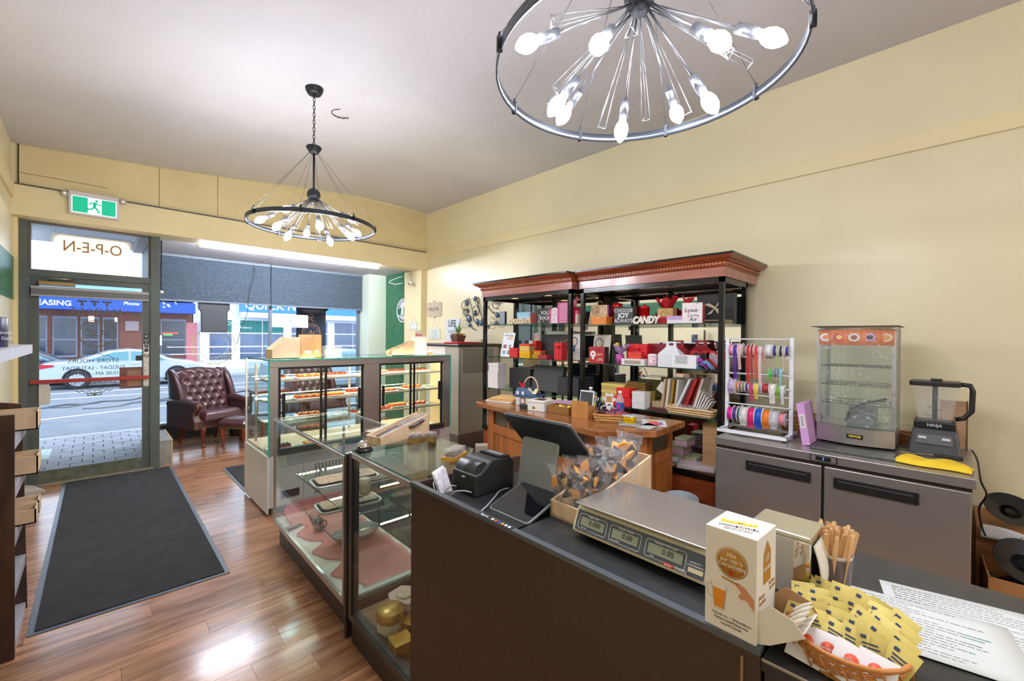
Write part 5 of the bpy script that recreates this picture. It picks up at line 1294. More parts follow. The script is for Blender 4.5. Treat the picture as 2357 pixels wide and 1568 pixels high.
m = MB(); m.M = Matrix.Rotation(0.22, 4, 'Y'); m.box(-0.012, 0.012, -0.21, 0.21, 0, 0.285); m.build('panel', MATS['matte_black_card'], t, bevel=0.002)
m = MB(); m.M = Matrix.Rotation(0.22, 4, 'Y'); m.box(0.012, 0.05, -0.21, -0.205, 0, 0.285); m.box(0.012, 0.05, -0.21, 0.21, 0.28, 0.285); m.build('rim', MATS['matte_black_card'], t)
t = carton('stack of white cake boards in a carton on the shelf base', 3.47, 3.74, ZB, 0.20, 0.24, 0.07, (232, 222, 214), (240, 234, 230), name='board_carton', lh=0.012)
# ---- right unit, top shelf (z 1.725)
Y1 = 1.7255
t = thing('gold_floral_bag', 'gold floral gift bag with purple side', 'gift bag', (3.58, 2.43, Y1), 0.25)
m = MB(); m.hexa([(-0.04, -0.10, 0), (0.04, -0.10, 0), (0.04, 0.10, 0), (-0.04, 0.10, 0)], [(-0.01, -0.085, 0.20), (0.02, -0.085, 0.20), (0.02, 0.075, 0.20), (-0.01, 0.075, 0.20)]); m.build('bag', mat('gold_floral', (222, 190, 150), 0.4, var=0.4, vscale=38), t)
m = MB(); m.hexa([(-0.038, -0.112, 0.03), (0.04, -0.112, 0.03), (0.04, -0.101, 0), (-0.038, -0.101, 0)], [(-0.01, -0.10, 0.20), (0.02, -0.10, 0.20), (0.02, -0.0855, 0.20), (-0.01, -0.0855, 0.20)]); m.build('gusset', cm((150, 50, 120)), t)
m = MB(); m.tube([(-0.008, -0.04, 0.20), (-0.02, -0.03, 0.235), (-0.02, 0.02, 0.235), (-0.008, 0.03, 0.20)], 0.003, 5); m.build('handle', cm((206, 170, 110)), t)
t = carton('orange wooden chest with brass catch', 3.48, 2.33, Y1, 0.11, 0.17, 0.075, wood('honey_wood', (206, 106, 36), (232, 140, 60), 0.3, 5), name='wooden_chest', cat='chest', lh=0.02)
m = MB(); m.prism([(-0.012, 0.07), (0.012, 0.07), (0, 0.045)], -0.060, -0.0575, 'x'); m.build('catch', M_nail, t)
def tin(label, X, Y, Z, r, h, col, lidh=0.06, knob=False):
    t = thing('foil_tin', label, 'tin', (X, Y, Z))
    m = MB(); m.lathe([(r * 0.97, 0), (r, 0.004), (r, h - lidh)], 24); m.build('body', mat('red_foil', col, 0.2, 0.45, var=0.25, vscale=30), t)
    m = MB(); m.lathe([(r * 1.03, h - lidh), (r * 1.03, h - 0.004), (r * 0.97, h), (0, h)], 24); m.build('lid', MATS['red_foil'], t)
    if knob: m = MB(); m.ball((0, 0, h + 0.01), 0.014, 8, 6); m.build('knob', MATS['red_foil'], t)
    else:
        m = MB()
        for s in (-1, 1): m.tube([(-r, 0, h - lidh), (-r - 0.012, s * 0.03, h - lidh + 0.02), (-r - 0.012, s * 0.035, h - lidh - 0.02), (-r, 0, h - lidh)], 0.006, 5)
        m.build('bow', MATS['red_foil'], t)
tin('tall red foil tin with a ribbon', 3.70, 2.30, Y1, 0.052, 0.215, (206, 24, 26), 0.07)
tin('short red foil tin with a knob left of the CHOOSE JOY block', 3.56, 2.185, Y1, 0.045, 0.115, (190, 20, 30), 0.03, True)
tin('dark red foil tin half hidden behind the short one', 3.66, 2.15, Y1, 0.045, 0.115, (150, 16, 30), 0.03, True)
t = thing('choose_joy_block', 'charcoal block lettered CHOOSE JOY ALWAYS', 'sign', (3.475, 2.085, Y1), 0.08)
m = MB(); m.box(-0.02, 0.02, -0.092, 0.092, 0, 0.158); m.build('block', cm((66, 68, 74)), t, bevel=0.002)
for s, z, sz, k in (('CHOOSE', 0.125, 0.046, {}), ('JOY', 0.080, 0.062, dict(offset=0.002)), ('ALWAYS', 0.032, 0.046, {})): fl(t, s, sz, (236, 236, 234), -0.0208, 0.0, z, **k)
tin('red tin behind the CHOOSE JOY block', 3.60, 1.95, Y1, 0.045, 0.165, (176, 20, 30), 0.03, True)
t = thing('candy_letters', 'white standing letters spelling CANDY', 'letters', (3.455, 1.865, Y1 + 0.033), 0.05)
text('CANDY', 0.085, cm((238, 232, 226)), t, (0, 0, 0), RT, UPV, ext=0.010, offset=0.004, sx=0.80, shear=0.25, name='letters')
m = MB(); m.box(0.014, 0.06, -0.10, 0.12, -0.033, -0.025); m.build('base', cm((200, 50, 60)), t)
t = carton('red carton behind the CANDY letters', 3.57, 1.72, Y1, 0.08, 0.16, 0.062, (190, 44, 58))
t = thing('kraft_bag_tissue', 'kraft gift bag with red tissue paper bursting out', 'gift bag', (3.60, 1.735, Y1 + 0.066))
m = MB(); m.box(-0.04, 0.04, -0.07, 0.07, 0, 0.072); m.build('bag', cm((206, 160, 100)), t)
m = MB(); m.box(-0.0415, -0.040, -0.045, 0.045, 0.006, 0.068); m.build('picture', mat('photo_print_warm', (196, 160, 90), 0.5, var=0.6, vscale=60), t)
def tissue(mb, s, n, seed):
    rr = random.Random(seed)
    for k in range(n):
        a = 2 * PI * k / n + rr.uniform(-0.2, 0.2); L = s * rr.uniform(0.8, 1.25); w = s * 0.45
        c = Vector((math.cos(a) * L * 0.7, math.sin(a) * L, s * rr.uniform(0.8, 1.5))); sd = Vector((-math.sin(a), math.cos(a), 0)) * w
        mb._add([(0, 0, 0), tuple(c * 0.55 + sd), tuple(c), tuple(c * 0.55 - sd)], [(0, 1, 2), (0, 2, 3)], False)
        mb._add([tuple(c * 0.5 + Vector((0, 0, s * 0.2)) + sd * 0.8), tuple(c * 1.05 + sd * 0.4), tuple(c * 0.8 + Vector((0, 0, s * 0.5)))], [(0, 1, 2)], False)
m = MB(); tissue(m, 0.085, 9, 3); m.build('tissue_paper', cm((190, 26, 40), 0.6), t, (0, 0, 0.055), solid=0.0012)
carton('white box with lilac lid and tulip border', 3.50, 1.585, Y1, 0.08, 0.17, 0.062, (232, 226, 230), (196, 160, 210), name='tulip_box', lh=0.03)
t = thing('love_box', 'white heart printed gift box reading Love is in the Air', 'gift box', (3.53, 1.475, Y1), 0.28)
m = MB(); m.box(-0.085, 0.085, -0.075, 0.075, 0, 0.165); m.build('box', cm((236, 230, 232)), t)
m = MB(); m.box(-0.084, 0.085, -0.078, -0.0752, 0, 0.165); m.build('dotted_side', mat('red_white_dots', (206, 80, 90), 0.5, var=0.5, vscale=80), t)
fl(t, 'Love', 0.05, (40, 36, 40), -0.0865, 0.01, 0.105, shear=0.2); fl(t, 'is in the', 0.022, (40, 36, 40), -0.0865, 0.0, 0.065, shear=0.2); fl(t, 'Air', 0.045, (40, 36, 40), -0.0865, -0.005, 0.03, shear=0.2)
for k in range(14):
    m = MB(); m.cbox((-0.0858, random.uniform(-0.07, 0.07), random.uniform(0.01, 0.16)), (0.001, 0.008, 0.008), Matrix.Rotation(0.78, 3, 'X')); m.build('printed_heart', cm(((214, 60, 80), (226, 130, 150))[k % 2]), t)
m = MB(); tissue(m, 0.05, 7, 5); m.build('tissue_paper', cm((190, 26, 40), 0.6), t, (0, 0.04, 0.155), solid=0.0012)
t = black_box('large black hamper box with cream bow under the right crown', 3.74, 1.37, Y1, 0.06, 0.30, 0.25, bow=False)
m = MB()
for a in (0.5, 2.4, -0.9, 3.9):
    m.hexa([(-0.036, 0.006, 0.13), (-0.034, 0.006, 0.13), (-0.034, -0.006, 0.14), (-0.036, -0.006, 0.14)], [(-0.05, 0.07 * math.cos(a) + 0.02, 0.13 + 0.07 * math.sin(a)), (-0.048, 0.07 * math.cos(a) + 0.02, 0.13 + 0.07 * math.sin(a)), (-0.048, 0.07 * math.cos(a) - 0.02, 0.14 + 0.07 * math.sin(a)), (-0.05, 0.07 * math.cos(a) - 0.02, 0.14 + 0.07 * math.sin(a))])
m.build('cream_bow', cm((226, 214, 176)), t)
t = thing('slatted_tray', 'small weathered slatted wooden tray', 'tray', (3.62, 1.32, Y1))
for k in range(4):
    m = MB(); m.box(-0.06 + k * 0.03, -0.035 + k * 0.03, -0.10, 0.10, 0.02, 0.028); m.build('slat', cm((166, 140, 110)), t)
for yy in (-0.10, 0.08): m = MB(); m.box(-0.062, 0.06, yy, yy + 0.02, 0, 0.019); m.build('end_board', cm((150, 126, 98)), t)
# ---- right unit, middle shelf (z 1.36)
Y2 = 1.3605
t = thing('love_of_my_life_box', 'red book box with white bulb drawing, reading LIFE', 'gift box', (3.44, 2.335, Y2), 0.12)
m = MB(); m.box(-0.045, 0.045, -0.08, 0.08, 0, 0.155); m.build('box', cm((178, 40, 48)), t)
m = MB(); m.box(-0.044, 0.045, -0.083, -0.0802, 0, 0.155); m.build('spotted_side', mat('white_spots_black', (70, 40, 46), 0.5, var=0.6, vscale=90), t)
fl(t, 'you', 0.03, (70, 20, 26), -0.0465, -0.025, 0.128, shear=0.2); fl(t, 'light', 0.034, (236, 200, 150), -0.0465, -0.03, 0.085, shear=0.2); fl(t, 'LIFE', 0.036, (240, 220, 190), -0.0465, -0.035, 0.035)
m = MB(); m.ball((-0.0455, 0.036, 0.085), 0.03, 12, 8, (0.05, 1, 1.1)); m.box(-0.0465, -0.0455, 0.026, 0.046, 0.035, 0.058); m.build('bulb_drawing', cm((240, 232, 226)), t)
m = MB(); m.ball((-0.0475, 0.036, 0.088), 0.010, 8, 6, (0.05, 1, 1)); m.build('heart_drawing', cm((206, 40, 50)), t)
t = thing('lilac_gift', 'lilac glitter cup wrapped in tulle with yellow flower', 'gift', (3.50, 2.14, Y2))
m = MB(); m.lathe([(0.032, 0), (0.04, 0.09)], 16); m.build('cup', mat('magenta_glitter', (196, 90, 170), 0.4, var=0.3, vscale=120), t)
m = MB(); tissue(m, 0.075, 8, 9); m.build('tulle', cm((176, 150, 190), 0.6), t, (0, 0, 0.08), solid=0.001)
m = MB(); m.ball((0.0, 0.03, 0.175), 0.024, 8, 6); m.build('flower', cm((232, 186, 50)), t)
carton('tall scarlet carton with bow', 3.58, 1.985, Y2, 0.08, 0.19, 0.185, (216, 26, 34), rib=(230, 36, 40), name='bow_box')
carton('small scarlet carton with window in front of the tall one', 3.46, 1.955, Y2 + 0.058, 0.05, 0.13, 0.055, (220, 60, 48), name='window_box')
t = carton('white long window carton under the small scarlet one', 3.45, 1.955, Y2, 0.10, 0.22, 0.055, (236, 232, 232), name='window_box', lh=0.008)
m = MB(); m.box(-0.053, -0.051, -0.08, 0.08, 0.012, 0.042); m.build('window', mat('acetate_tan', (176, 160, 146), 0.2), t)
carton('wide maroon carton behind the heart printed mug', 3.66, 1.79, Y2, 0.08, 0.26, 0.19, (140, 30, 44))
t = thing('heart_mug', 'white mug printed with pink hearts, white lid', 'mug', (3.45, 1.79, Y2))
m = MB(); m.lathe([(0.036, 0), (0.04, 0.004), (0.04, 0.085)], 20); m.build('cup', mat('heart_print', (232, 200, 210), 0.4, var=0.6, vscale=75), t)
m = MB(); m.lathe([(0.042, 0.085), (0.042, 0.092), (0.03, 0.105), (0.0, 0.108)], 20); m.build('lid', cm((238, 232, 236)), t)
def gable(label, X, Y, Z, dx, dy, h, col, rz=0):
    t = thing('gable_box', label, 'gable box', (X, Y, Z), rz)
    m = MB(); m.hexa([(-dx / 2, -dy / 2, 0), (dx / 2, -dy / 2, 0), (dx / 2, dy / 2, 0), (-dx / 2, dy / 2, 0)], [(-dx / 2, -dy / 2, h * 0.5), (dx / 2, -dy / 2, h * 0.5), (dx / 2, dy / 2, h * 0.5), (-dx / 2, dy / 2, h * 0.5)]); m.build('body', cm(col), t)
    m = MB(); m.hexa([(-dx / 2, -dy / 2, h * 0.5), (dx / 2, -dy / 2, h * 0.5), (dx / 2, dy / 2, h * 0.5), (-dx / 2, dy / 2, h * 0.5)], [(-0.004, -dy * 0.24, h * 0.78), (0.004, -dy * 0.24, h * 0.78), (0.004, dy * 0.24, h * 0.78), (-0.004, dy * 0.24, h * 0.78)]); m.build('gable', cm(col), t)
    m = MB(); w = dy * 0.24
    out = [(-w, h * 0.76), (w, h * 0.76), (w * 0.9, h), (-w * 0.9, h)]; i = [(-w * 0.45, h * 0.84), (w * 0.45, h * 0.84), (w * 0.45, h * 0.93), (-w * 0.45, h * 0.93)]
    for k in range(4):
        j = (k + 1) % 4; m._add([(-0.004, *out[k]), (-0.004, *out[j]), (-0.004, *i[j]), (-0.004, *i[k]), (0.004, *out[k]), (0.004, *out[j]), (0.004, *i[j]), (0.004, *i[k])], [(0, 1, 2, 3), (7, 6, 5, 4), (0, 4, 5, 1), (2, 6, 7, 3)])
    m.build('handle', cm(col), t)
gable('red gable box behind the white one, left', 3.60, 1.63, Y2, 0.12, 0.20, 0.225, (150, 36, 44))
gable('red gable box behind the white one, right', 3.66, 1.46, Y2, 0.12, 0.20, 0.225, (146, 36, 44))
gable('grey gable box far right on the middle shelf', 3.80, 1.32, Y2, 0.08, 0.16, 0.215, (160, 146, 138))
gable('white gable box in front of the red gable boxes', 3.475, 1.635, Y2, 0.10, 0.19, 0.215, (226, 228, 234))
t = carton('white carton with clear film window at shelf edge', 3.445, 1.50, Y2, 0.07, 0.20, 0.105, (236, 236, 240), name='film_window_box', lh=0.004)
m = MB(); m.box(-0.0375, -0.0355, -0.03, 0.07, 0.035, 0.10); m.build('film_window', mat('acetate_grey', (190, 192, 196), 0.12), t)
def heart_poly(s, n=28):
    o = []
    for k in range(n):
        a = 2 * PI * k / n; o.append((s * 16 * math.sin(a) ** 3 / 17, s * (13 * math.cos(a) - 5 * math.cos(2 * a) - 2 * math.cos(3 * a) - math.cos(4 * a)) / 17 + s * 0.95))
    return o
for Y, l, inn in ((1.425, 'red heart box with dark centre, left of the pair', (52, 44, 48)), (1.295, 'red heart box with pale centre, beside the post', (176, 150, 160))):
    t = thing('heart_box', l, 'heart box', (3.56, Y, Y2 + 0.005)); m = MB(); m.prism(heart_poly(0.085), -0.015, 0.015, 'x'); m.build('box', cm((200, 24, 34), 0.4), t)
    m = MB(); m.prism([(p[0] * 0.72, p[1] * 0.72 + 0.022) for p in heart_poly(0.085)], -0.0175, -0.0155, 'x'); m.build('face_panel', mat('heart_panel_%d' % inn[0], inn, 0.3, var=0.3, vscale=60), t)
t = thing('tulle_bundle', 'blue and violet tulle bundle spilling over the shelf edge', 'tulle', (3.46, 1.40, Y2 + 0.002))
for k, (c, y0, s) in enumerate((((120, 160, 226), 0.05, 0.06), ((196, 90, 206), 0.0, 0.07), ((140, 180, 232), -0.055, 0.055))):
    m = MB(); m.grid(lambda u, v, y0=y0, s=s: (0.045 * (v - 0.5) * 2, y0 + s * (u - 0.5) * 2.2, s * 1.15 * math.sin(PI * u) * (1 - 0.5 * abs(v - 0.5)) * (1 + 0.18 * math.sin(u * 25 + v * 9))), 16, 8); m.build('tulle_fold', film('tulle_%d' % k, c, 0.75, 0.5), t, solid=0.001)
# ---- right unit, lower shelf (z 0.98)
Y3 = 0.9805
for k in range(3): carton('gold carton, %s of the yellow stack' % ('lowest', 'middle', 'topmost')[k], 3.58, 2.22, Y3 + k * 0.062, 0.16, 0.24, 0.06, MATS['pale_gold_foil'], mat('yellow_card', (232, 206, 110), 0.4), name='gold_box', group='yellow gold cartons')
for k in range(6): carton('thin gold and black tray, layer %s' % ('one', 'two', 'three', 'four', 'five', 'six')[k], 3.60, 1.99, Y3 + 0.14 + k * 0.014, 0.15, 0.19, 0.009, MATS['gold_bright'], (40, 34, 30), name='gold_tray', cat='tray', lh=0.003, group='thin gold trays')
carton('kraft support carton under the thin gold trays', 3.62, 1.99, Y3, 0.16, 0.20, 0.135, (206, 180, 90), name='support_carton')
for k, (x, y, z, l) in enumerate(((3.47, 2.12, 0, 'scarlet carton at bottom left of the scarlet stack'), (3.49, 2.035, 0, 'scarlet carton at bottom right of the scarlet stack'), (3.48, 2.065, 0.082, 'scarlet carton on top of the scarlet stack'))): carton(l, x, y, Y3 + z, 0.10, 0.085 if not z else 0.13, 0.08, (226, 36, 34))
for k in range(2): carton('white tuck top carton, %s of two by the scarlet stack' % ('lower', 'upper')[k], 3.46, 1.90, Y3 + k * 0.075, 0.10, 0.12, 0.072, (228, 224, 224), name='tuck_carton', lh=0.02)
for k in range(3): carton('dark maroon coaster pack on the glass, %s' % ('left', 'middle', 'right')[k], 3.445, 1.775 - k * 0.055, Y3, 0.07, 0.05, 0.022, (96, 44, 44), name='coaster_pack', cat='coasters', lh=0.006)
t = carton('pale wooden divider crate behind the coasters', 3.57, 1.70, Y3, 0.02, 0.30, 0.06, M_pine, top=False, name='crate_side', cat='crate'); m = MB(); m.box(-0.01, 0.20, 0.146, 0.15, 0, 0.06); m.build('end_panel', M_pine, t)
t = thing('yellow_packet_bunch', 'yellow printed packets with white tag stacked on end', 'packets', (3.66, 1.83, Y3))
for k in range(4):
    m = MB(); m.M = Matrix.Rotation(0.5 - 0.12 * k, 4, 'X'); m.box(-0.03, 0.03, -0.008 - 0.02 * k, 0.004 - 0.02 * k, 0.05, 0.21); m.build('packet', mat('packet_yellow_%d' % (k % 2), ((226, 178, 40), (190, 150, 60))[k % 2], 0.4), t)
m = MB(); m.M = Matrix.Rotation(0.6, 4, 'X'); m.box(-0.04, -0.034, 0.0, 0.10, 0.13, 0.22); m.build('tag', cm((236, 232, 230)), t)
for k in range(4):
    t = thing('kraft_envelope', 'standing %s envelope in the paper row' % ('tan', 'ivory', 'olive gold', 'cream')[k], 'envelope', (3.60 + 0.01 * k, 1.74 - 0.035 * k, Y3 + 0.0015), 0)
    m = MB(); m.M = Matrix.Rotation(0.10, 4, 'X'); m.box(-0.08, 0.08, -0.007, 0.007, 0.0, 0.27); m.build('sleeve', cm(((206, 180, 140), (236, 226, 206), (170, 130, 40), (226, 218, 206))[k]), t)
    m = MB(); m.M = Matrix.Rotation(0.10, 4, 'X'); m.prism([(-0.08, 0.2705), (0.08, 0.2705), (0.0, 0.20)], 0.0075, 0.0085, 'y'); m.build('flap', cm(((190, 160, 120), (226, 214, 190), (150, 112, 30), (214, 204, 190))[k]), t)
for k in range(5):
    t = thing('paper_bag', '%s folded paper bag leaning in the row' % ('pale', 'first red', 'second red', 'third red', 'grey brown')[k], 'paper bag', (3.56 + 0.03 * (k % 2), 1.60 - 0.035 * k, Y3 + 0.0045))
    R_ = Matrix.Rotation(0.42 - 0.03 * k, 4, 'X')
    m = MB(); m.M = R_; m.box(-0.09, 0.09, -0.008, 0.008, 0.0, 0.31); m.build('bag', cm(((222, 220, 226), (160, 36, 38), (172, 40, 40), (140, 32, 36), (190, 176, 158))[k]), t)
    m = MB(); m.M = R_; m.tube([(-0.03, -0.01, 0.30), (-0.02, -0.012, 0.33), (0.02, -0.012, 0.33), (0.03, -0.01, 0.30)], 0.0025, 4); m.build('handle', cm((206, 190, 170)), t)
t = thing('white_sleeve_fan', 'fan of white paper sleeves at right end of lower shelf', 'paper sleeves', (3.50, 1.40, Y3))
for k in range(6):
    m = MB(); m.M = Matrix.Rotation(0.30 + 0.05 * k, 4, 'X'); m.box(-0.05, 0.05, 0.04 - 0.014 * k, 0.048 - 0.014 * k, 0.055, 0.20 - 0.008 * k); m.build('sleeve', cm((226, 220, 214)), t)
def basket(T, w, l, h, c1, c2, flare=1.12, n=None):
    m = MB(); m.box(-w / 2, w / 2, -l / 2, l / 2, 0, 0.005); m.build('base', c1, T)
    per = rrect(-w / 2, w / 2, -l / 2, l / 2, 0.02, 3)
    rows = max(3, int(h / 0.014)); N = len(per) * 4
    def pt(u, z, o):
        i = u * len(per); a = per[int(i) % len(per)]; b = per[(int(i) + 1) % len(per)]; f = i - int(i); k = 1 + (flare - 1) * z / h
        x = (a[0] * (1 - f) + b[0] * f); y = (a[1] * (1 - f) + b[1] * f); r = math.hypot(x, y) or 1
        return (x * k + o * x / r, y * k + o * y / r, z)
    m = MB()
    for j in range(rows):
        z = 0.006 + h * (j + 0.5) / rows
        m.tube([pt(q / N, z, 0.003 * math.sin(PI * q * 0.5 + PI * j)) for q in range(N)], h / rows * 0.48, 5, closed=True)
    m.build('weave', c1, T, kind='stuff')
    m = MB(); m.tube([pt(q / len(per), h, 0) for q in range(len(per))], 0.008, 6, closed=True); m.build('rim', c2, T)
t = thing('long_wicker_basket', 'long pale wicker basket at the front of lower shelf', 'basket', (3.46, 1.455, Y3))
basket(t, 0.10, 0.34, 0.055, mat('pale_wicker', (214, 180, 130), 0.6), mat('pale_wicker_rim', (222, 190, 140), 0.5))
for k in range(2):
    t = thing('clear_truffle_box', 'clear box of dark truffles in the long basket, %s' % ('left', 'right')[k], 'clear box', (3.46, 1.53 - 0.14 * k, Y3 + 0.022))
    m = MB(); m.box(-0.04, 0.04, -0.06, 0.06, 0.0, 0.055); m.build('shell', film('clear_acetate', (236, 240, 244), 0.22, 0.05), t)
    m = MB()
    for i in range(4):
        for j in range(2): m.ball((-0.02 + j * 0.04, -0.042 + i * 0.028, 0.02), 0.013, 8, 5)
    m.build('truffles', TOP[3], t, kind='stuff')
# ---- right unit, base
for i, (y, z) in enumerate(((1.705, 0), (1.60, 0), (1.705, 0.072), (1.60, 0.072), (1.49, 0.0), (1.57, 0.144))):
    carton('white and pink floral carton, %s' % ('bottom left', 'bottom middle', 'second layer left', 'second layer right', 'bottom right', 'loose on top')[i], 3.62, y, ZB + z, 0.17, 0.10, 0.068, (214, 176, 196), mat('green_floral_lid', (168, 170, 130), 0.5, var=0.3, vscale=40), name='floral_carton', lh=0.02, group='floral cartons on the base')
t = thing('red_bag', 'red paper bag beside the floral cartons', 'paper bag', (3.55, 1.80, ZB)); m = MB(); m.box(-0.06, 0.06, -0.03, 0.03, 0, 0.19); m.build('bag', cm((200, 24, 36)), t); m = MB(); m.box(-0.062, -0.0605, -0.02, 0.02, 0.05, 0.15); m.build('label', cm((226, 206, 200)), t)
for k in range(5): carton('kraft brown carton, %s in the stack by the post' % ('lowest', 'second', 'third', 'fourth', 'topmost')[k], 3.60, 1.325, ZB + k * 0.075, 0.16, 0.12, 0.073, (196, 152, 106), name='kraft_carton', lh=0.012, group='kraft carton stack')
t = thing('bagged_paper', 'plastic wrapped sheaf of paper on the base front', 'paper sheaf', (3.50, 1.44, ZB + 0.0), 0.25)
m = MB(); m.box(-0.09, 0.09, -0.16, 0.12, 0, 0.035); m.build('sheets', mat('white_pink_sheets', (226, 206, 200), 0.5, var=0.1), t, bevel=0.008); m = MB(); m.box(-0.095, 0.095, -0.165, 0.125, 0.002, 0.042); m.build('wrap', film('clear_wrap', (240, 242, 246), 0.22, 0.08, 0.5, 30), t, bevel=0.01)
t = thing('bagged_sleeves', 'clear bag of white sleeves left of the paper sheaf', 'bagged sleeves', (3.49, 1.70, ZB), -0.1)
m = MB(); m.grid(lambda u, v: (-0.08 + 0.16 * v, -0.13 + 0.26 * u, 0.03 + 0.016 * math.sin(u * 9) + 0.01 * math.sin(v * 11)), 14, 10); m.build('top_sheet', film('cloudy_wrap', (228, 224, 226), 0.7, 0.2), t, solid=0.002); m = MB(); m.box(-0.075, 0.075, -0.12, 0.12, 0, 0.018); m.build('sleeves', cm((222, 214, 210)), t)
# ================================================================== THINGS ON THE SALES COUNTER
CT = 1.0
t = thing('cash_drawer', 'flat black cash drawer let into the counter', 'cash drawer', (1.168, 1.142, 0.8862), -0.01)
m = MB(); m.box(-0.205, 0.205, -0.195, 0.20, 0, 0.108); m.build('housing', mat('black_powder', (30, 30, 32), 0.42, var=0.1, vscale=30), t, bevel=0.004)
m = MB(); m.box(-0.215, 0.21, -0.20, 0.205, 0.108, 0.113); m.build('lid', MATS['black_powder'], t, bevel=0.002)
ZD = 0.9992
# receipt printer
t = thing('receipt_printer', 'black receipt printer on the cash drawer', 'printer', (1.115, 1.298, ZD), 0.0)
M_pr = mat('printer_black', (34, 34, 35), 0.45)
m = MB(); m.prism([(-0.10, 0), (0.10, 0), (0.10, 0.10), (0.085, 0.118), (-0.02, 0.125), (-0.075, 0.085), (-0.10, 0.08)], -0.073, 0.073, 'y'); m.build('shell', M_pr, t, bevel=0.006)
m = MB(); m.tube([(-0.052, -0.055, 0.078), (-0.052, 0.06, 0.078)], 0.042, 18); m.build('paper_cover', mat('printer_grey_black', (44, 44, 46), 0.35), t)
m = MB(); m.hexa([(0.03, -0.06, 0.122), (0.09, -0.06, 0.116), (0.09, 0.06, 0.116), (0.03, 0.06, 0.122)], [(0.03, -0.06, 0.128), (0.085, -0.06, 0.124), (0.085, 0.06, 0.124), (0.03, 0.06, 0.128)]); m.build('paper_slot', M_dark, t)
m = MB(); m.hexa([(0.045, -0.045, 0.1275), (0.075, -0.045, 0.1255), (0.075, 0.045, 0.1255), (0.045, 0.045, 0.1275)], [(0.045, -0.045, 0.1285), (0.075, -0.045, 0.1265), (0.075, 0.045, 0.1265), (0.045, 0.045, 0.1285)]); m.build('receipt_window', mat('slot_glass', (120, 128, 142), 0.1), t)
m = MB(); m.box(-0.101, -0.099, 0.03, 0.05, 0.0, 0.035); m.build('port', mat('port_black', (6, 6, 6), 0.6), t); m = MB(); m.box(-0.101, -0.099, -0.06, -0.045, 0.0, 0.03); m.build('port', MATS['port_black'], t)
text('star', 0.014, M_white, t, (-0.1015, 0.0, 0.065), RT, UPV)
M_cab = mat('grey_cable', (150, 152, 156), 0.4)
def cable(label, pts, r=0.003, mt=M_cab, name='cable'):
    pts = [Vector(p) for p in pts]; out = []
    for i in range(len(pts) - 1):
        p0 = pts[max(i - 1, 0)]; p1 = pts[i]; p2 = pts[i + 1]; p3 = pts[min(i + 2, len(pts) - 1)]
        for k in range(6):
            q = k / 6; out.append(0.5 * ((2 * p1) + (p2 - p0) * q + (2 * p0 - 5 * p1 + 4 * p2 - p3) * q * q + (3 * p1 - p0 - 3 * p2 + p3) * q ** 3))
    out.append(pts[-1]); m = MB(); m.tube(out, r, 6)
    return tag(m.build(name, mt), label, 'cable')
cable('grey cable from the left port of the printer', [(1.013, 1.34, 1.015), (0.985, 1.345, 1.02), (0.965, 1.36, 0.985), (0.958, 1.375, 0.90)])
cable('grey cable from the right port of the printer', [(1.013, 1.246, 1.015), (0.985, 1.27, 1.022), (0.967, 1.31, 1.0), (0.955, 1.345, 0.90)])
cable('grey cable looping over the drawer to the screen', [(1.165, 1.205, 1.006), (1.12, 1.205, 1.006), (1.06, 1.17, 1.006), (0.99, 1.13, 1.006), (0.948, 1.12, 0.99), (0.943, 1.12, 0.92)])
cable('white looped wire beside the leaflets', [(1.06, 1.47, 0.95), (1.02, 1.50, 0.99), (1.0, 1.47, 0.97), (1.01, 1.42, 0.90)], 0.0025, M_white)
t = thing('leaflets', 'small printed leaflets tucked behind the printer', 'leaflets', (1.055, 1.43, 0.89), 0.5)
for k, c in enumerate(((226, 220, 226), (236, 236, 238))):
    m = MB(); m.M = Matrix.Rotation(-0.35, 4, 'X'); m.box(-0.05, 0.05, -0.002 + 0.006 * k, 0.002 + 0.006 * k, 0, 0.16 + 0.01 * k); m.build('leaflet', mat('leaflet_%d' % k, c, 0.5, var=0.3, vscale=40), t)
# point of sale terminal
t = thing('sales_terminal', 'dark grey two sided touchscreen terminal on folded stand', 'terminal', (1.17, 1.06, ZD), 0.0)
M_ps = mat('bead_blasted_grey', (150, 156, 156), 0.38, 0.55)
def plate(c, ax, ay, w, h, th, r, mt, name, parent):
    """rounded plate: centre c, axes ax (width) and ay (height)"""
    ax = Vector(ax).normalized(); ay = Vector(ay).normalized(); n = ax.cross(ay)
    m = MB(); m.M = Matrix.Translation(Vector(c)) @ Matrix((ax, ay, n)).transposed().to_4x4(); m.prism(rrect(-w / 2, w / 2, -h / 2, h / 2, r, 5), -th / 2, th / 2, 'z', True)
    return m.build(name, mt, parent)
R0 = (0, -1, 0)
lean = Vector((0.16, 0, 1.0)).normalized()
plate((0.005, 0.0, 0.115), R0, lean, 0.175, 0.21, 0.012, 0.014, M_ps, 'stand_plate', t)
plate((0.03, 0.0, 0.008), R0, (1, 0, 0), 0.175, 0.14, 0.012, 0.012, M_ps, 'stand_foot', t)
sup = Vector((-0.70, 0, 0.72)).normalized()
scr = plate((0.075, 0.015, 0.215), R0, sup, 0.335, 0.225, 0.010, 0.014, mat('screen_back', (62, 66, 72), 0.32, 0.5), 'main_screen', t)
nb = Vector(R0).cross(sup)
plate(Vector((0.075, 0.015, 0.215)) - nb * 0.0075, R0, sup, 0.335, 0.225, 0.003, 0.014, M_ps, 'screen_rim', scr)
plate(Vector((0.075, 0.015, 0.215)) + nb * 0.0056, R0, sup, 0.32, 0.21, 0.001, 0.01, mat('dark_back_panel', (46, 48, 52), 0.4), 'back_panel', scr)
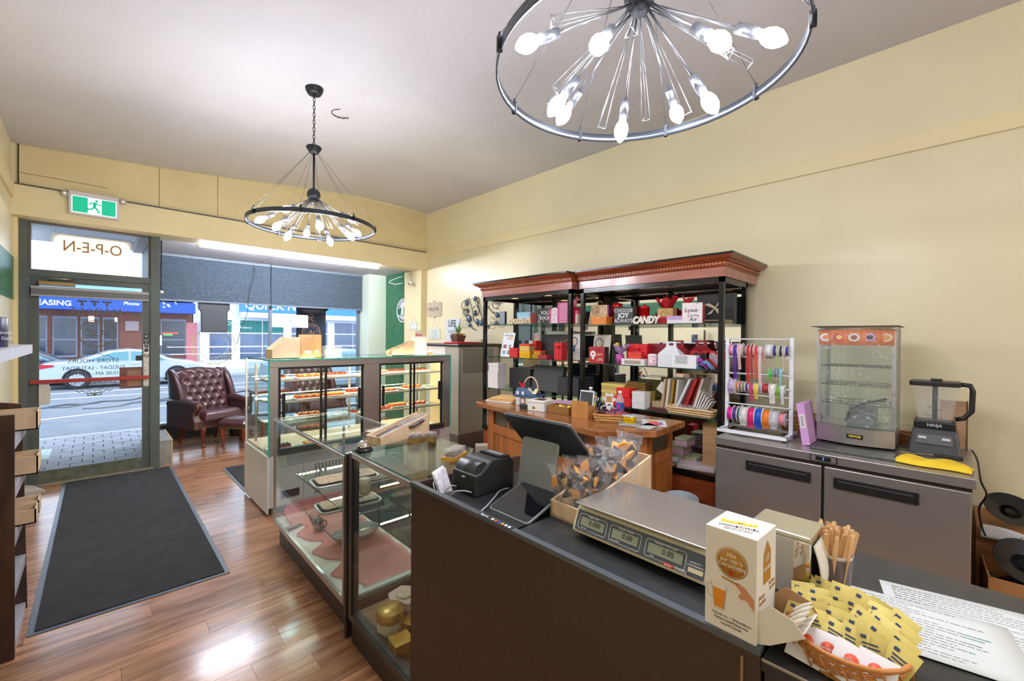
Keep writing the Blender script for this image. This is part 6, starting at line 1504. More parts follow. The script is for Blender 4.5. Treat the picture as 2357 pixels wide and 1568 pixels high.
for w in (0.044, 0.022):
    m = MB(); m.M = Matrix.Translation(Vector((0.075, 0.015, 0.215)) + nb * 0.0065 + sup * 0.045) @ Matrix((Vector(R0), sup, nb)).transposed().to_4x4()
    m.tube([(w, 0, 0), (0, w * 0.62, 0), (-w, 0, 0), (0, -w * 0.62, 0)], 0.0018 if w > 0.03 else 0.001, 4, closed=True); m.build('emblem', M_dark, scr)
cu = Vector((0.93, 0, 0.28)).normalized()
cd = plate((-0.082, -0.028, 0.026), R0, cu, 0.19, 0.20, 0.010, 0.016, M_ps, 'customer_screen', t); nn = Vector(R0).cross(cu)
plate(Vector((-0.082, -0.028, 0.026)) + nn * 0.0056, R0, cu, 0.182, 0.192, 0.0012, 0.013, mat('black_touch_glass', (16, 17, 20), 0.04, spec=0.7), 'glass_face', cd)
plate(Vector((-0.082, -0.028, 0.026)) + nn * 0.0066 + cu * 0.083, R0, cu, 0.05, 0.006, 0.0008, 0.002, mat('speaker_slot', (70, 72, 78), 0.4), 'card_slot', cd)
# birch box with bagged dipped fruit
t = thing('candy_display_box', 'pale birch box of bagged chocolate dipped fruit', 'display box', (1.315, 0.862, CT), -PI / 2 - 0.03)
tray_box(t, 0.125, 0.44, 0.055, 0.008, 0.15)
M_cell = film('cellophane', (236, 240, 246), 0.11, 0.08, 0.5, 26)
M_or = mat('candied_orange', (238, 158, 36), 0.4); M_dc = mat('dip_chocolate', (52, 36, 32), 0.35)
def candy_bag(label, X, Y, Z, tilt, seed, s=1.0):
    rr = random.Random(seed)
    t = thing('candy_bag', label, 'candy bag', (X, Y, Z), rr.uniform(-0.3, 0.3), 'bags of dipped fruit')
    M0 = Matrix.Rotation(tilt, 4, 'Y')
    def shell(u, v):
        a = 2 * PI * u; z = 0.15 * s * v; k = 1 - 0.75 * max(0, (v - 0.6) / 0.4)
        w = 0.052 * s * (1 + 0.35 * max(0, (v - 0.7) / 0.3)); d = 0.036 * s * k * (0.5 + 0.5 * min(1, v / 0.12))
        return tuple(M0 @ Vector((d * math.cos(a), w * math.sin(a) * (1 + 0.05 * math.sin(9 * a + 20 * v)), z)))
    m = MB(); m.grid(shell, 22, 12); m.build('cellophane', M_cell, t)
    for k in range(7):
        a = rr.uniform(0, 2 * PI); r = rr.uniform(0, 0.026) * s; z = 0.03 + 0.013 * k * s
        p = M0 @ Vector((r * math.cos(a) * 0.7, r * 1.2 * math.sin(a), z))
        Rm = Matrix.Rotation(rr.uniform(0, 3), 3, 'X') @ Matrix.Rotation(rr.uniform(0, 3), 3, 'Y')
        m = MB(); m.M = Matrix.Translation(p) @ Rm.to_4x4()
        pts = arc(0, 0, 0.034 * s, 0, PI, 8); half = k % 3 == 2
        m.prism(pts, -0.005 * s, 0.005 * s); m.build('candied_slice', (M_or, M_dc)[half], t, bevel=0.002)
        if not half:
            m = MB(); m.M = Matrix.Translation(p) @ Rm.to_4x4(); m.prism(arc(0, 0, 0.0355 * s, PI * 0.6, PI, 5) + [(0, 0)], -0.006 * s, 0.006 * s); m.build('dipped_end', M_dc, t)
    return t
bagpos = [(1.145, 0.885, 0.03, -0.25, 'front left'), (1.15, 0.840, 0.03, -0.2, 'front right'), (1.22, 0.89, 0.035, -0.1, 'second row left'), (1.225, 0.838, 0.04, 0.0, 'second row right'), (1.30, 0.885, 0.06, 0.0, 'third row left'), (1.31, 0.84, 0.06, 0.05, 'third row right'), (1.39, 0.885, 0.07, 0.05, 'fourth row left'), (1.40, 0.84, 0.075, 0.1, 'fourth row right'), (1.47, 0.865, 0.085, 0.1, 'at the back')]
for i, b in enumerate(bagpos):
    cb = candy_bag('clear bag of dipped orange slices, %s of the birch box' % b[4], b[0], b[1], CT + b[2], b[3], 20 + i)
    if i == 1:
        m = MB(); m.lathe([(0.0, 0), (0.019, 0), (0.019, 0.001), (0.0, 0.001)], 20); m.build('gold_sticker', mat('gold_sticker', (206, 172, 104), 0.4, 0.3), cb, (-0.055, 0.03, 0.10), (0, -PI / 2 + 0.2, 0))
# weighing scale
SL = thing('weighing_scale', 'beige counter scale with steel pan and three displays', 'scale', (1.02, 0.385, CT), -0.02)
M_bei = mat('beige_plastic', (216, 202, 168), 0.45); M_lcd = mat('lcd_green_grey', (138, 144, 122), 0.2); M_pan = mat('dark_slate_panel', (74, 80, 88), 0.4)
prof = [(0.0, 0.02), (0.03, 0.012), (0.26, 0.012), (0.28, 0.085), (0.05, 0.092), (0.03, 0.088)]
m = MB(); m.prism(prof, 0.0, 0.405, 'y'); m.build('casing', M_bei, SL, bevel=0.008)
for x in (0.05, 0.24):
    for y in (0.05, 0.355):
        m = MB(); m.lathe([(0.018, 0), (0.018, 0.014)], 12); m.build('foot', M_dark, SL, (x, y, 0))
fu = Vector((0.03, 0, 0.068)).normalized(); fn = Vector((-0.068, 0, 0.03)).normalized(); F0 = Vector((0.015, 0.2025, 0.054))
def onface(y, h, d=0.0): return F0 + Vector((0, y - 0.2025, 0)) + fu * h + fn * d
def facebox(name, mt, y0, y1, h0, h1, d0, d1, parent, r=0):
    m = MB(); M_ = Matrix((Vector((0, -1, 0)), fu, fn)).transposed().to_4x4(); M_.translation = onface((y0 + y1) / 2, (h0 + h1) / 2, (d0 + d1) / 2); m.M = M_
    w, h = (y1 - y0), (h1 - h0)
    if r: m.prism(rrect(-w / 2, w / 2, -h / 2, h / 2, r, 3), -(d1 - d0) / 2, (d1 - d0) / 2)
    else: m.cbox((0, 0, 0), (w, h, d1 - d0))
    return m.build(name, mt, parent)
pn = facebox('front_panel', M_pan, 0.012, 0.393, -0.028, 0.028, 0.001, 0.004, SL)
def ft(s, size, y, h, mt, **k): return text(s, size, mt, pn, onface(y, h, 0.0062), RT, fu, ext=0.0003, **k)
M_lcdt = mat('lcd_black', (36, 38, 34), 0.4)
for yc, val, hd, sub, w in ((0.335, '0.000', 'Weight / Poids', 'Per unit', 0.095), (0.228, '0.00', 'Price per / Prix du', 'Accumulation', 0.095), (0.112, '0.00', 'Total price / Prix a payer', 'Total', 0.108)):
    m = MB(); m.tube([onface(yc + p[0], p[1], 0.0045) for p in rrect(-w / 2, w / 2, -0.022, 0.020, 0.006, 2)], 0.0008, 4, closed=True); m.build('outline', M_white, pn)
    facebox('lcd_window', M_lcd, yc - w / 2 + 0.008, yc + w / 2 - 0.008, -0.012, 0.012, 0.0042, 0.0055, pn)
    ft(val, 0.018, yc - 0.008, 0.001, M_lcdt); ft(hd, 0.0062, yc, 0.0175, M_white); ft(sub, 0.0055, yc + w / 2 - 0.022, -0.017, M_white)
facebox('maker_badge', mat('red_badge', (206, 56, 60), 0.4), 0.085, 0.112, -0.0275, -0.0195, 0.0042, 0.0052, pn, 0.003)
ft('Berkel', 0.0065, 0.0985, -0.0235, M_white); ft('DX342', 0.010, 0.066, -0.0235, M_white); ft('CAPACITY /', 0.0058, 0.034, 0.004, M_white); ft('CONTENANCE', 0.0058, 0.034, -0.003, M_white)
facebox('capacity_label', M_bei, 0.014, 0.050, -0.0185, -0.008, 0.0042, 0.0052, pn)
m = MB(); m.box(0.012, 0.285, 0.005, 0.400, 0.100, 0.1045); m.build('weighing_pan', mat('brushed_pan', (196, 194, 190), 0.26, 0.85, bump=0.03, bscale=20, stretch=(1, 14, 1)), SL, bevel=0.002); m = MB(); m.lathe([(0.05, 0.088), (0.045, 0.10)], 16); m.build('pan_post', M_dark, SL, (0.15, 0.2, 0))
# honey dispenser carton
HB = thing('honey_carton', 'white honey stick dispenser carton on the counter corner', 'dispenser box', (0.922, 0.256, CT), -0.05)
M_hc = mat('honey_card', (232, 226, 216), 0.45); hw, hd_, hh = 0.10, 0.108, 0.208
m = MB(); m.box(0, hd_, 0, hw, 0, hh); m.build('carton', M_hc, HB, bevel=0.0015)
M_hg = mat('honey_gold_ink', (178, 124, 30), 0.5); M_ink = mat('grey_brown_ink', (96, 88, 78), 0.6)
def hft(s, size, y, z, mt=M_ink, **k): return text(s, size, mt, HB, (-0.0007, y, z), RT, UPV, ext=0.0002, **k)
m = MB(); m.lathe([(0, 0), (0.031, 0), (0.031, 0.0004), (0, 0.0004)], 32); m.build('round_print', M_hg, HB, (-0.0002, 0.047, 0.145), (0, -PI / 2, 0))
m = MB(); m.tube([(-0.0008, 0.047 + 0.0285 * math.cos(a), 0.145 + 0.0285 * math.sin(a)) for a in [2 * PI * k / 36 for k in range(36)]], 0.0005, 4, closed=True); m.build('ring_print', M_white, HB)
for s, z, sz in (('Miel', 0.160, 0.0105), ('pur 100 %', 0.149, 0.0105), ('CANADIEN', 0.138, 0.0105)): text(s, sz, M_white, HB, (-0.0012, 0.047, z), RT, UPV, ext=0.0002)
m = MB(); m.prism([(p[0] * 0.2 + 0.047, p[1] * 0.2 + 0.125) for p in [(0.03 * math.cos(a) * (1 if k % 2 else 0.5), 0.03 * math.sin(a) * (1 if k % 2 else 0.5)) for k, a in enumerate([2 * PI * i / 10 for i in range(10)])]], -0.0016, -0.001, 'x'); m.build('leaf_print', mat('maple_red', (196, 30, 34), 0.5), HB)
m = MB(); m.prism([(0.062, 0.045), (0.079, 0.045), (0.084, 0.083), (0.058, 0.083)], -0.0012, -0.0002, 'x'); m.build('tea_print', mat('tea_amber', (226, 140, 24), 0.4), HB)
m = MB(); m.tube([(-0.001, 0.056, 0.095), (-0.001, 0.061, 0.042), (-0.001, 0.080, 0.042), (-0.001, 0.086, 0.095)], 0.0006, 4); m.tube([(-0.001, 0.086, 0.09), (-0.001, 0.096, 0.085), (-0.001, 0.094, 0.065), (-0.001, 0.083, 0.06)], 0.0006, 4); m.build('glass_print', mat('glass_outline', (190, 188, 180), 0.5), HB)
m = MB(); m.prism([(0.004, 0.066), (0.004, 0.088), (0.022, 0.106), (0.036, 0.110), (0.038, 0.104), (0.028, 0.094), (0.034, 0.084), (0.028, 0.080), (0.018, 0.082)], -0.0012, -0.0002, 'x'); m.build('hand_print', mat('hand_print_skin', (206, 142, 104), 0.5), HB)
m = MB(); m.tube([(-0.0012, 0.034, 0.107), (-0.0012, 0.065, 0.111)], 0.0016, 5); m.build('stick_print', M_hg, HB)
for s, z in (('Canada no. 1 White/Blanc', 0.032), ('Pasteurized/Pasteurise', 0.024), ('Liquid/Liquide', 0.016)): hft(s, 0.0072, 0.047, z)
# side face (towards -y): tag and lettering
def hst(s, size, x, z, mt=M_hg, rot=0.0, **k):
    r = Vector((math.cos(rot), 0, math.sin(rot))); u = Vector((-math.sin(rot), 0, math.cos(rot))); return text(s, size, mt, HB, (x, -0.0008, z), r, u, ext=0.0002, **k)
m = MB(); m.prism([(0.035, 0.108), (0.075, 0.108), (0.075, 0.168), (0.055, 0.192), (0.035, 0.168)], -0.0008, -0.0002, 'y'); m.build('tag_print', M_hg, HB)
text("Lil'", 0.017, M_white, HB, (0.055, -0.0012, 0.158), (1, 0, 0.1), (-0.1, 0, 1), ext=0.0002); text('Honeys', 0.0125, M_white, HB, (0.055, -0.0012, 0.138), (1, 0, 0.1), (-0.1, 0, 1), ext=0.0002)
hst('Honey', 0.012, 0.026, 0.088); hst('Packets', 0.012, 0.030, 0.076); hst('Sachets', 0.011, 0.082, 0.100); hst('de miel', 0.011, 0.085, 0.089)
text('BeeMaid', 0.020, mat('yellow_ink', (236, 190, 30), 0.5), HB, (0.056, 0.055, hh + 0.0006), (0.35, -1, 0), (1, 0.35, 0), ext=0.0003, offset=0.0012); text('HONEY/MIEL', 0.013, mat('brown_ink', (70, 44, 36), 0.5), HB, (0.034, 0.047, hh + 0.0006), (0.35, -1, 0), (1, 0.35, 0), ext=0.0003)
for k in range(2): text('Goodness from Nature', 0.0055, M_ink, HB, (0.024 - 0.007 * k, 0.043, hh + 0.0006), (0.35, -1, 0), (1, 0.35, 0), ext=0.0002)
M_kr = mat('kraft_inside', (186, 146, 102), 0.6)
m = MB(); m.hexa([(0.02, -0.002, 0.0), (0.10, -0.002, 0.0), (0.10, 0, 0), (0.02, 0, 0)], [(0.02, -0.075, 0.055), (0.115, -0.075, 0.055), (0.115, -0.072, 0.055), (0.02, -0.072, 0.055)]); m.build('tray_front', M_hc, HB)
for x in (0.012, 0.108):
    m = MB(); m.prism([(0.0, 0.0), (-0.02, 0.008), (-0.078, 0.052), (-0.06, 0.075), (-0.02, 0.085), (0.0, 0.065)], x, x + 0.0015, 'x'); m.build('tray_cheek', (M_hc if x < 0.05 else M_kr), HB)
for i in range(7):
    st = thing('honey_stick', 'honey sachet stick in the dispenser tray, %s' % ('first', 'second', 'third', 'fourth', 'fifth', 'sixth', 'last')[i], 'honey stick', (0.94 + 0.0125 * i, 0.238 - 0.004 * (i % 2), CT + 0.022), 0, 'honey sticks')
    m = MB(); m.M = Matrix.Rotation(0.75, 4, 'X'); m.tube([(0, 0, 0), (0, 0, 0.008), (0, 0, 0.062), (0, 0, 0.078)], [0.002, 0.005, 0.005, 0.0015], 8); m.build('sachet', mat('sachet_white', (226, 216, 200), 0.4), st); m = MB(); m.M = Matrix.Rotation(0.75, 4, 'X'); m.tube([(0, 0, 0.02), (0, 0, 0.04)], 0.0053, 8); m.build('amber_band', mat('amber_band', (190, 140, 70), 0.4), st)
# napkin dispenser
t = thing('napkin_dispenser', 'chrome napkin dispenser behind the honey carton', 'napkin dispenser', (1.135, 0.232, CT), -0.02)
M_ch = mat('chrome', (206, 202, 190), 0.06, 1.0)
m = MB(); m.prism(rrect(-0.045, 0.095, 0.0, 0.175, 0.012, 4), -0.035, 0.035, 'y') if False else m.box(-0.035, 0.080, -0.03, 0.09, 0, 0.165); m.build('shell', M_ch, t, bevel=0.008)
m = MB(); m.box(-0.037, 0.082, -0.032, 0.092, 0.160, 0.172); m.build('top_cover', mat('satin_top', (206, 200, 178), 0.25, 0.8), t, bevel=0.004)
m = MB(); m.grid(lambda u, v: (-0.02 + 0.085 * u, -0.033 - 0.014 * math.sin(PI * v), 0.012 + 0.14 * v), 6, 10); m.build('napkins', cm((238, 232, 216)), t, solid=0.003)
# cup of stir sticks
t = thing('paper_cup', 'printed paper cup holding wooden stir sticks', 'cup', (1.215, 0.178, CT))
m = MB(); m.lathe([(0.024, 0.0), (0.026, 0.002), (0.034, 0.112), (0.035, 0.115), (0.0335, 0.115), (0.026, 0.004)], 28); m.build('cup', mat('cup_white', (226, 220, 214), 0.5), t); m = MB(); m.lathe([(0.0267, 0.005), (0.0345, 0.108)], 28, caps=False); m.build('printed_sleeve', mat('taupe_print', (118, 108, 108), 0.5, var=0.35, vscale=90, stretch=(1, 1, 0.4)), t)
rr = random.Random(4); us = MB(); us.prism(rrect(-0.0047, 0.0047, 0.0, 0.168, 0.0046, 3), -0.0008, 0.0008, 'y'); um = us.mesh('stick', mat('birch_stick', (226, 182, 132), 0.6, rand=0.08))
for i in range(46):
    a = 2 * PI * i / 46 * 5.3; r0 = 0.021 * math.sqrt(rr.random()); k = rr.uniform(0.08, 0.34) * (r0 / 0.021)
    s = tag(put('stir_stick', um, None, (1.215 + r0 * math.cos(a), 0.178 + r0 * math.sin(a), CT + 0.004), (-k * math.sin(a), k * math.cos(a), PI / 2 + rr.uniform(-0.7, 0.7))), 'wooden stir stick standing in the printed paper cup', 'stir stick', 'stir sticks in the paper cup')
# menu sheets
M_pap = mat('white_paper', (204, 206, 202), 0.6)
def sheet(label, c, rz, w, l, z, lines, seed, hl):
    t = thing('menu_sheet', label, 'paper sheet', (c[0], c[1], z), rz); rr = random.Random(seed)
    m = MB(); m.grid(lambda u, v: (-w / 2 + w * u, -l / 2 + l * v, 0.0008 + 0.0012 * math.sin(u * 3)), 6, 6); m.build('sheet', M_pap, t, solid=0.0012)
    mk = MB(); hi1 = MB(); hi2 = MB()
    for i in range(lines):
        y = l / 2 - 0.02 - i * (l - 0.03) / lines; L = rr.uniform(0.45, 0.95) * (w - 0.04); x = -w / 2 + 0.02
        q = x
        while q < x + L:
            e = min(q + rr.uniform(0.004, 0.016), x + L); mk.box(q, e, y, y + 0.0022, 0.0026, 0.0028); q = e + 0.0025
        if hl and i > lines * 0.2 and rr.random() < 0.8: hi2.box(x + L * 0.62, x + L, y - 0.0008, y + 0.003, 0.0021, 0.0024); hi1.box(x + L * 0.42, x + L * 0.62, y - 0.0008, y + 0.003, 0.0021, 0.0024)
    mk.build('printed_lines', mat('print_grey', (120, 122, 122), 0.7), t, kind='stuff')
    if hl: hi1.build('highlight', mat('yellow_highlight', (222, 196, 120), 0.6), t, kind='stuff'); hi2.build('highlight', mat('teal_highlight', (86, 184, 176), 0.6), t, kind='stuff')
rzp = math.atan2(-0.30, 0.051) - 0.0
sheet('printed ingredient sheet with teal and yellow highlights', (1.255, 0.035, 0), rzp, 0.30, 0.22, 0.9885, 17, 5, True)
sheet('lower printed sheet showing beyond the highlighted one', (1.345, -0.085, 0), rzp + 0.04, 0.36, 0.26, 0.9872, 20, 8, False)
# sugar basket
t = thing('sugar_basket', 'round wicker basket of sugar and sweetener packets', 'basket', (1.035, 0.132, 0.988))
M_wk = mat('honey_wicker', (198, 130, 66), 0.5)
m = MB()
for j in range(6):
    z = 0.004 + j * 0.0075; r = 0.082 + 0.010 * j / 5
    m.tube([((r + 0.002 * math.sin(q * PI / 2 + j * PI)) * 1.0 * math.cos(2 * PI * q / 72), (r + 0.002 * math.sin(q * PI / 2 + j * PI)) * math.sin(2 * PI * q / 72), z) for q in range(72)], 0.0032, 5, closed=True)
m.build('weave', M_wk, t, kind='stuff'); m = MB(); m.lathe([(0, 0), (0.085, 0), (0.085, 0.003), (0, 0.003)], 32, sx=1.0); m.build('base', M_wk, t)
m = MB(); m.tube([(0.094 * 1.0 * math.cos(2 * PI * q / 48), 0.094 * math.sin(2 * PI * q / 48), 0.047) for q in range(48)], 0.0045, 6, closed=True); m.build('rim', M_wk, t)
m = MB()
for q in range(20):
    a = 2 * PI * q / 20
    m.tube([(0.094 * 1.0 * math.cos(a), 0.094 * math.sin(a), 0.047), (0.098 * 1.0 * math.cos(a + 0.1), 0.098 * math.sin(a + 0.1), 0.030), (0.094 * 1.0 * math.cos(a + 0.2), 0.094 * math.sin(a + 0.2), 0.008)], 0.002, 4)
m.build('braid', M_wk, t, kind='stuff')
M_sy = mat('sugar_yellow', (228, 208, 118), 0.5, rand=0.06); M_sb = mat('sugar_blue_ink', (60, 72, 110), 0.5); M_sw = mat('sugar_white', (234, 230, 232), 0.45); M_sr = mat('sugar_red_ink', (222, 84, 50), 0.5)
rr = random.Random(12)
def packet(label, X, Y, Z, rot, white=False):
    t = thing('sugar_packet', label, 'sugar packet', (X, Y, Z), 0, 'white sugar packets' if white else 'yellow sweetener packets'); t.rotation_euler = rot
    w, h = (0.056, 0.066) if white else (0.044, 0.066)
    m = MB(); m.grid(lambda u, v: (-w / 2 + w * u, -h / 2 + h * v, 0.0025 * math.sin(PI * u) * math.sin(PI * v)), 6, 6); m.grid(lambda u, v: (-w / 2 + w * (1 - u), -h / 2 + h * v, -0.0025 * math.sin(PI * u) * math.sin(PI * v)), 6, 6); m.build('sachet', M_sw if white else M_sy, t)
    if white:
        m = MB(); m.lathe([(0, 0), (0.011, 0), (0.011, 0.0006), (0, 0.0006)], 18); m.build('sun_print', M_sr, t, (0, 0.006, 0.0024)); text('sunspun', 0.009, M_sw, t, (0, 0.005, 0.0036), (1, 0, 0), (0, 1, 0), ext=0.0002)
    else:
        m = MB()
        for k in range(5): m.box(-0.013 + 0.002 * (k % 2), 0.013 - 0.003 * (k % 3), -0.016 + k * 0.0065, -0.0135 + k * 0.0065, 0.0018, 0.0028)
        m.box(-0.015, -0.007, 0.018, 0.024, 0.001, 0.002); m.build('ink', M_sb, t, kind='stuff')
def pface(tilt, roll, yaw=0.0):
    n = Vector((-math.cos(tilt), 0, math.sin(tilt))); up = Vector((math.sin(tilt), 0, math.cos(tilt))); w = Vector((0, -1, 0))
    M_ = Matrix((w, up, n)).transposed() @ Matrix.Rotation(roll, 3, 'Z'); M_ = Matrix.Rotation(yaw, 3, 'Z') @ M_
    return tuple(M_.to_euler())
for row in range(5):
    for c in range(6):
        X = 1.005 + 0.020 * row + rr.uniform(-0.004, 0.004); Y = 0.208 - 0.030 * c + rr.uniform(-0.006, 0.006)
        if (X - 1.04) ** 2 + (Y - 0.135) ** 2 > 0.0078: continue
        packet('yellow sweetener packet heaped in the sugar basket', X + 0.01, Y, 0.988 + 0.044 + 0.007 * row + rr.uniform(-0.004, 0.006), pface(0.55 + rr.uniform(-0.15, 0.15), rr.uniform(-0.25, 0.25) - 0.10 * (c - 1), rr.uniform(-0.3, 0.3)))
for i in range(4): packet('white sugar packet at front of the sugar basket, %s' % ('leftmost', 'second', 'third', 'rightmost')[i], 0.975 + 0.004 * (i % 2) - 0.004 * i, 0.185 - 0.034 * i, 0.988 + 0.030 + 0.001 * i, pface(0.75, -0.10 - 0.06 * i + 0.15 * (i % 2)), True)
# ================================================================== ON THE SHOWCASES
t = thing('service_bell', 'chrome service bell on the dark showcase corner', 'bell', (1.00, 2.118, 1.0055))
m = MB(); m.lathe([(0.045, 0), (0.046, 0.004), (0.04, 0.014), (0.032, 0.018)], 28); m.build('base', M_dark, t); m = MB(); m.lathe([(0.036, 0.018), (0.035, 0.024), (0.028, 0.04), (0.014, 0.05), (0.0, 0.053)], 28); m.build('dome', M_ch, t); m = MB(); m.lathe([(0.003, 0.052), (0.003, 0.062), (0.006, 0.064), (0.0, 0.069)], 12); m.build('button', M_ch, t)
t = thing('bark_display_box', 'slanted birch box holding bags of chocolate bark', 'display box', (1.335, 2.345, 0.969), -PI / 2 + 0.22)
tray_box(t, 0.115, 0.40, 0.055, 0.008, 0.135)
M_bark = mat('chocolate_bark', (74, 52, 46), 0.4)
def flat_bag(label, X, Y, Z, rz, tilt, col, w=0.16, h=0.11):
    t = thing('bark_bag', label, 'candy bag', (X, Y, Z), rz)
    m = MB(); m.M = Matrix.Rotation(tilt, 4, 'Y'); m.prism(rrect(-w / 2, w / 2, -h / 2, h / 2, 0.02), -0.006, 0.006); m.build('contents', col, t, bevel=0.003)
    m = MB(); m.M = Matrix.Rotation(tilt, 4, 'Y'); m.grid(lambda u, v: (-w * 0.6 + w * 1.5 * u, -h * 0.56 + h * 1.0 * v + 0.01 * math.sin(u * 20) * u, 0.013 + 0.008 * math.sin(u * 17 + v * 6)), 14, 8); m.build('cellophane', M_cell, t)
flat_bag('bag of dark bark lying in the slanted birch box', 1.27, 2.36, 1.022, 0.2, -0.25, M_bark); flat_bag('bag of dark bark at raised end of the slanted box', 1.42, 2.33, 1.062, 0.2, -0.25, M_bark, 0.12)
t2 = flat_bag('bag of green and gold sweets beyond the slanted box', 1.30, 2.56, 0.99, 0.4, 0.0, mat('green_gold_sweets', (166, 160, 90), 0.4, var=0.5, vscale=60), 0.13, 0.09); flat_bag('bag of dark sweets beyond the slanted box', 1.27, 2.475, 0.985, 0.3, 0.0, mat('dark_sweets', (70, 58, 62), 0.35, var=0.5, vscale=50), 0.12, 0.07)
t = thing('tied_gift_bag', 'clear gift bag tied with silver ribbon under the glass', 'gift bag', (1.14, 2.40, 0.66))
m = MB(); m.lathe([(0.03, 0), (0.04, 0.02), (0.038, 0.12), (0.012, 0.16), (0.035, 0.21)], 14); m.build('cellophane', M_cell, t); m = MB(); m.lathe([(0.026, 0.005), (0.034, 0.02), (0.03, 0.10)], 12); m.build('contents', mat('tan_sweets', (206, 170, 130), 0.5, var=0.3, vscale=60), t)
for X, Y, w, l in ((1.285, 2.085, 0.075, 'larger'), (1.365, 2.055, 0.05, 'smaller')):
    t = thing('clear_gift_box', '%s clear topped gold box on the dark showcase' % l, 'clear box', (X, Y, 1.0055), 0.6); m = MB(); m.box(-w / 2, w / 2, -0.03, 0.03, 0, 0.028); m.build('base', mat('antique_gold', (150, 120, 60), 0.35, 0.5), t); m = MB(); m.box(-w / 2, w / 2, -0.03, 0.03, 0.029, 0.05); m.build('lid', film('smoked_clear', (206, 200, 196), 0.3, 0.05), t); m = MB(); m.box(-w / 2 + 0.006, w / 2 - 0.006, -0.024, 0.024, 0.028, 0.040); m.build('chocolates', TOP[3], t)
t = thing('gold_tray_box', 'gold tray under clear lid near the receipt printer', 'clear box', (1.27, 1.70, 1.0055), 0.5); m = MB(); m.prism(rrect(-0.075, 0.075, -0.04, 0.04, 0.012), 0, 0.014); m.build('tray', mat('bright_gold', (226, 172, 60), 0.25, 0.7), t); m = MB(); m.box(-0.065, 0.065, -0.032, 0.032, 0.0145, 0.045); m.build('lid', MATS['smoked_clear'], t); m = MB(); m.box(-0.05, 0.05, -0.025, 0.025, 0.014, 0.024); m.build('chocolates', TOP[3], t)
t = thing('loyalty_cards', 'upright row of kraft loyalty cards behind the printer', 'cards', (1.37, 1.655, 1.0055), -0.65)
for k in range(12):
    m = MB(); m.box(-0.0008 + 0.005 * k, 0.0012 + 0.005 * k, -0.026, 0.026, 0, 0.052 + 0.001 * (k % 3)); m.build('card', mat('stone_card', (206, 190, 174), 0.6), t)
m = MB(); m.tube([(-0.0015, 0.015 * math.cos(a), 0.026 + 0.015 * math.sin(a)) for a in [2 * PI * q / 20 for q in range(20)]], 0.001, 4, closed=True); m.build('ring_print', M_ink, t)
# ================================================================== ON THE BAR
ZT = 0.9705
t = thing('padded_envelopes', 'pile of padded tan envelopes at far end of the bar', 'envelopes', (2.90, 3.06, ZT), 0.15)
for k in range(3):
    m = MB(); m.prism(rrect(-0.13 + 0.01 * k, 0.13 + 0.01 * k, -0.16, 0.15 - 0.02 * k, 0.015), k * 0.014, 0.012 + k * 0.014); m.build('envelope', cm(((226, 218, 214), (226, 178, 110), (232, 188, 120))[k]), t, rot=(0, 0, 0.12 * k), bevel=0.004)
# house shaped basket
t = thing('house_basket', 'wooden cottage shaped basket with hoop handle and red bow', 'basket', (2.90, 2.735, ZT), 0.25)
m = MB(); m.box(-0.07, 0.07, -0.10, 0.10, 0, 0.085); m.build('walls', cm((222, 210, 180)), t)
M_hb = cm((64, 92, 130))
for s in (-1, 1):
    m = MB(); m.hexa([(s * 0.073 - 0.003, -0.12, 0.085), (s * 0.073 + 0.003, -0.12, 0.085), (s * 0.073 + 0.003, 0.12, 0.085), (s * 0.073 - 0.003, 0.12, 0.085)], [(s * 0.05 - 0.003, 0.0, 0.16), (s * 0.05 + 0.003, 0.0, 0.16), (s * 0.05 + 0.003, 0.10, 0.16), (s * 0.05 - 0.003, 0.10, 0.16)]); m.build('roof', M_hb, t)
m = MB(); m.box(-0.08, 0.08, -0.122, 0.122, 0.078, 0.10); m.build('roof_band', M_hb, t)
for yy in (0.02, 0.075):
    m = MB(); m.box(-0.083, -0.074, yy - 0.012, yy + 0.012, 0.100, 0.130); m.build('dormer', cm((226, 230, 238)), t, rot=(0, 0, 0))
m = MB(); m.box(-0.074, -0.071, 0.0, 0.05, 0.006, 0.07); m.build('painted_shop_front', cm((130, 80, 84)), t); m = MB(); m.box(-0.076, -0.0745, 0.008, 0.042, 0.022, 0.06); m.build('painted_window', cm((230, 222, 216)), t); m = MB(); m.box(-0.0745, -0.071, 0.06, 0.09, 0.004, 0.075); m.build('painted_door', cm((206, 214, 226)), t)
m = MB(); m.ball((-0.073, -0.05, 0.05), 0.022, 10, 6, (0.15, 0.7, 1)); m.build('painted_tree', cm((60, 90, 66)), t)
m = MB(); m.tube([(0.0, -0.02 + 0.075 * math.cos(a), 0.15 + 0.11 * math.sin(a)) for a in [PI * k / 14 for k in range(15)]], 0.006, 6); m.build('hoop_handle', cm((226, 206, 170)), t)
m = MB()
for s in (-1, 1):
    m.tube([(-0.03, 0.055, 0.185), (-0.035, 0.055 + s * 0.03, 0.205), (-0.03, 0.055 + s * 0.035, 0.175), (-0.03, 0.055, 0.185)], 0.008, 6); m.tube([(-0.03, 0.055, 0.185), (-0.036, 0.055 + s * 0.012, 0.14)], 0.006, 5)
m.build('red_bow', cm((206, 24, 36), 0.4), t)
m = MB(); m.grid(lambda u, v: (-0.05 + 0.10 * u, -0.10 + 0.11 * v, 0.11 + 0.05 * math.sin(PI * u) * (0.6 + 0.4 * math.sin(v * 9))), 10, 10); m.build('cloth_lining', cm((232, 220, 180)), t)
t = carton('small black box beside the cottage basket', 2.72, 2.60, ZT, 0.06, 0.10, 0.03, (40, 40, 42), name='black_box'); 
t = thing('white_window_box', 'white bakery box with dark oval window in the lid', 'box', (2.76, 2.465, ZT), 0.15)
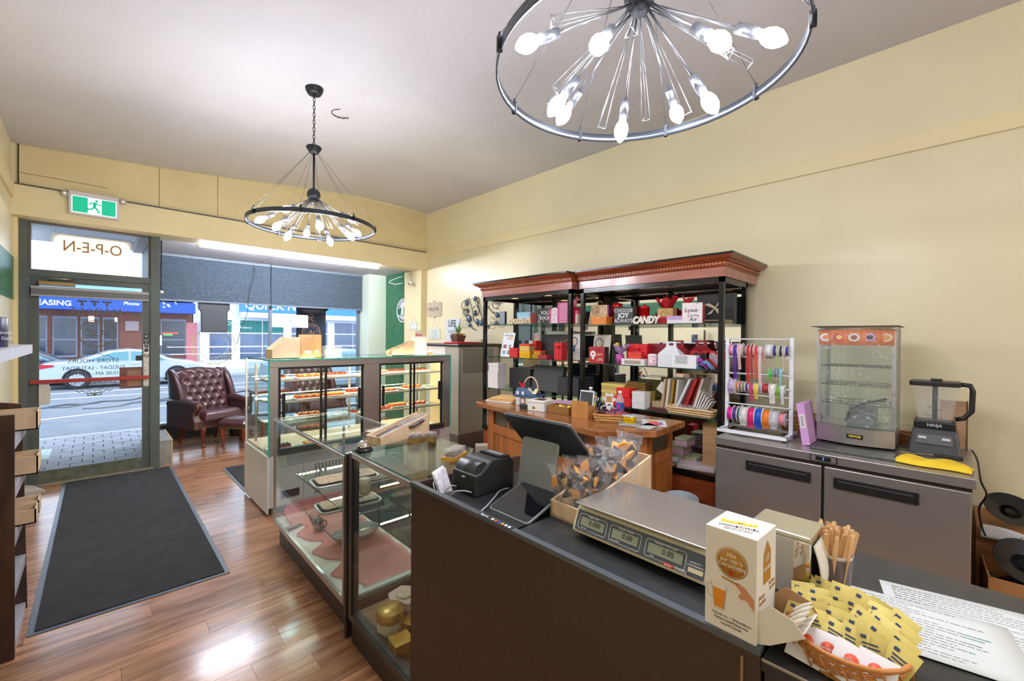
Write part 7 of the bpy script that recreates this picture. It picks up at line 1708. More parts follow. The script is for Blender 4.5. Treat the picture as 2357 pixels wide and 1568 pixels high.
m = MB(); m.box(-0.075, 0.075, -0.085, 0.085, 0, 0.085); m.build('body', cm((232, 228, 224)), t, bevel=0.004); m = MB(); m.box(-0.08, 0.08, -0.09, 0.09, 0.075, 0.092); m.build('lid', cm((236, 232, 228)), t, bevel=0.003)
m = MB(); m.box(-0.04, 0.045, -0.05, 0.05, 0.0921, 0.0935); m.build('lid_window', mat('window_brown', (84, 52, 38), 0.2), t); m = MB(); m.lathe([(0, 0), (0.014, 0), (0.014, 0.001), (0, 0.001)], 16); m.build('seal', M_hg, t, (-0.0762, 0.02, 0.03), (0, -PI / 2, 0))
t = thing('open_brown_box', 'open brown card box with gold shreds inside', 'box', (2.80, 2.25, ZT), 0.1)
for b in ((-0.075, 0.075, -0.105, -0.102), (-0.075, 0.075, 0.102, 0.105), (-0.075, -0.072, -0.105, 0.105), (0.072, 0.075, -0.105, 0.105)):
    m = MB(); m.box(*b, 0, 0.065); m.build('wall', cm((146, 104, 50)), t)
m = MB(); m.box(-0.075, 0.075, -0.105, 0.105, 0, 0.004); m.build('base', cm((146, 104, 50)), t)
m = MB(); m.grid(lambda u, v: (-0.06 + 0.12 * u, -0.09 + 0.18 * v, 0.03 + 0.02 * math.sin(u * 11) * math.sin(v * 13) + 0.01), 14, 16, False); m.build('gold_shreds', mat('shred_gold', (226, 194, 90), 0.35, 0.3), t)
t = thing('pen_holder', 'angular oak pen and tablet holder on the bar', 'organiser', (2.80, 2.02, ZT), 0.12)
M_oh = wood('oak_holder', (176, 118, 62), (204, 148, 88), 0.4, 4, (6, 6, 1))
m = MB(); m.prism([(-0.09, 0.0), (0.09, 0.0), (0.09, 0.07), (0.02, 0.07), (-0.09, 0.115)][::1], 0.06, 0.072, 'y'); m.build('side', M_oh, t); m = MB(); m.prism([(-0.09, 0.0), (0.09, 0.0), (0.09, 0.07), (-0.085, 0.115)], -0.072, -0.06, 'y'); m.build('side', M_oh, t)
m = MB(); m.box(-0.095, -0.083, -0.072, 0.072, 0, 0.135); m.build('front_board', M_oh, t); m = MB(); m.box(0.08, 0.09, -0.06, 0.06, 0, 0.07); m.build('back_board', M_oh, t); m = MB(); m.box(-0.083, 0.08, -0.06, 0.06, 0, 0.008); m.build('floor', M_oh, t)
tb = thing('tablet', 'tablet standing in the oak organiser', 'tablet', (2.795, 2.03, ZT + 0.02), 0.05)
R_ = Matrix.Rotation(0.18, 4, 'Y'); m = MB(); m.M = R_; m.box(-0.005, 0.005, -0.075, 0.055, 0, 0.19); m.build('body', cm((214, 216, 220)), tb, bevel=0.004); m = MB(); m.M = R_; m.box(-0.0065, -0.005, -0.066, 0.046, 0.012, 0.178); m.build('screen', cm((66, 68, 72), 0.15), tb)
for i, (dy, c, h) in enumerate(((-0.075, (50, 60, 130), 0.16), (-0.05, (26, 26, 30), 0.15), (-0.03, (226, 200, 40), 0.14))):
    pt = thing('pen', ('blue', 'black', 'yellow')[i] + ' pen in the oak organiser', 'pen', (2.85, 2.02 + dy, ZT + 0.012), 0); m = MB(); m.M = Matrix.Rotation(0.25, 4, 'X'); m.tube([(0, 0, 0), (0, 0, h * 0.8)], 0.005, 8); m.build('barrel', cm(c), pt); m = MB(); m.M = Matrix.Rotation(0.25, 4, 'X'); m.tube([(0, 0, h * 0.8), (0, 0, h)], [0.006, 0.004], 8); m.build('cap', cm((236, 236, 236) if i else (90, 170, 120)), pt)
def bottle(label, X, Y, Z, lab):
    t = thing('water_bottle', label, 'bottle', (X, Y, Z)); m = MB(); m.lathe([(0.026, 0), (0.032, 0.006), (0.030, 0.03), (0.032, 0.05), (0.032, 0.13), (0.030, 0.145), (0.013, 0.185), (0.012, 0.195)], 20); m.build('shell', film('clear_bottle', (226, 232, 236), 0.3, 0.05), t)
    m = MB(); m.lathe([(0.0145, 0.193), (0.0145, 0.21), (0, 0.212)], 16); m.build('cap', cm((236, 238, 242)), t)
    if lab: m = MB(); m.lathe([(0.0326, 0.06), (0.0328, 0.062), (0.0328, 0.118), (0.0326, 0.12)], 24, caps=False); m.build('label', cm((40, 90, 176)), t); m = MB(); m.box(-0.0345, -0.0325, -0.018, 0.004, 0.072, 0.11); m.build('label_patch', cm((226, 40, 130)), t)
bottle('clear water bottle with blue and pink label on the bar', 2.975, 1.815, ZT, True); bottle('clear water bottle behind the tablet', 3.02, 2.125, ZT, False)
t = thing('oval_wicker_basket', 'oval wicker basket of wrapped sweets on the bar corner', 'basket', (2.80, 1.79, ZT), 0.5)
basket(t, 0.13, 0.20, 0.055, mat('tan_wicker', (206, 158, 90), 0.5), mat('orange_wicker_rim', (190, 112, 56), 0.5), 1.18)
for i, (dx, dy, c, l) in enumerate(((0.02, 0.07, (62, 44, 40), 'dark brown'), (0.0, -0.01, (122, 62, 80), 'plum'), (0.03, -0.08, (150, 70, 84), 'rose'))):
    w = thing('wrapped_sweet_bag', l + ' wrapped packet in the oval basket', 'packet', (2.80 + dx, 1.79 + dy, ZT + 0.035), 0.4 * i); m = MB(); m.ball((0, 0, 0.02), 0.045, 12, 8, (1, 1.1, 0.6)); m.build('pouch', mat('pouch_%d' % i, c, 0.35, bump=0.5, bscale=60), w); m = MB(); m.prism([(-0.02, 0.03), (0.02, 0.03), (0.03, 0.065), (-0.03, 0.065)], -0.002, 0.002, 'y'); m.build('twist', MATS['pouch_%d' % i], w)
w = thing('magenta_pen', 'magenta marker lying across the oval basket', 'pen', (2.86, 1.80, ZT + 0.078), 0.3); m = MB(); m.tube([(-0.06, 0, 0), (0.04, 0, 0)], 0.005, 8); m.build('barrel', cm((200, 50, 150)), w); m = MB(); m.tube([(0.04, 0, 0), (0.065, 0, 0)], 0.006, 8); m.build('cap', cm((226, 200, 226)), w)
t = thing('paper_plate', 'grey square tray under the gold ribbon spool', 'tray', (2.81, 1.625, ZT), 0.4); m = MB(); m.prism(rrect(-0.10, 0.10, -0.07, 0.07, 0.012), 0, 0.006); m.build('plate', cm((170, 164, 158)), t); m = MB(); m.tube([(p[0], p[1], 0.009) for p in rrect(-0.10, 0.10, -0.07, 0.07, 0.012)], 0.005, 5, closed=True); m.build('rim', cm((186, 180, 174)), t)
t = thing('gold_ribbon_spool', 'spool of shiny gold ribbon on the grey tray', 'ribbon spool', (2.805, 1.63, ZT + 0.0075)); m = MB(); m.lathe([(0.046, 0.003), (0.048, 0.006), (0.048, 0.05), (0.046, 0.053)], 28); m.build('ribbon', mat('mirror_gold', (236, 190, 20), 0.15, 0.6), t); m = MB(); m.lathe([(0.0, 0), (0.054, 0), (0.054, 0.003), (0, 0.003)], 28); m.build('flange', cm((170, 190, 206)), t); m = MB(); m.lathe([(0.0, 0.053), (0.054, 0.053), (0.054, 0.056), (0, 0.056)], 28); m.build('flange', cm((190, 208, 220)), t)
for i, (x, y, rz, w, l, c, lb) in enumerate(((2.98, 1.53, 0.5, 0.12, 0.17, (232, 234, 238), 'white paper under the coloured notes on the bar'), (2.84, 1.50, 0.1, 0.10, 0.10, (206, 216, 218), 'pale blue paper at the angled bar edge'))):
    t = thing('note_paper', lb, 'paper', (x, y, ZT), rz); m = MB(); m.box(-w, w, -l / 2, l / 2, 0.0, 0.0012); m.build('sheet', cm(c), t)
    if not i:
        for k, (cc, dx) in enumerate((((40, 160, 206), -0.03), ((236, 150, 70), 0.01), ((226, 90, 130), -0.06))): m = MB(); m.box(dx - 0.03, dx + 0.06, -0.06 + 0.02 * k, 0.02 + 0.015 * k, 0.0013 + 0.0008 * k, 0.002 + 0.0008 * k); m.build('sticky_note', cm(cc), t, rot=0.3 * k)
t = thing('magazines', 'purple floral wrapping sheets fanned at back of the bar', 'paper', (3.06, 2.43, ZT), 0.3)
for k in range(4): m = MB(); m.box(-0.11, 0.10, -0.15, 0.14, 0.012 * k, 0.010 + 0.012 * k); m.build('sheet', mat('floral_sheet_%d' % k, ((206, 150, 190), (150, 90, 170), (226, 206, 226), (214, 170, 206))[k], 0.45, var=0.3, vscale=30), t, rot=0.15 * k - 0.2)
t = thing('small_open_box', 'small white favour box with open flower flap', 'box', (3.06, 1.985, ZT), 0.2); m = MB(); m.box(-0.04, 0.04, -0.045, 0.045, 0, 0.06); m.build('body', cm((228, 224, 226)), t); m = MB()
pts = [((0.05 + 0.012 * math.cos(6 * a)) * math.cos(a), 0.115 + (0.05 + 0.012 * math.cos(6 * a)) * math.sin(a)) for a in [2 * PI * k / 36 for k in range(36)]]
m.prism(pts, 0.038, 0.041, 'x'); m.build('flower_flap', cm((226, 220, 222)), t); m = MB(); m.box(0.036, 0.0378, -0.025, 0.025, 0.09, 0.14); m.build('flap_window', cm((196, 140, 84)), t)
t = thing('pink_bag_heap', 'crumpled pink sleeves heaped by the open favour box', 'paper sleeves', (2.97, 1.93, ZT), 0.2); m = MB(); m.grid(lambda u, v: (-0.07 + 0.12 * u, -0.06 + 0.12 * v, 0.012 + 0.03 * math.sin(PI * u) * (0.6 + 0.4 * math.sin(v * 12))), 12, 12); m.build('sleeves', cm((206, 160, 156)), t, solid=0.003); m = MB(); m.box(-0.06, 0.05, -0.05, 0.05, 0, 0.008); m.build('stack', cm((206, 60, 56)), t)
t = thing('small_gold_basket', 'little woven gold basket at back of the bar', 'basket', (3.12, 2.24, ZT)); basket(t, 0.08, 0.12, 0.045, mat('gold_wicker', (206, 170, 80), 0.4), MATS['orange_wicker_rim'], 1.15)
t = thing('clear_sleeves', 'crinkled pink film sleeves lying between boxes on the bar', 'film sleeves', (2.99, 2.33, ZT), 0.3); m = MB(); m.grid(lambda u, v: (-0.09 + 0.18 * u, -0.10 + 0.2 * v, 0.006 + 0.016 * math.sin(u * 8 + v * 5) * math.sin(v * 7) + 0.012), 14, 14); m.build('film', film('pink_film', (214, 170, 170), 0.6, 0.2, 0.5, 30), t)
# ================================================================== ON THE FRIDGE TOP
FZ = 0.9205
t = thing('ribbon_rack', 'white wire rack of coloured ribbon spools', 'ribbon rack', (3.40, 0.735, FZ))
M_rw = mat('white_enamel_rod', (228, 232, 238), 0.35)
for y in (0.012, 0.425):
    m = MB(); m.box(-0.01, 0.01, y - 0.012, y + 0.012, 0.0, 0.69); m.build('upright', M_rw, t); m = MB(); m.box(-0.16, 0.13, y - 0.012, y + 0.012, 0.012, 0.034); m.build('foot_bar', M_rw, t)
m = MB(); m.box(-0.165, -0.14, 0.0, 0.437, 0.012, 0.034); m.build('front_bar', M_rw, t); m = MB(); m.box(0.11, 0.13, 0.024, 0.413, 0.012, 0.03); m.build('rear_bar', M_rw, t)
for x in (-0.15, 0.12):
    for y in (0.015, 0.42): m = MB(); m.lathe([(0.01, 0), (0.01, 0.012)], 10); m.build('rubber_foot', M_dark, t, (x, y, 0))
RODS = (0.68, 0.55, 0.425, 0.335, 0.205)
for z in RODS: m = MB(); m.tube([(-0.012 if z < 0.6 else 0, 0.012, z), (-0.012 if z < 0.6 else 0, 0.425, z)], 0.005, 8); m.build('rod', M_rw, t)
for z in (0.60, 0.43, 0.28, 0.13):
    m = MB(); m.tube([(-0.024, 0.024, z - 0.055 if False else z), (-0.024, 0.413, z)], 0.0045, 8); m.build('rod', M_rw, t)
def spool(label, y, z, w, r, col, tail=0.0, flange=True, x=-0.024):
    s = thing('ribbon_spool', label, 'ribbon spool', (3.40 + x, 0.735 + y, FZ + z), 0, 'ribbon spools on the rack')
    rm = mat('ribbon_%02x%02x%02x' % col, col, 0.4)
    m = MB(); m.lathe([(r * 0.3, -w / 2), (r * 0.84, -w / 2), (r * 0.84, w / 2), (r * 0.3, w / 2), (r * 0.3, -w / 2)], 28, caps=False); o = m.build('winding', rm, s, rot=(PI / 2, 0, 0))
    if flange:
        for q in (-1, 1): m = MB(); m.lathe([(r * 0.25, -0.001), (r, -0.001), (r, 0.001), (r * 0.25, 0.001), (r * 0.25, -0.001)], 28, caps=False); m.build('flange', mat('spool_flange', (206, 204, 206), 0.4), s, (0, q * (w / 2 + 0.0015), 0), (PI / 2, 0, 0))
    if tail: m = MB(); m.grid(lambda u, v: (-r * 0.86 - 0.006 * math.sin(v * 5) + 0.01 * v, -w / 2 + w * u, -tail * v), 3, 12); m.build('tail', film('sheer_%02x%02x%02x' % col, col, 0.75, 0.4), s)
row1 = [((250, 130, 190), 0.024, 0.045, 0.0, 'pink'), ((84, 30, 150), 0.026, 0.048, 0.22, 'violet'), ((236, 186, 196), 0.022, 0.052, 0.14, 'pale rose printed'), ((150, 126, 104), 0.022, 0.036, 0, 'taupe'), ((206, 22, 34), 0.020, 0.045, 0.26, 'scarlet'), ((176, 24, 34), 0.016, 0.05, 0.20, 'dark red'), ((220, 60, 50), 0.020, 0.036, 0.20, 'red spotted'), ((236, 200, 204), 0.018, 0.036, 0.30, 'red lettered white'), ((206, 150, 140), 0.016, 0.03, 0.10, 'speckled'), ((226, 228, 230), 0.036, 0.055, 0, 'wide white'), ((70, 50, 140), 0.018, 0.04, 0, 'indigo'), ((160, 206, 90), 0.008, 0.042, 0.12, 'lime narrow'), ((40, 40, 44), 0.014, 0.04, 0, 'black'), ((200, 184, 170), 0.008, 0.042, 0.14, 'beige narrow'), ((60, 50, 150), 0.018, 0.036, 0, 'ultramarine')]
y = 0.398
for c, w, r, tl, nm in row1: spool('%s ribbon spool on the top rod' % nm, y - w / 2, 0.60, w, r, c, tl); y -= w + 0.0065
for i, (c, w, r, tl, nm, yy) in enumerate((((60, 200, 70), 0.018, 0.03, 0.06, 'bright green', 0.13), ((120, 140, 156), 0.018, 0.034, 0, 'slate', 0.098), ((130, 214, 222), 0.012, 0.038, 0.10, 'turquoise', 0.066))): spool('%s ribbon spool on the second rod' % nm, yy, 0.43 + 0.02, w, r, c, tl)
y = 0.395
for c, w, r, tl, nm in (((196, 170, 206), 0.04, 0.062, 0.05, 'wide sheer lilac'), ((226, 130, 40), 0.014, 0.04, 0, 'orange narrow'), ((190, 30, 30), 0.012, 0.04, 0, 'red gold'), ((90, 150, 70), 0.014, 0.04, 0, 'green gold'), ((80, 40, 130), 0.016, 0.038, 0, 'purple'), ((196, 60, 110), 0.026, 0.034, 0.10, 'magenta sheer'), ((232, 210, 60), 0.024, 0.036, 0.08, 'yellow'), ((120, 130, 180), 0.010, 0.034, 0, 'blue narrow'), ((176, 44, 56), 0.040, 0.038, 0, 'wide crimson'), ((236, 232, 226), 0.034, 0.042, 0.10, 'balloon printed white'), ((120, 180, 40), 0.018, 0.036, 0.07, 'leaf green'), ((214, 220, 224), 0.020, 0.036, 0.10, 'silver')): spool('%s ribbon spool on the third rod' % nm, y - w / 2, 0.335, w, r, c, tl); y -= w + 0.0075
y = 0.402
for c, w, r, tl, nm in (((230, 20, 150), 0.032, 0.055, 0.0, 'hot pink satin'), ((80, 50, 130), 0.026, 0.062, 0, 'dark violet wide'), ((24, 84, 70), 0.014, 0.06, 0, 'bottle green'), ((226, 220, 216), 0.044, 0.07, 0.07, 'wide ivory'), ((222, 16, 110), 0.040, 0.068, 0.08, 'wide cerise'), ((16, 80, 200), 0.042, 0.068, 0.08, 'wide cobalt'), ((238, 124, 24), 0.042, 0.066, 0.07, 'wide orange'), ((206, 206, 212), 0.040, 0.062, 0.07, 'wide grey sheer'), ((236, 150, 160), 0.036, 0.048, 0, 'pink and white printed')): spool('%s ribbon spool on the lowest rod' % nm, y - w / 2, 0.13, w, r, c, tl); y -= w + 0.006
t = thing('ring_binder', 'lilac ring binder leaning on the hot display', 'binder', (3.36, 0.632, FZ + 0.002), 0.0)
m = MB(); m.M = Matrix.Rotation(-0.14, 4, 'X'); m.box(-0.10, 0.12, -0.022, 0.022, 0, 0.265); m.build('cover', cm((206, 156, 210)), t, bevel=0.003); m = MB(); m.M = Matrix.Rotation(-0.14, 4, 'X'); m.box(-0.1018, -0.1002, -0.014, 0.014, 0.11, 0.20); m.build('spine_label', cm((226, 222, 224)), t)
q = Matrix.Rotation(-0.14, 3, 'X'); text('Caramel', 0.019, cm((40, 36, 40)), t, q @ Vector((-0.1025, 0, 0.155)), q @ Vector((0, 0, -1)), q @ Vector((0, -1, 0)), ext=0.0003)
t = thing('round_basket', 'brown wicker basket behind the lilac binder', 'basket', (3.70, 0.745, FZ)); basket(t, 0.20, 0.20, 0.13, mat('brown_wicker', (170, 110, 60), 0.6), mat('brown_wicker_rim', (160, 100, 52), 0.5), 1.1)
t = thing('round_basket', 'small brown wicker basket between hot display and blender', 'basket', (3.87, 0.19, FZ)); basket(t, 0.12, 0.10, 0.06, MATS['brown_wicker'], MATS['brown_wicker_rim'], 1.1)
t = thing('granite_slab', 'speckled dark granite slab under the hot display', 'slab', (3.46, 0.36, FZ)); m = MB(); m.box(-0.26, 0.24, -0.24, 0.24, 0, 0.012); m.build('slab', mat('speckled_granite', (70, 72, 70), 0.25, var=0.6, vscale=70), t, bevel=0.002)
# hot food display
t = thing('hot_food_display', 'tall curved glass food warmer wrapped in clear film', 'food warmer', (3.60, 0.415, FZ + 0.0125), 0.0)
def bow(d): return [(-0.16 - d * math.cos((k / 12 - 0.5) * PI) * 0.28, -0.195 + 0.39 * k / 12) for k in range(13)]
def shellpoly(s=1.0): return [(0.17, -0.195), *[(x, y) for x, y in bow(0.16)], (0.17, 0.195)]
m = MB(); m.prism(shellpoly(), 0.012, 0.115); m.build('base', M_ss2, t); m = MB(); m.prism(shellpoly(), 0.735, 0.752); tpz = m.build('top', M_ss2, t)
m = MB(); m.box(-0.24, 0.2, -0.21, 0.22, 0.752, 0.756); m.build('top_sheet', M_dark, t)
for y in (-0.195, 0.175):
    for x in (-0.165, 0.15): m = MB(); m.box(x, x + 0.02, y, y + 0.02, 0.115, 0.735); m.build('corner_post', M_ss2, t)
fb = bow(0.16); m = MB()
for (a, b) in zip(fb, fb[1:]): m._add([(a[0] - 0.001, a[1], 0.635), (b[0] - 0.001, b[1], 0.635), (b[0] - 0.001, b[1], 0.733), (a[0] - 0.001, a[1], 0.733)], [(0, 1, 2, 3)], True)
hd = m.build('header_strip', mat('orange_header', (226, 120, 40), 0.4), t, solid=0.002)
for k in range(5):
    m = MB(); yy = 0.15 - 0.075 * k; xx = -0.164 - 0.16 * math.cos((0.5 - (yy + 0.195) / 0.39) * PI) * 0.28; m.ball((xx, yy, 0.684), 0.030, 14, 8, (0.07, 1.05, 0.9)); d = m.build('dish_print', cm(((232, 226, 220), (196, 40, 40), (220, 210, 200), (206, 150, 190), (222, 200, 160))[k]), hd)
    m = MB(); m.ball((xx - 0.002, yy, 0.684), 0.018, 10, 6, (0.08, 1, 0.8)); m.build('food_print', cm(((236, 130, 60), (236, 200, 90), (150, 80, 60), (60, 50, 44), (214, 150, 60))[k]), hd)
m = MB()
for (a, b) in zip(fb, fb[1:]): m._add([(a[0], a[1], 0.115), (b[0], b[1], 0.115), (b[0], b[1], 0.635), (a[0], a[1], 0.635)], [(0, 1, 2, 3)], True)
m.build('curved_glass', MATS['case_glass'], t, solid=0.004)
for y in (-0.193, 0.190): m = MB(); m.box(-0.15, 0.15, y, y + 0.003, 0.115, 0.735); m.build('side_glass', MATS['case_glass'], t)
m = MB(); m.box(0.160, 0.164, -0.175, 0.175, 0.115, 0.735); m.build('rear_glass', MATS['case_glass'], t)
for z in (0.26, 0.38, 0.50):
    m = MB()
    for k in range(15): m.tube([(-0.15, -0.17 + k * 0.0243, z), (0.15, -0.17 + k * 0.0243, z)], 0.0015, 4)
    for x in (-0.15, 0.0, 0.15): m.tube([(x, -0.172, z - 0.002), (x, 0.172, z - 0.002)], 0.003, 5)
    m.build('wire_shelf', mat('wire_grey', (96, 98, 92), 0.3, 0.7), t, kind='stuff')
m = MB(); m.tube([(0.0, 0.06, 0.12), (-0.03, 0.04, 0.20), (-0.02, -0.02, 0.25), (0.03, -0.14, 0.29)], 0.008, 8); m.build('power_lead', M_dark, t); m = MB(); m.box(0.02, 0.12, -0.09, 0.05, 0.115, 0.23); m.build('water_tray', mat('smoke_plastic', (120, 124, 120), 0.3), t)
bd_ = MB(); bd_.box(-0.211, -0.2065, -0.05, 0.03, 0.052, 0.078); bdg = bd_.build('badge', M_dark, t); text('VEVOR', 0.02, mat('badge_yellow', (240, 210, 40), 0.5), bdg, (-0.2118, -0.01, 0.065), RT, UPV, ext=0.0003, offset=0.0006)
m = MB()
def wrapf(u, v):
    if u < 0.2: k = u / 0.2; p = (0.18 - 0.35 * k, 0.203)
    elif u < 0.8: k = (u - 0.2) / 0.6; yy = 0.203 - 0.406 * k; p = (-0.17 - 0.16 * math.cos((k - 0.5) * PI) * 0.28, yy)
    else: k = (u - 0.8) / 0.2; p = (-0.17 + 0.35 * k, -0.203)
    w = 0.004 * math.sin(v * 60 + u * 25) * math.sin(u * 90)
    return (p[0] - 0.004 + w * 0.6, p[1] + w * (1 if p[1] > 0 else -1) * 0.6, 0.13 + 0.60 * v)
m.grid(wrapf, 70, 46); m.build('stretch_wrap', film('stretch_film', (240, 240, 242), 0.12, 0.06, 1.0, 26), t)
m = MB(); m.lathe([(0.015, 0), (0.015, 0.012)], 10); ft0 = m.mesh('foot', M_dark)
for x in (-0.12, 0.13):
    for y in (-0.16, 0.16): put('foot', ft0, t, (x, y, 0))
# blender
t = thing('blender', 'black countertop blender with clear jug', 'blender', (3.62, 0.055, FZ), -PI / 2)
m = MB(); m.hexa([(-0.115, -0.10, 0), (0.115, -0.10, 0), (0.115, 0.11, 0), (-0.115, 0.11, 0)], [(-0.095, -0.065, 0.155), (0.095, -0.065, 0.155), (0.095, 0.10, 0.155), (-0.095, 0.10, 0.155)]); mb_ = m.build('motor_base', mat('graphite_plastic', (62, 62, 64), 0.4), t, bevel=0.01)
m = MB(); m.hexa([(-0.08, -0.094, 0.07), (0.08, -0.094, 0.07), (0.08, -0.085, 0.07), (-0.08, -0.085, 0.07)], [(-0.075, -0.080, 0.125), (0.075, -0.080, 0.125), (0.075, -0.07, 0.125), (-0.075, -0.07, 0.125)]); m.build('control_panel', mat('panel_grey', (92, 92, 94), 0.3), mb_)
for x in (-0.05, 0.05): m = MB(); m.cbox((x, -0.090, 0.105), (0.035, 0.006, 0.014), Matrix.Rotation(-0.25, 3, 'X')); m.build('button', cm((200, 200, 202)), mb_)
m = MB(); m.box(-0.09, 0.09, -0.06, 0.095, 0.155, 0.20); cl2 = m.build('collar', M_dark, t, bevel=0.008); text('NINJA', 0.024, M_white, cl2, (0.0, -0.0615, 0.177), (1, 0, 0), (0, 0, 1), ext=0.0003)
m = MB(); sec = [(0.068, 0.20), (0.078, 0.25), (0.10, 0.41)]
loops = [[(x * sx_, 0.018 + x * sy_ * 0.85, z) for x, y in ((1, 1),) for sx_, sy_ in ((-r, -r), (r, -r), (r, r), (-r, r))] for r, z in sec]
vs = [p for l in loops for p in l]; m._add(vs, [(4 * i + k, 4 * i + (k + 1) % 4, 4 * (i + 1) + (k + 1) % 4, 4 * (i + 1) + k) for i in range(2) for k in range(4)]); m.build('jug', film('clear_jug', (222, 226, 228), 0.09, 0.05), t, solid=0.004, bevel=0.01)
m = MB(); m.prism(rrect(-0.112, 0.108, -0.075, 0.11, 0.02), 0.41, 0.436); m.build('lid', M_dark, t, bevel=0.005); m = MB(); m.box(-0.02, 0.03, -0.02, 0.05, 0.436, 0.45); m.build('lid_latch', M_dark, t)
m = MB(); m.tube([(0, 0.018, 0.205), (0, 0.018, 0.41)], 0.012, 10); bs = m.build('blade_stack', mat('blade_black', (30, 30, 32), 0.4), t)
for k in range(3):
    m = MB(); m.cbox((0.0, 0.018, 0.22 + 0.05 * k), (0.10, 0.016, 0.002), Matrix.Rotation(0.9 * k, 3, 'Z') @ Matrix.Rotation(0.3, 3, 'Y')); m.build('blade', M_nick, bs)
m = MB(); m.tube([(0.09, 0.02, 0.425), (0.145, 0.02, 0.42), (0.155, 0.02, 0.39), (0.152, 0.02, 0.27), (0.12, 0.02, 0.225), (0.085, 0.02, 0.215)], 0.013, 10); m.build('handle', M_dark, t)
t = thing('yellow_cloth', 'folded yellow cleaning cloth on the fridge edge', 'cloth', (3.25, 0.055, FZ), -0.08)
def cloth(u, v):
    y = -0.15 + 0.30 * u; x = -0.07 + 0.14 * v; e = min(u, 1 - u) / 0.12; e2 = min(v, 1 - v) / 0.2
    return (x + 0.012 * math.sin(u * 7), y, 0.006 + 0.030 * min(1, e) ** 0.5 * min(1, e2) ** 0.5 + 0.006 * math.sin(u * 14 + v * 4) * min(1, e2))
m = MB(); m.grid(cloth, 30, 18); m.grid(lambda u, v: (-0.065 + 0.13 * v + 0.012 * math.sin(u * 7), -0.145 + 0.29 * u, 0.001), 10, 6); m.build('folds', mat('yellow_microfibre', (240, 202, 50), 0.9, bump=0.3, bscale=140), t)
t = thing('palette_knife', 'palette knife with dark handle lying on the yellow cloth', 'knife', (3.305, 0.06, FZ + 0.048), -0.08); m = MB(); m.box(-0.008, 0.008, -0.01, 0.13, 0, 0.002); m.build('blade', M_ch, t, rot=(-0.06, 0, 0)); m = MB(); m.tube([(0, -0.01, 0.001), (0, -0.12, 0.004)], [0.008, 0.011], 8); m.build('handle', M_dark, t)
t = thing('paper_sleeve_stack', 'brown corrugated paper sleeves standing against the wall', 'paper sleeves', (4.05, -0.06, FZ + 0.0), 0.0)
m = MB(); m.box(-0.02, 0.02, -0.05, 0.07, 0.0, 0.30)
t.location = (3.90, -0.035, FZ)
m.build('sleeves', mat('kraft_corrugated', (196, 158, 124), 0.7, var=0.2, vscale=120, stretch=(1, 1, 6)), t, bevel=0.003); m = MB(); m.box(-0.022, 0.022, -0.053, -0.046, 0.0, 0.302); m.build('dark_edge', mat('edge_stripes', (110, 84, 66), 0.7, var=0.7, vscale=160, stretch=(0.1, 0.1, 1)), t)
cable('black power lead hanging off the fridge corner', [(3.9, -0.108, 0.92), (3.7, -0.125, 0.90), (3.45, -0.13, 0.84), (3.40, -0.15, 0.78), (3.42, -0.125, 0.70), (3.43, -0.135, 0.60), (3.44, -0.15, 0.55)], 0.005, M_dark)
# ================================================================== FLOOR THINGS BESIDE THE FRIDGE
t = thing('waste_bin', 'grey oval waste bin with clear liner behind the scale', 'waste bin', (2.75, 1.225, 0), 0.25)
m = MB(); m.lathe([(0.11, 0), (0.115, 0.004), (0.155, 0.54), (0.158, 0.55), (0.150, 0.55), (0.11, 0.01)], 32, sx=1.0, sy=0.72); m.build('bin', mat('grey_bin', (150, 158, 164), 0.45), t); m = MB(); m.lathe([(0.160, 0.50), (0.161, 0.552), (0.150, 0.553), (0.145, 0.42)], 32, sy=0.72, caps=False); m.build('liner', film('bin_liner', (206, 214, 220), 0.4, 0.15, 0.5, 40), t)
t = thing('cardboard_box', 'torn cardboard box on the floor right of the fridge', 'cardboard box', (3.55, -0.42, 0), 0.05)
M_cb = mat('corrugated_card', (178, 124, 76), 0.7, var=0.08, vscale=6)
for b in ((-0.17, 0.17, 0.262, 0.27), (-0.17, 0.17, -0.27, -0.262), (-0.17, -0.162, -0.262, 0.262), (0.162, 0.17, -0.262, 0.262)): m = MB(); m.box(*b, 0, 0.36); m.build('wall', M_cb, t)
m = MB(); m.box(-0.162, 0.162, -0.262, 0.262, 0, 0.008); m.build('bottom', M_cb, t); m = MB(); m.box(-0.172, -0.17, -0.03, 0.03, 0.0, 0.36); m.build('packing_tape', mat('brown_tape', (150, 100, 60), 0.3), t)
m = MB(); m.grid(lambda u, v: (-0.16 + 0.32 * u, -0.255 + 0.51 * v, 0.26 + 0.06 * math.sin(u * 9) * math.sin(v * 11)), 18, 22); m.build('black_liner', mat('black_polythene', (18, 18, 20), 0.22), t)
m = MB(); m.lathe([(0.06, 0.0), (0.11, 0.02), (0.125, 0.035), (0.12, 0.035), (0.055, 0.006)], 32); m.lathe([(0.0, 0.006), (0.05, 0.006)], 16); tag(m.build('black_bowl', mat('gloss_black_plastic', (22, 22, 24), 0.12), None, (3.53, -0.29, 0.415), (0.25, -0.75, 0)), 'glossy black plastic bowl lying in the torn cardboard box', 'bowl')
m = MB(); m.lathe([(0.05, 0.0), (0.10, 0.015), (0.115, 0.03), (0.11, 0.03), (0.045, 0.006)], 32); m.lathe([(0.0, 0.008), (0.045, 0.008)], 16); tag(m.build('black_plate', MATS['gloss_black_plastic'], None, (3.83, -0.26, 0.60), (0.2, -0.6, 0)), 'round black plastic lid standing on the far carton', 'lid')
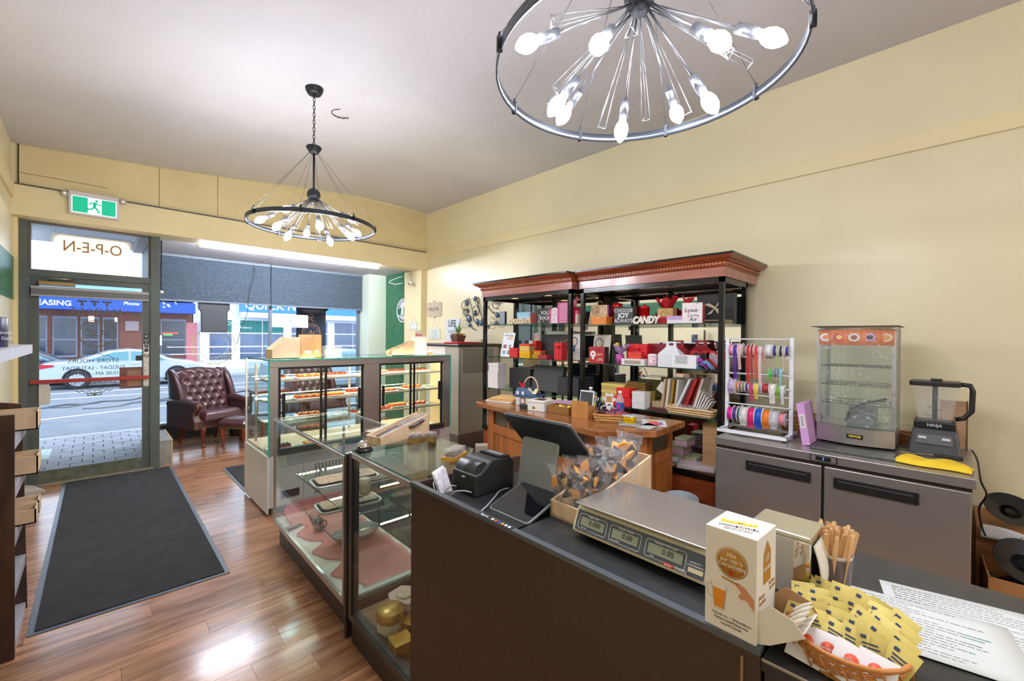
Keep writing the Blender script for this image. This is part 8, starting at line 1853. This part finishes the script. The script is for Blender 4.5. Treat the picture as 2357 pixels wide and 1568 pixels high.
t = thing('cardboard_box', 'far cardboard carton against the wall right of the fridge', 'cardboard box', (3.93, -0.36, 0)); m = MB(); m.box(-0.18, 0.2, -0.25, 0.235, 0, 0.52); m.build('carton', M_cb, t); m = MB(); m.box(-0.182, -0.1801, -0.25, 0.235, 0.44, 0.515); m.build('flap', M_cb, t)
t = thing('patterned_band', 'white paper band with black pattern draped over the boxes', 'paper band', (3.70, -0.24, 0.50), 0.0); m = MB(); m.grid(lambda u, v: (-0.02 + 0.02 * v, 0.10 - 0.20 * u, 0.07 * (v - 0.5) + 0.03 * math.sin(u * 2.2) - 0.05 * u), 14, 4); m.build('band', cm((214, 210, 208)), t, solid=0.002)
for k in range(5): m = MB(); m.cbox((-0.022, -0.045 - 0.012 * k, -0.005 - 0.004 * k), (0.001, 0.003, 0.05), Matrix.Rotation(0.6, 3, 'X')); m.build('pattern_bar', M_ink, t)
# ================================================================== ON THE BAKERY CASE
BZ = 1.383
t = thing('birch_display_box', 'slope sided birch box on the left end of the bakery case', 'display box', (1.26, 4.33, BZ), PI / 2 + 0.0)
m = MB(); m.box(-0.10, 0.10, -0.125, 0.125, 0, 0.008); m.build('base', M_pine, t)
for s in (-1, 1):
    m = MB(); m.prism([(-0.11, 0.0), (0.125, 0.0), (0.125, 0.085), (-0.11 + 0.11, 0.20), (-0.11, 0.20)], s * 0.096 - 0.004, s * 0.096 + 0.004, 'x'); m.build('side_panel', M_pine, t)
m = MB(); m.box(-0.092, 0.092, -0.11, -0.102, 0.008, 0.20); m.build('back_panel', M_pine, t); m = MB(); m.box(-0.092, 0.092, 0.117, 0.125, 0.008, 0.085); m.build('front_panel', M_pine, t)
M_kb = mat('kraft_pouch', (184, 142, 92), 0.5)
for X, Y, l in ((1.455, 4.31, 'kraft stand up pouch with white label, left one'), (1.56, 4.42, 'kraft stand up pouch with white label, right one behind')):
    t = thing('kraft_pouch', l, 'pouch', (X, Y, BZ), 0.0)
    def pouch(u, v):
        a = 2 * PI * u; d = 0.042 * (1 - v) ** 0.6 * (0.55 + 0.45 * min(1, v / 0.1)) + 0.002; return (0.075 * math.copysign(abs(math.cos(a)) ** 0.5, math.cos(a)), d * math.copysign(abs(math.sin(a)) ** 0.8, math.sin(a)), 0.225 * v)
    m = MB(); m.grid(pouch, 28, 12); m.build('pouch', M_kb, t); m = MB(); m.box(-0.03, 0.03, -0.040, -0.034, 0.045, 0.072); m.build('label', cm((238, 236, 234)), t)
    m = MB(); m.box(-0.074, 0.074, -0.0035, 0.0035, 0.208, 0.226); m.build('seal', M_kb, t)
t = thing('cupcake_clamshell', 'clear clamshell with two pale cupcakes', 'cupcake box', (1.71, 4.34, BZ))
m = MB(); m.box(-0.085, 0.085, -0.045, 0.045, 0.0, 0.115); m.build('clamshell', film('clamshell_film', (240, 244, 248), 0.13, 0.05), t, bevel=0.01)
for s in (-1, 1):
    m = MB(); m.lathe([(0.022, 0.004), (0.03, 0.04)], 16); c = m.build('cupcake_case', cm((206, 196, 170)), t, (s * 0.038, 0, 0.0)); m = MB(); m.ball((0, 0, 0.055), 0.034, 14, 10, (1, 1, 0.9)); m.build('frosting', mat('pale_frosting', (222, 212, 160), 0.6, bump=0.5, bscale=90), c)
t = thing('birch_display_box', 'low birch box with kraft flap on the right end of bakery case', 'display box', (2.47, 4.33, BZ), PI)
m = MB(); m.box(-0.14, 0.14, -0.07, 0.07, 0, 0.008); m.build('base', M_pine, t)
for y in (-0.07, 0.062): m = MB(); m.prism([(-0.14, 0), (0.14, 0), (0.14, 0.055), (-0.11, 0.15), (-0.14, 0.165)], y, y + 0.008, 'y'); m.build('side_panel', M_pine, t)
m = MB(); m.box(-0.14, -0.132, -0.062, 0.062, 0.008, 0.165); m.build('back_panel', M_pine, t); m = MB(); m.box(-0.12, 0.08, -0.05, 0.05, 0.008, 0.09); m.build('kraft_packets', cm((206, 160, 108)), t)
t = thing('tissue_stack', 'white tissue paper pad standing at right end of bakery case', 'paper pad', (2.72, 4.33, BZ + 0.002)); m = MB(); m.M = Matrix.Rotation(-0.05, 4, 'X'); m.box(-0.095, 0.095, -0.012, 0.012, 0, 0.215); m.build('sheets', cm((236, 230, 228)), t, bevel=0.006); m = MB(); m.M = Matrix.Rotation(-0.05, 4, 'X'); m.box(-0.096, 0.096, -0.0135, -0.0125, 0.03, 0.05); m.build('fold', cm((226, 220, 218)), t)
t = thing('acrylic_card_stand', 'small tilted pink card stand behind the tissue pad', 'card stand', (2.78, 4.50, BZ)); m = MB(); m.M = Matrix.Rotation(0.15, 4, 'Y'); m.box(-0.05, 0.05, -0.003, 0.003, 0.0, 0.29); m.build('stand', film('acrylic_pinkish', (206, 190, 196), 0.5, 0.1), t); m = MB(); m.M = Matrix.Rotation(0.15, 4, 'Y'); m.box(-0.045, 0.045, -0.005, -0.003, 0.21, 0.25); m.build('card', cm((196, 120, 120)), t)
carton('tiny orange cube tub beside the tissue pad', 2.85, 4.30, BZ, 0.035, 0.035, 0.05, (232, 110, 60), (226, 220, 216), name='sweet_tub', cat='tub')
# ================================================================== ON THE STEEL CABINET
CZ = 1.5055
t = thing('red_tray', 'red serving tray on the black cabinet top', 'tray', (3.64, 4.71, CZ), 0.12); m = MB(); m.prism(rrect(-0.21, 0.21, -0.14, 0.14, 0.02), 0, 0.008); m.build('tray', mat('red_gloss', (206, 30, 46), 0.3), t); m = MB(); m.tube([(p[0], p[1], 0.014) for p in rrect(-0.21, 0.21, -0.14, 0.14, 0.02)], 0.009, 6, closed=True); m.build('rim', MATS['red_gloss'], t)
t = thing('potted_plant', 'spiky green plant in a brown square pot', 'plant', (3.80, 5.02, CZ))
m = MB(); m.hexa([(-0.06, -0.06, 0), (0.06, -0.06, 0), (0.06, 0.06, 0), (-0.06, 0.06, 0)], [(-0.085, -0.085, 0.115), (0.085, -0.085, 0.115), (0.085, 0.085, 0.115), (-0.085, 0.085, 0.115)]); m.build('pot', cm((112, 76, 58)), t)
m = MB()
for k in range(60): m.ball((random.uniform(-0.075, 0.075), random.uniform(-0.075, 0.075), 0.118 + random.uniform(0, 0.02)), 0.013, 5, 4, (1, 1, 0.7))
m.build('bark_chips', cm((190, 140, 84)), t, kind='stuff')
for k in range(16):
    a = k * 2.4; L = random.uniform(0.14, 0.25); fl_ = 0.25 + 0.55 * (k / 16); sd = Vector((-math.sin(a), math.cos(a), 0))
    m = MB(); vs = []
    for i in range(7):
        f = i / 6; c = Vector((math.cos(a) * fl_ * L * f ** 1.3, math.sin(a) * fl_ * L * f ** 1.3, 0.12 + L * f * (1 - 0.35 * fl_ * f))); w = 0.010 * (1 - f) ** 0.7 + 0.0006
        vs += [tuple(c + sd * w), tuple(c - sd * w)]
    m._add(vs, [(2 * i, 2 * i + 1, 2 * i + 3, 2 * i + 2) for i in range(6)], True); m.build('leaf', mat('leaf_green_%d' % (k % 3), ((82, 140, 52), (110, 160, 66), (140, 176, 80))[k % 3], 0.5), t, solid=0.0012)
carton('cream box with dark base beside the plant pot', 3.95, 4.64, CZ, 0.12, 0.07, 0.055, (66, 60, 58), (222, 204, 150), name='cream_box', lh=0.04)
# ================================================================== WALL DECORATIONS
WX = XR - 0.001
t = thing('welcome_plaque', 'scalloped beige WELCOME plaque on the cream wall', 'plaque', (WX, 6.19, 2.065))
pts = []
for k in range(64):
    a = 2 * PI * k / 64; c, s = math.cos(a), math.sin(a); r = 1 / max(abs(c) / 0.225, abs(s) / 0.125); r *= 1 - 0.05 * abs(math.sin(4 * a)); r *= 1 + (0.25 if abs(c) < 0.12 else 0); pts.append((r * c, r * s))
m = MB(); m.prism(pts, -0.014, 0.0, 'x'); m.build('board', mat('driftwood_paint', (196, 182, 158), 0.7, var=0.1, vscale=20), t); text('WELCOME', 0.085, cm((84, 78, 72)), t, (-0.0148, 0, 0.0), RT, UPV, sx=0.78, ext=0.0005)
def hang(label, y, z, w, h, lines, col, x=WX):
    t = thing('hanging_sign', label, 'sign', (x, y, z)); m = MB(); m.prism(rrect(-w / 2, w / 2, -h / 2, h / 2, 0.015), -0.012, 0, 'x'); m.build('board', cm((226, 232, 226)), t)
    m = MB(); m.tube([(-0.0125, p[0], p[1]) for p in rrect(-w / 2 + 0.01, w / 2 - 0.01, -h / 2 + 0.01, h / 2 - 0.01, 0.012)], 0.0015, 4, closed=True); m.build('border', cm(col), t)
    m = MB(); m.tube([(-0.004, -w * 0.3, h / 2), (-0.003, 0, h / 2 + 0.12), (-0.004, w * 0.3, h / 2)], 0.0015, 4); m.build('string', cm((190, 176, 150)), t)
    for i, s in enumerate(lines): text(s, h * 0.17, cm(col), t, (-0.0128, 0, h * 0.28 - i * h * 0.2), RT, UPV, ext=0.0003)
hang('small hanging chocolate saying sign on the cream wall', 6.17, 1.64, 0.33, 0.17, ('Good Friends', 'A Good Book', 'Say No To Stress', 'CHOCOLATE'), (120, 140, 140))
hang('little pale sign hung on the wall return', 6.68, 1.79, 0.22, 0.13, ('Home', 'is where'), (140, 150, 146), XR - 0.101)
t = thing('life_sign', 'white LIFE sign board behind the plant', 'sign', (WX, 5.64, 1.72)); m = MB(); m.box(-0.014, 0, -0.18, 0.18, -0.21, 0.17); m.build('board', mat('pale_blue_board', (214, 222, 236), 0.6, var=0.08, vscale=12), t); text('LIFE', 0.15, cm((50, 52, 60)), t, (-0.0148, 0.02, 0.09), RT, UPV, ext=0.0005, sx=0.8, offset=0.003); text('is good', 0.075, cm((70, 74, 88)), t, (-0.0148, 0.02, -0.03), RT, UPV, ext=0.0005, shear=0.2)
# tree of life disc on the green wall
t = thing('tree_of_life_disc', 'white openwork tree of life disc on the green wall', 'wall art', (XR - 0.022, 7.19, 2.08)); R_ = 0.215; M_tr = cm((226, 228, 236))
m = MB(); m.tube([(-0.008, R_ * math.cos(a), R_ * math.sin(a)) for a in [2 * PI * k / 48 for k in range(48)]], 0.012, 6, closed=True); m.build('hoop', M_tr, t)
m = MB(); m.tube([(-0.008, 0, -0.09), (-0.008, 0.006, 0.0), (-0.008, 0, 0.08)], [0.05, 0.03, 0.022], 8); m.build('trunk', M_tr, t)
m = MB(); m.box(-0.012, -0.004, -0.185, 0.185, -0.10, -0.085)
for k in range(9): a = -PI * (0.12 + 0.76 * k / 8); m.tube([(-0.008, 0.02 * math.cos(a), -0.09), (-0.008, 0.10 * math.cos(a), -0.10 + 0.05 * math.sin(a)), (-0.008, 0.20 * math.cos(a), 0.0 + 0.20 * math.sin(a) * 1.0)], [0.014, 0.010, 0.006], 5)
m.build('roots', M_tr, t)
m = MB()
for k in range(11):
    a = PI * (0.06 + 0.88 * k / 10); p1 = (-0.008, 0.08 * math.cos(a), 0.06 + 0.06 * math.sin(a)); p2 = (-0.008, 0.195 * math.cos(a), 0.195 * math.sin(a)); m.tube([(-0.008, 0.01 * math.cos(a), 0.05), p1, p2], [0.014, 0.010, 0.006], 5)
    for q in range(3): m.ball((-0.008, (0.10 + 0.035 * q) * math.cos(a + 0.12 * (q - 1)), (0.05 if q == 0 else 0.02) + (0.10 + 0.035 * q) * math.sin(a + 0.12 * (q - 1))), 0.014, 6, 4, (0.4, 1, 1))
m.build('branches', M_tr, t, kind='stuff')
# wire scroll wall art
t = thing('scroll_wall_art', 'black wire scroll wall art with blue glass discs', 'wall art', (WX, 4.92, 1.98)); rr = random.Random(21); M_wi = mat('dark_wire', (58, 56, 58), 0.4, 0.6)
def spiral(cy, cz, r, a0, turns, th, tail=None):
    pts = []
    n = int(26 * turns)
    for i in range(n + 1):
        f = i / n; a = a0 + 2 * PI * turns * f; q = r * (1 - 0.72 * f); pts.append((-0.02 - 0.01 * math.sin(f * 5), cy + q * math.cos(a), cz + q * math.sin(a)))
    if tail: pts = [tail] + pts
    m = MB(); m.tube(pts, th, 5); m.build('scroll', M_wi, t); return pts[-1]
ends = []
for k in range(20):
    cy = rr.uniform(-0.46, 0.40); cz = rr.uniform(-0.20, 0.24)
    ends.append(spiral(cy, cz, rr.uniform(0.05, 0.11), rr.uniform(0, 6.28), rr.choice((1.0, 1.3, 1.5)), 0.0026 if k % 4 else 0.005))
for pts in (((0.42, 0.18), (0.30, 0.22), (0.22, 0.05), (0.18, -0.12), (0.08, -0.22), (-0.02, -0.10)), ((-0.05, 0.26), (-0.10, 0.10), (-0.22, 0.0), (-0.40, -0.08)), ((0.12, 0.2), (0.04, 0.02), (-0.05, -0.15), (-0.16, -0.22)), ((0.40, -0.02), (0.30, -0.16), (0.20, -0.26), (0.12, -0.27))):
    m = MB(); m.tube([(-0.02, a, b) for a, b in pts], 0.006, 5); m.build('scroll', M_wi, t)
for k, (cy, cz, r) in enumerate(((0.36, 0.15, 0.038), (0.15, 0.20, 0.036), (0.16, -0.02, 0.036), (0.10, -0.15, 0.038), (0.01, -0.17, 0.038), (0.30, -0.10, 0.05), (0.28, -0.20, 0.03), (-0.08, 0.16, 0.036), (-0.35, -0.06, 0.036), (-0.33, -0.18, 0.03))):
    m = MB(); m.lathe([(r, 0), (r, 0.008), (r * 0.8, 0.016), (0, 0.018)], 20); d = m.build('glass_disc', mat('blue_glass_disc', (92, 116, 150), 0.15, 0.2), t, (-0.02, cy, cz), (0, -PI / 2, 0)); m = MB(); m.lathe([(r * 1.0, -0.002), (r * 1.12, 0.0), (r * 1.0, 0.006)], 20, caps=False); m.build('disc_rim', M_wi, d)
for i, e in enumerate(ends[:20]):
    m = MB(); m.ball((-0.028, e[1], e[2]), 0.010, 8, 6, (0.5, 1, 1)); m.build('small_bead', (MATS['blue_glass_disc'], mat('clear_bead', (206, 216, 230), 0.1), M_wi)[i % 3], t)
# camera and cable on the wall return
t = thing('security_camera', 'small white security camera under the beam', 'camera', (XR - 0.102, 6.70, 2.56)); m = MB(); m.lathe([(0.03, 0), (0.03, 0.02), (0.012, 0.03)], 16); m.build('mount', M_white, t, rot=(0, -PI / 2, 0)); m = MB(); m.ball((-0.07, -0.01, -0.02), 0.042, 16, 10); m.build('head', M_white, t)
for s in (-1, 1): m = MB(); m.tube([(-0.05, 0.03 * s, 0.02), (-0.04, 0.06 * s, 0.16)], 0.006, 6); m.build('antenna', M_white, t)
m = MB(); m.lathe([(0.016, 0), (0.016, 0.004)], 14); m.build('lens', M_dark, t, (-0.108, -0.02, -0.03), (0, -PI / 2, 0))
cable('white cable looped under the bay ceiling', [(4.05, 7.05, 2.70), (3.98, 7.2, 2.66), (3.92, 7.3, 2.60), (3.98, 7.15, 2.56), (4.06, 7.05, 2.58)], 0.007, M_white)
# ================================================================== IN THE WINDOW
t = thing('hanging_screen_back', 'black plastic back of a sign hanging below the left shade', 'sign', (1.37, 8.22, 1.86)); pl = [(-0.165, -0.225), (0.165, -0.225), (0.175, -0.215), (0.175, 0.10), (0.205, 0.15), (0.205, 0.30), (-0.215, 0.30), (-0.215, 0.15), (-0.18, 0.10), (-0.18, -0.215)]
m = MB(); m.prism(pl, -0.03, 0.02, 'y'); m.build('shell', mat('slate_black_plastic', (56, 60, 68), 0.35), t, bevel=0.012); m = MB(); m.prism([(p[0] * 0.9, p[1] * 0.93) for p in pl], -0.034, -0.031, 'y'); m.build('back_panel', mat('slate_black_plastic2', (66, 70, 78), 0.4), t)
t = thing('round_sign_back', 'dark round sign half hidden behind the right shade', 'sign', (2.89, 8.215, 2.19)); m = MB(); m.lathe([(0, 0), (0.30, 0), (0.30, 0.02), (0, 0.02)], 40, sy=0.65); m.build('disc', MATS['slate_black_plastic'], t, rot=(PI / 2, 0, 0)); m = MB(); m.lathe([(0.297, 0.018), (0.305, 0.024), (0.297, 0.03)], 40, sy=0.65, caps=False); m.build('rim', M_dark, t, rot=(PI / 2, 0, 0))
for x, l in ((2.36, 'printed notice taped to the right pane, left one'), (2.67, 'printed notice taped to the right pane, right one')):
    t = thing('window_notice', l, 'notice', (x, 8.268, 1.855)); m = MB(); m.box(-0.145, 0.145, -0.001, 0.001, -0.115, 0.115); m.build('sheet', mat('backlit_paper', (244, 246, 250), 0.7), t)
    for k in range(7): m = MB(); m.box(-0.12, 0.10 - 0.02 * (k % 3), -0.0022, -0.0012, 0.05 - 0.022 * k, 0.055 - 0.022 * k); m.build('text_line', cm((190, 196, 210)), t)
t = thing('window_banner', 'dark banner with copper round logo outside the right pane', 'banner', (2.97, 8.55, 1.55)); m = MB(); m.box(-0.27, 0.27, -0.003, 0.003, -1.562, 0.75); m.build('cloth', cm((50, 52, 70)), t); M_co = cm((214, 150, 126))
m = MB(); ring(m, 0, 0.11, 0.17, 0.012, -0.004, sx=0.98); ring(m, 0, 0.11, 0.115, 0.006, -0.004); m.build('logo_ring', M_co, t); text('Ac', 0.13, M_co, t, (0, -0.005, 0.11), (1, 0, 0), (0, 0, 1), shear=0.3); text('Arc', 0.17, M_co, t, (0.0, -0.005, 0.43), (0, 0, 1), (-1, 0, 0), shear=0.3)
for k, chh in enumerate('CHOCOLATES'):
    a = PI * (0.95 - 0.9 * k / 9); text(chh, 0.045, M_co, t, (0.142 * math.cos(a), -0.005, 0.11 + 0.142 * math.sin(a)), (math.sin(a), 0, -math.cos(a)), (math.cos(a), 0, math.sin(a)))
# gilt ring emblem on the left pane
m = MB(); ring(m, 1.38 - 2.2, 1.42, 0.30, 0.012, 0.0055); ring(m, 1.38 - 2.2, 1.42, 0.265, 0.006, 0.0055); ring(m, 1.38 - 2.2, 1.42, 0.19, 0.006, 0.0055); m.build('glass_emblem', mat('pale_gold_vinyl', (226, 206, 130), 0.5), w1)
for k, chh in enumerate('CHOCOLATES'):
    a = -PI * (0.08 + 0.84 * k / 9); text(chh, 0.07, MATS['pale_gold_vinyl'], w1, (1.38 - 2.2 + 0.228 * math.cos(a), 0.006, 1.42 + 0.228 * math.sin(a)), (math.sin(a), 0, -math.cos(a)), (-math.cos(a), 0, -math.sin(a)), name='glass_lettering')
cable('thin black cord hanging down the left shade', [(1.90, 8.11, 2.76), (1.905, 8.11, 2.6), (1.86, 8.11, 2.42), (1.82, 8.11, 2.2), (1.80, 8.11, 1.95), (1.72, 8.12, 1.7), (1.66, 8.12, 1.45)], 0.004, M_dark)
# more rack stock seen in the mirror is the rack itself; poster on the left wall
t = thing('wall_poster', 'dark lettered poster on the left wall seen in the mirror', 'poster', (XL + 0.006, 0.9, 1.55)); m = MB(); m.box(0, 0.01, -0.14, 0.14, -0.30, 0.30); m.build('board', cm((90, 84, 80)), t); text('candy', 0.13, M_white, t, (0.0108, 0, 0.12), (0, 1, 0), (0, 0, 1)); text('SHOP', 0.12, M_white, t, (0.0108, 0, -0.05), (0, 1, 0), (0, 0, 1))
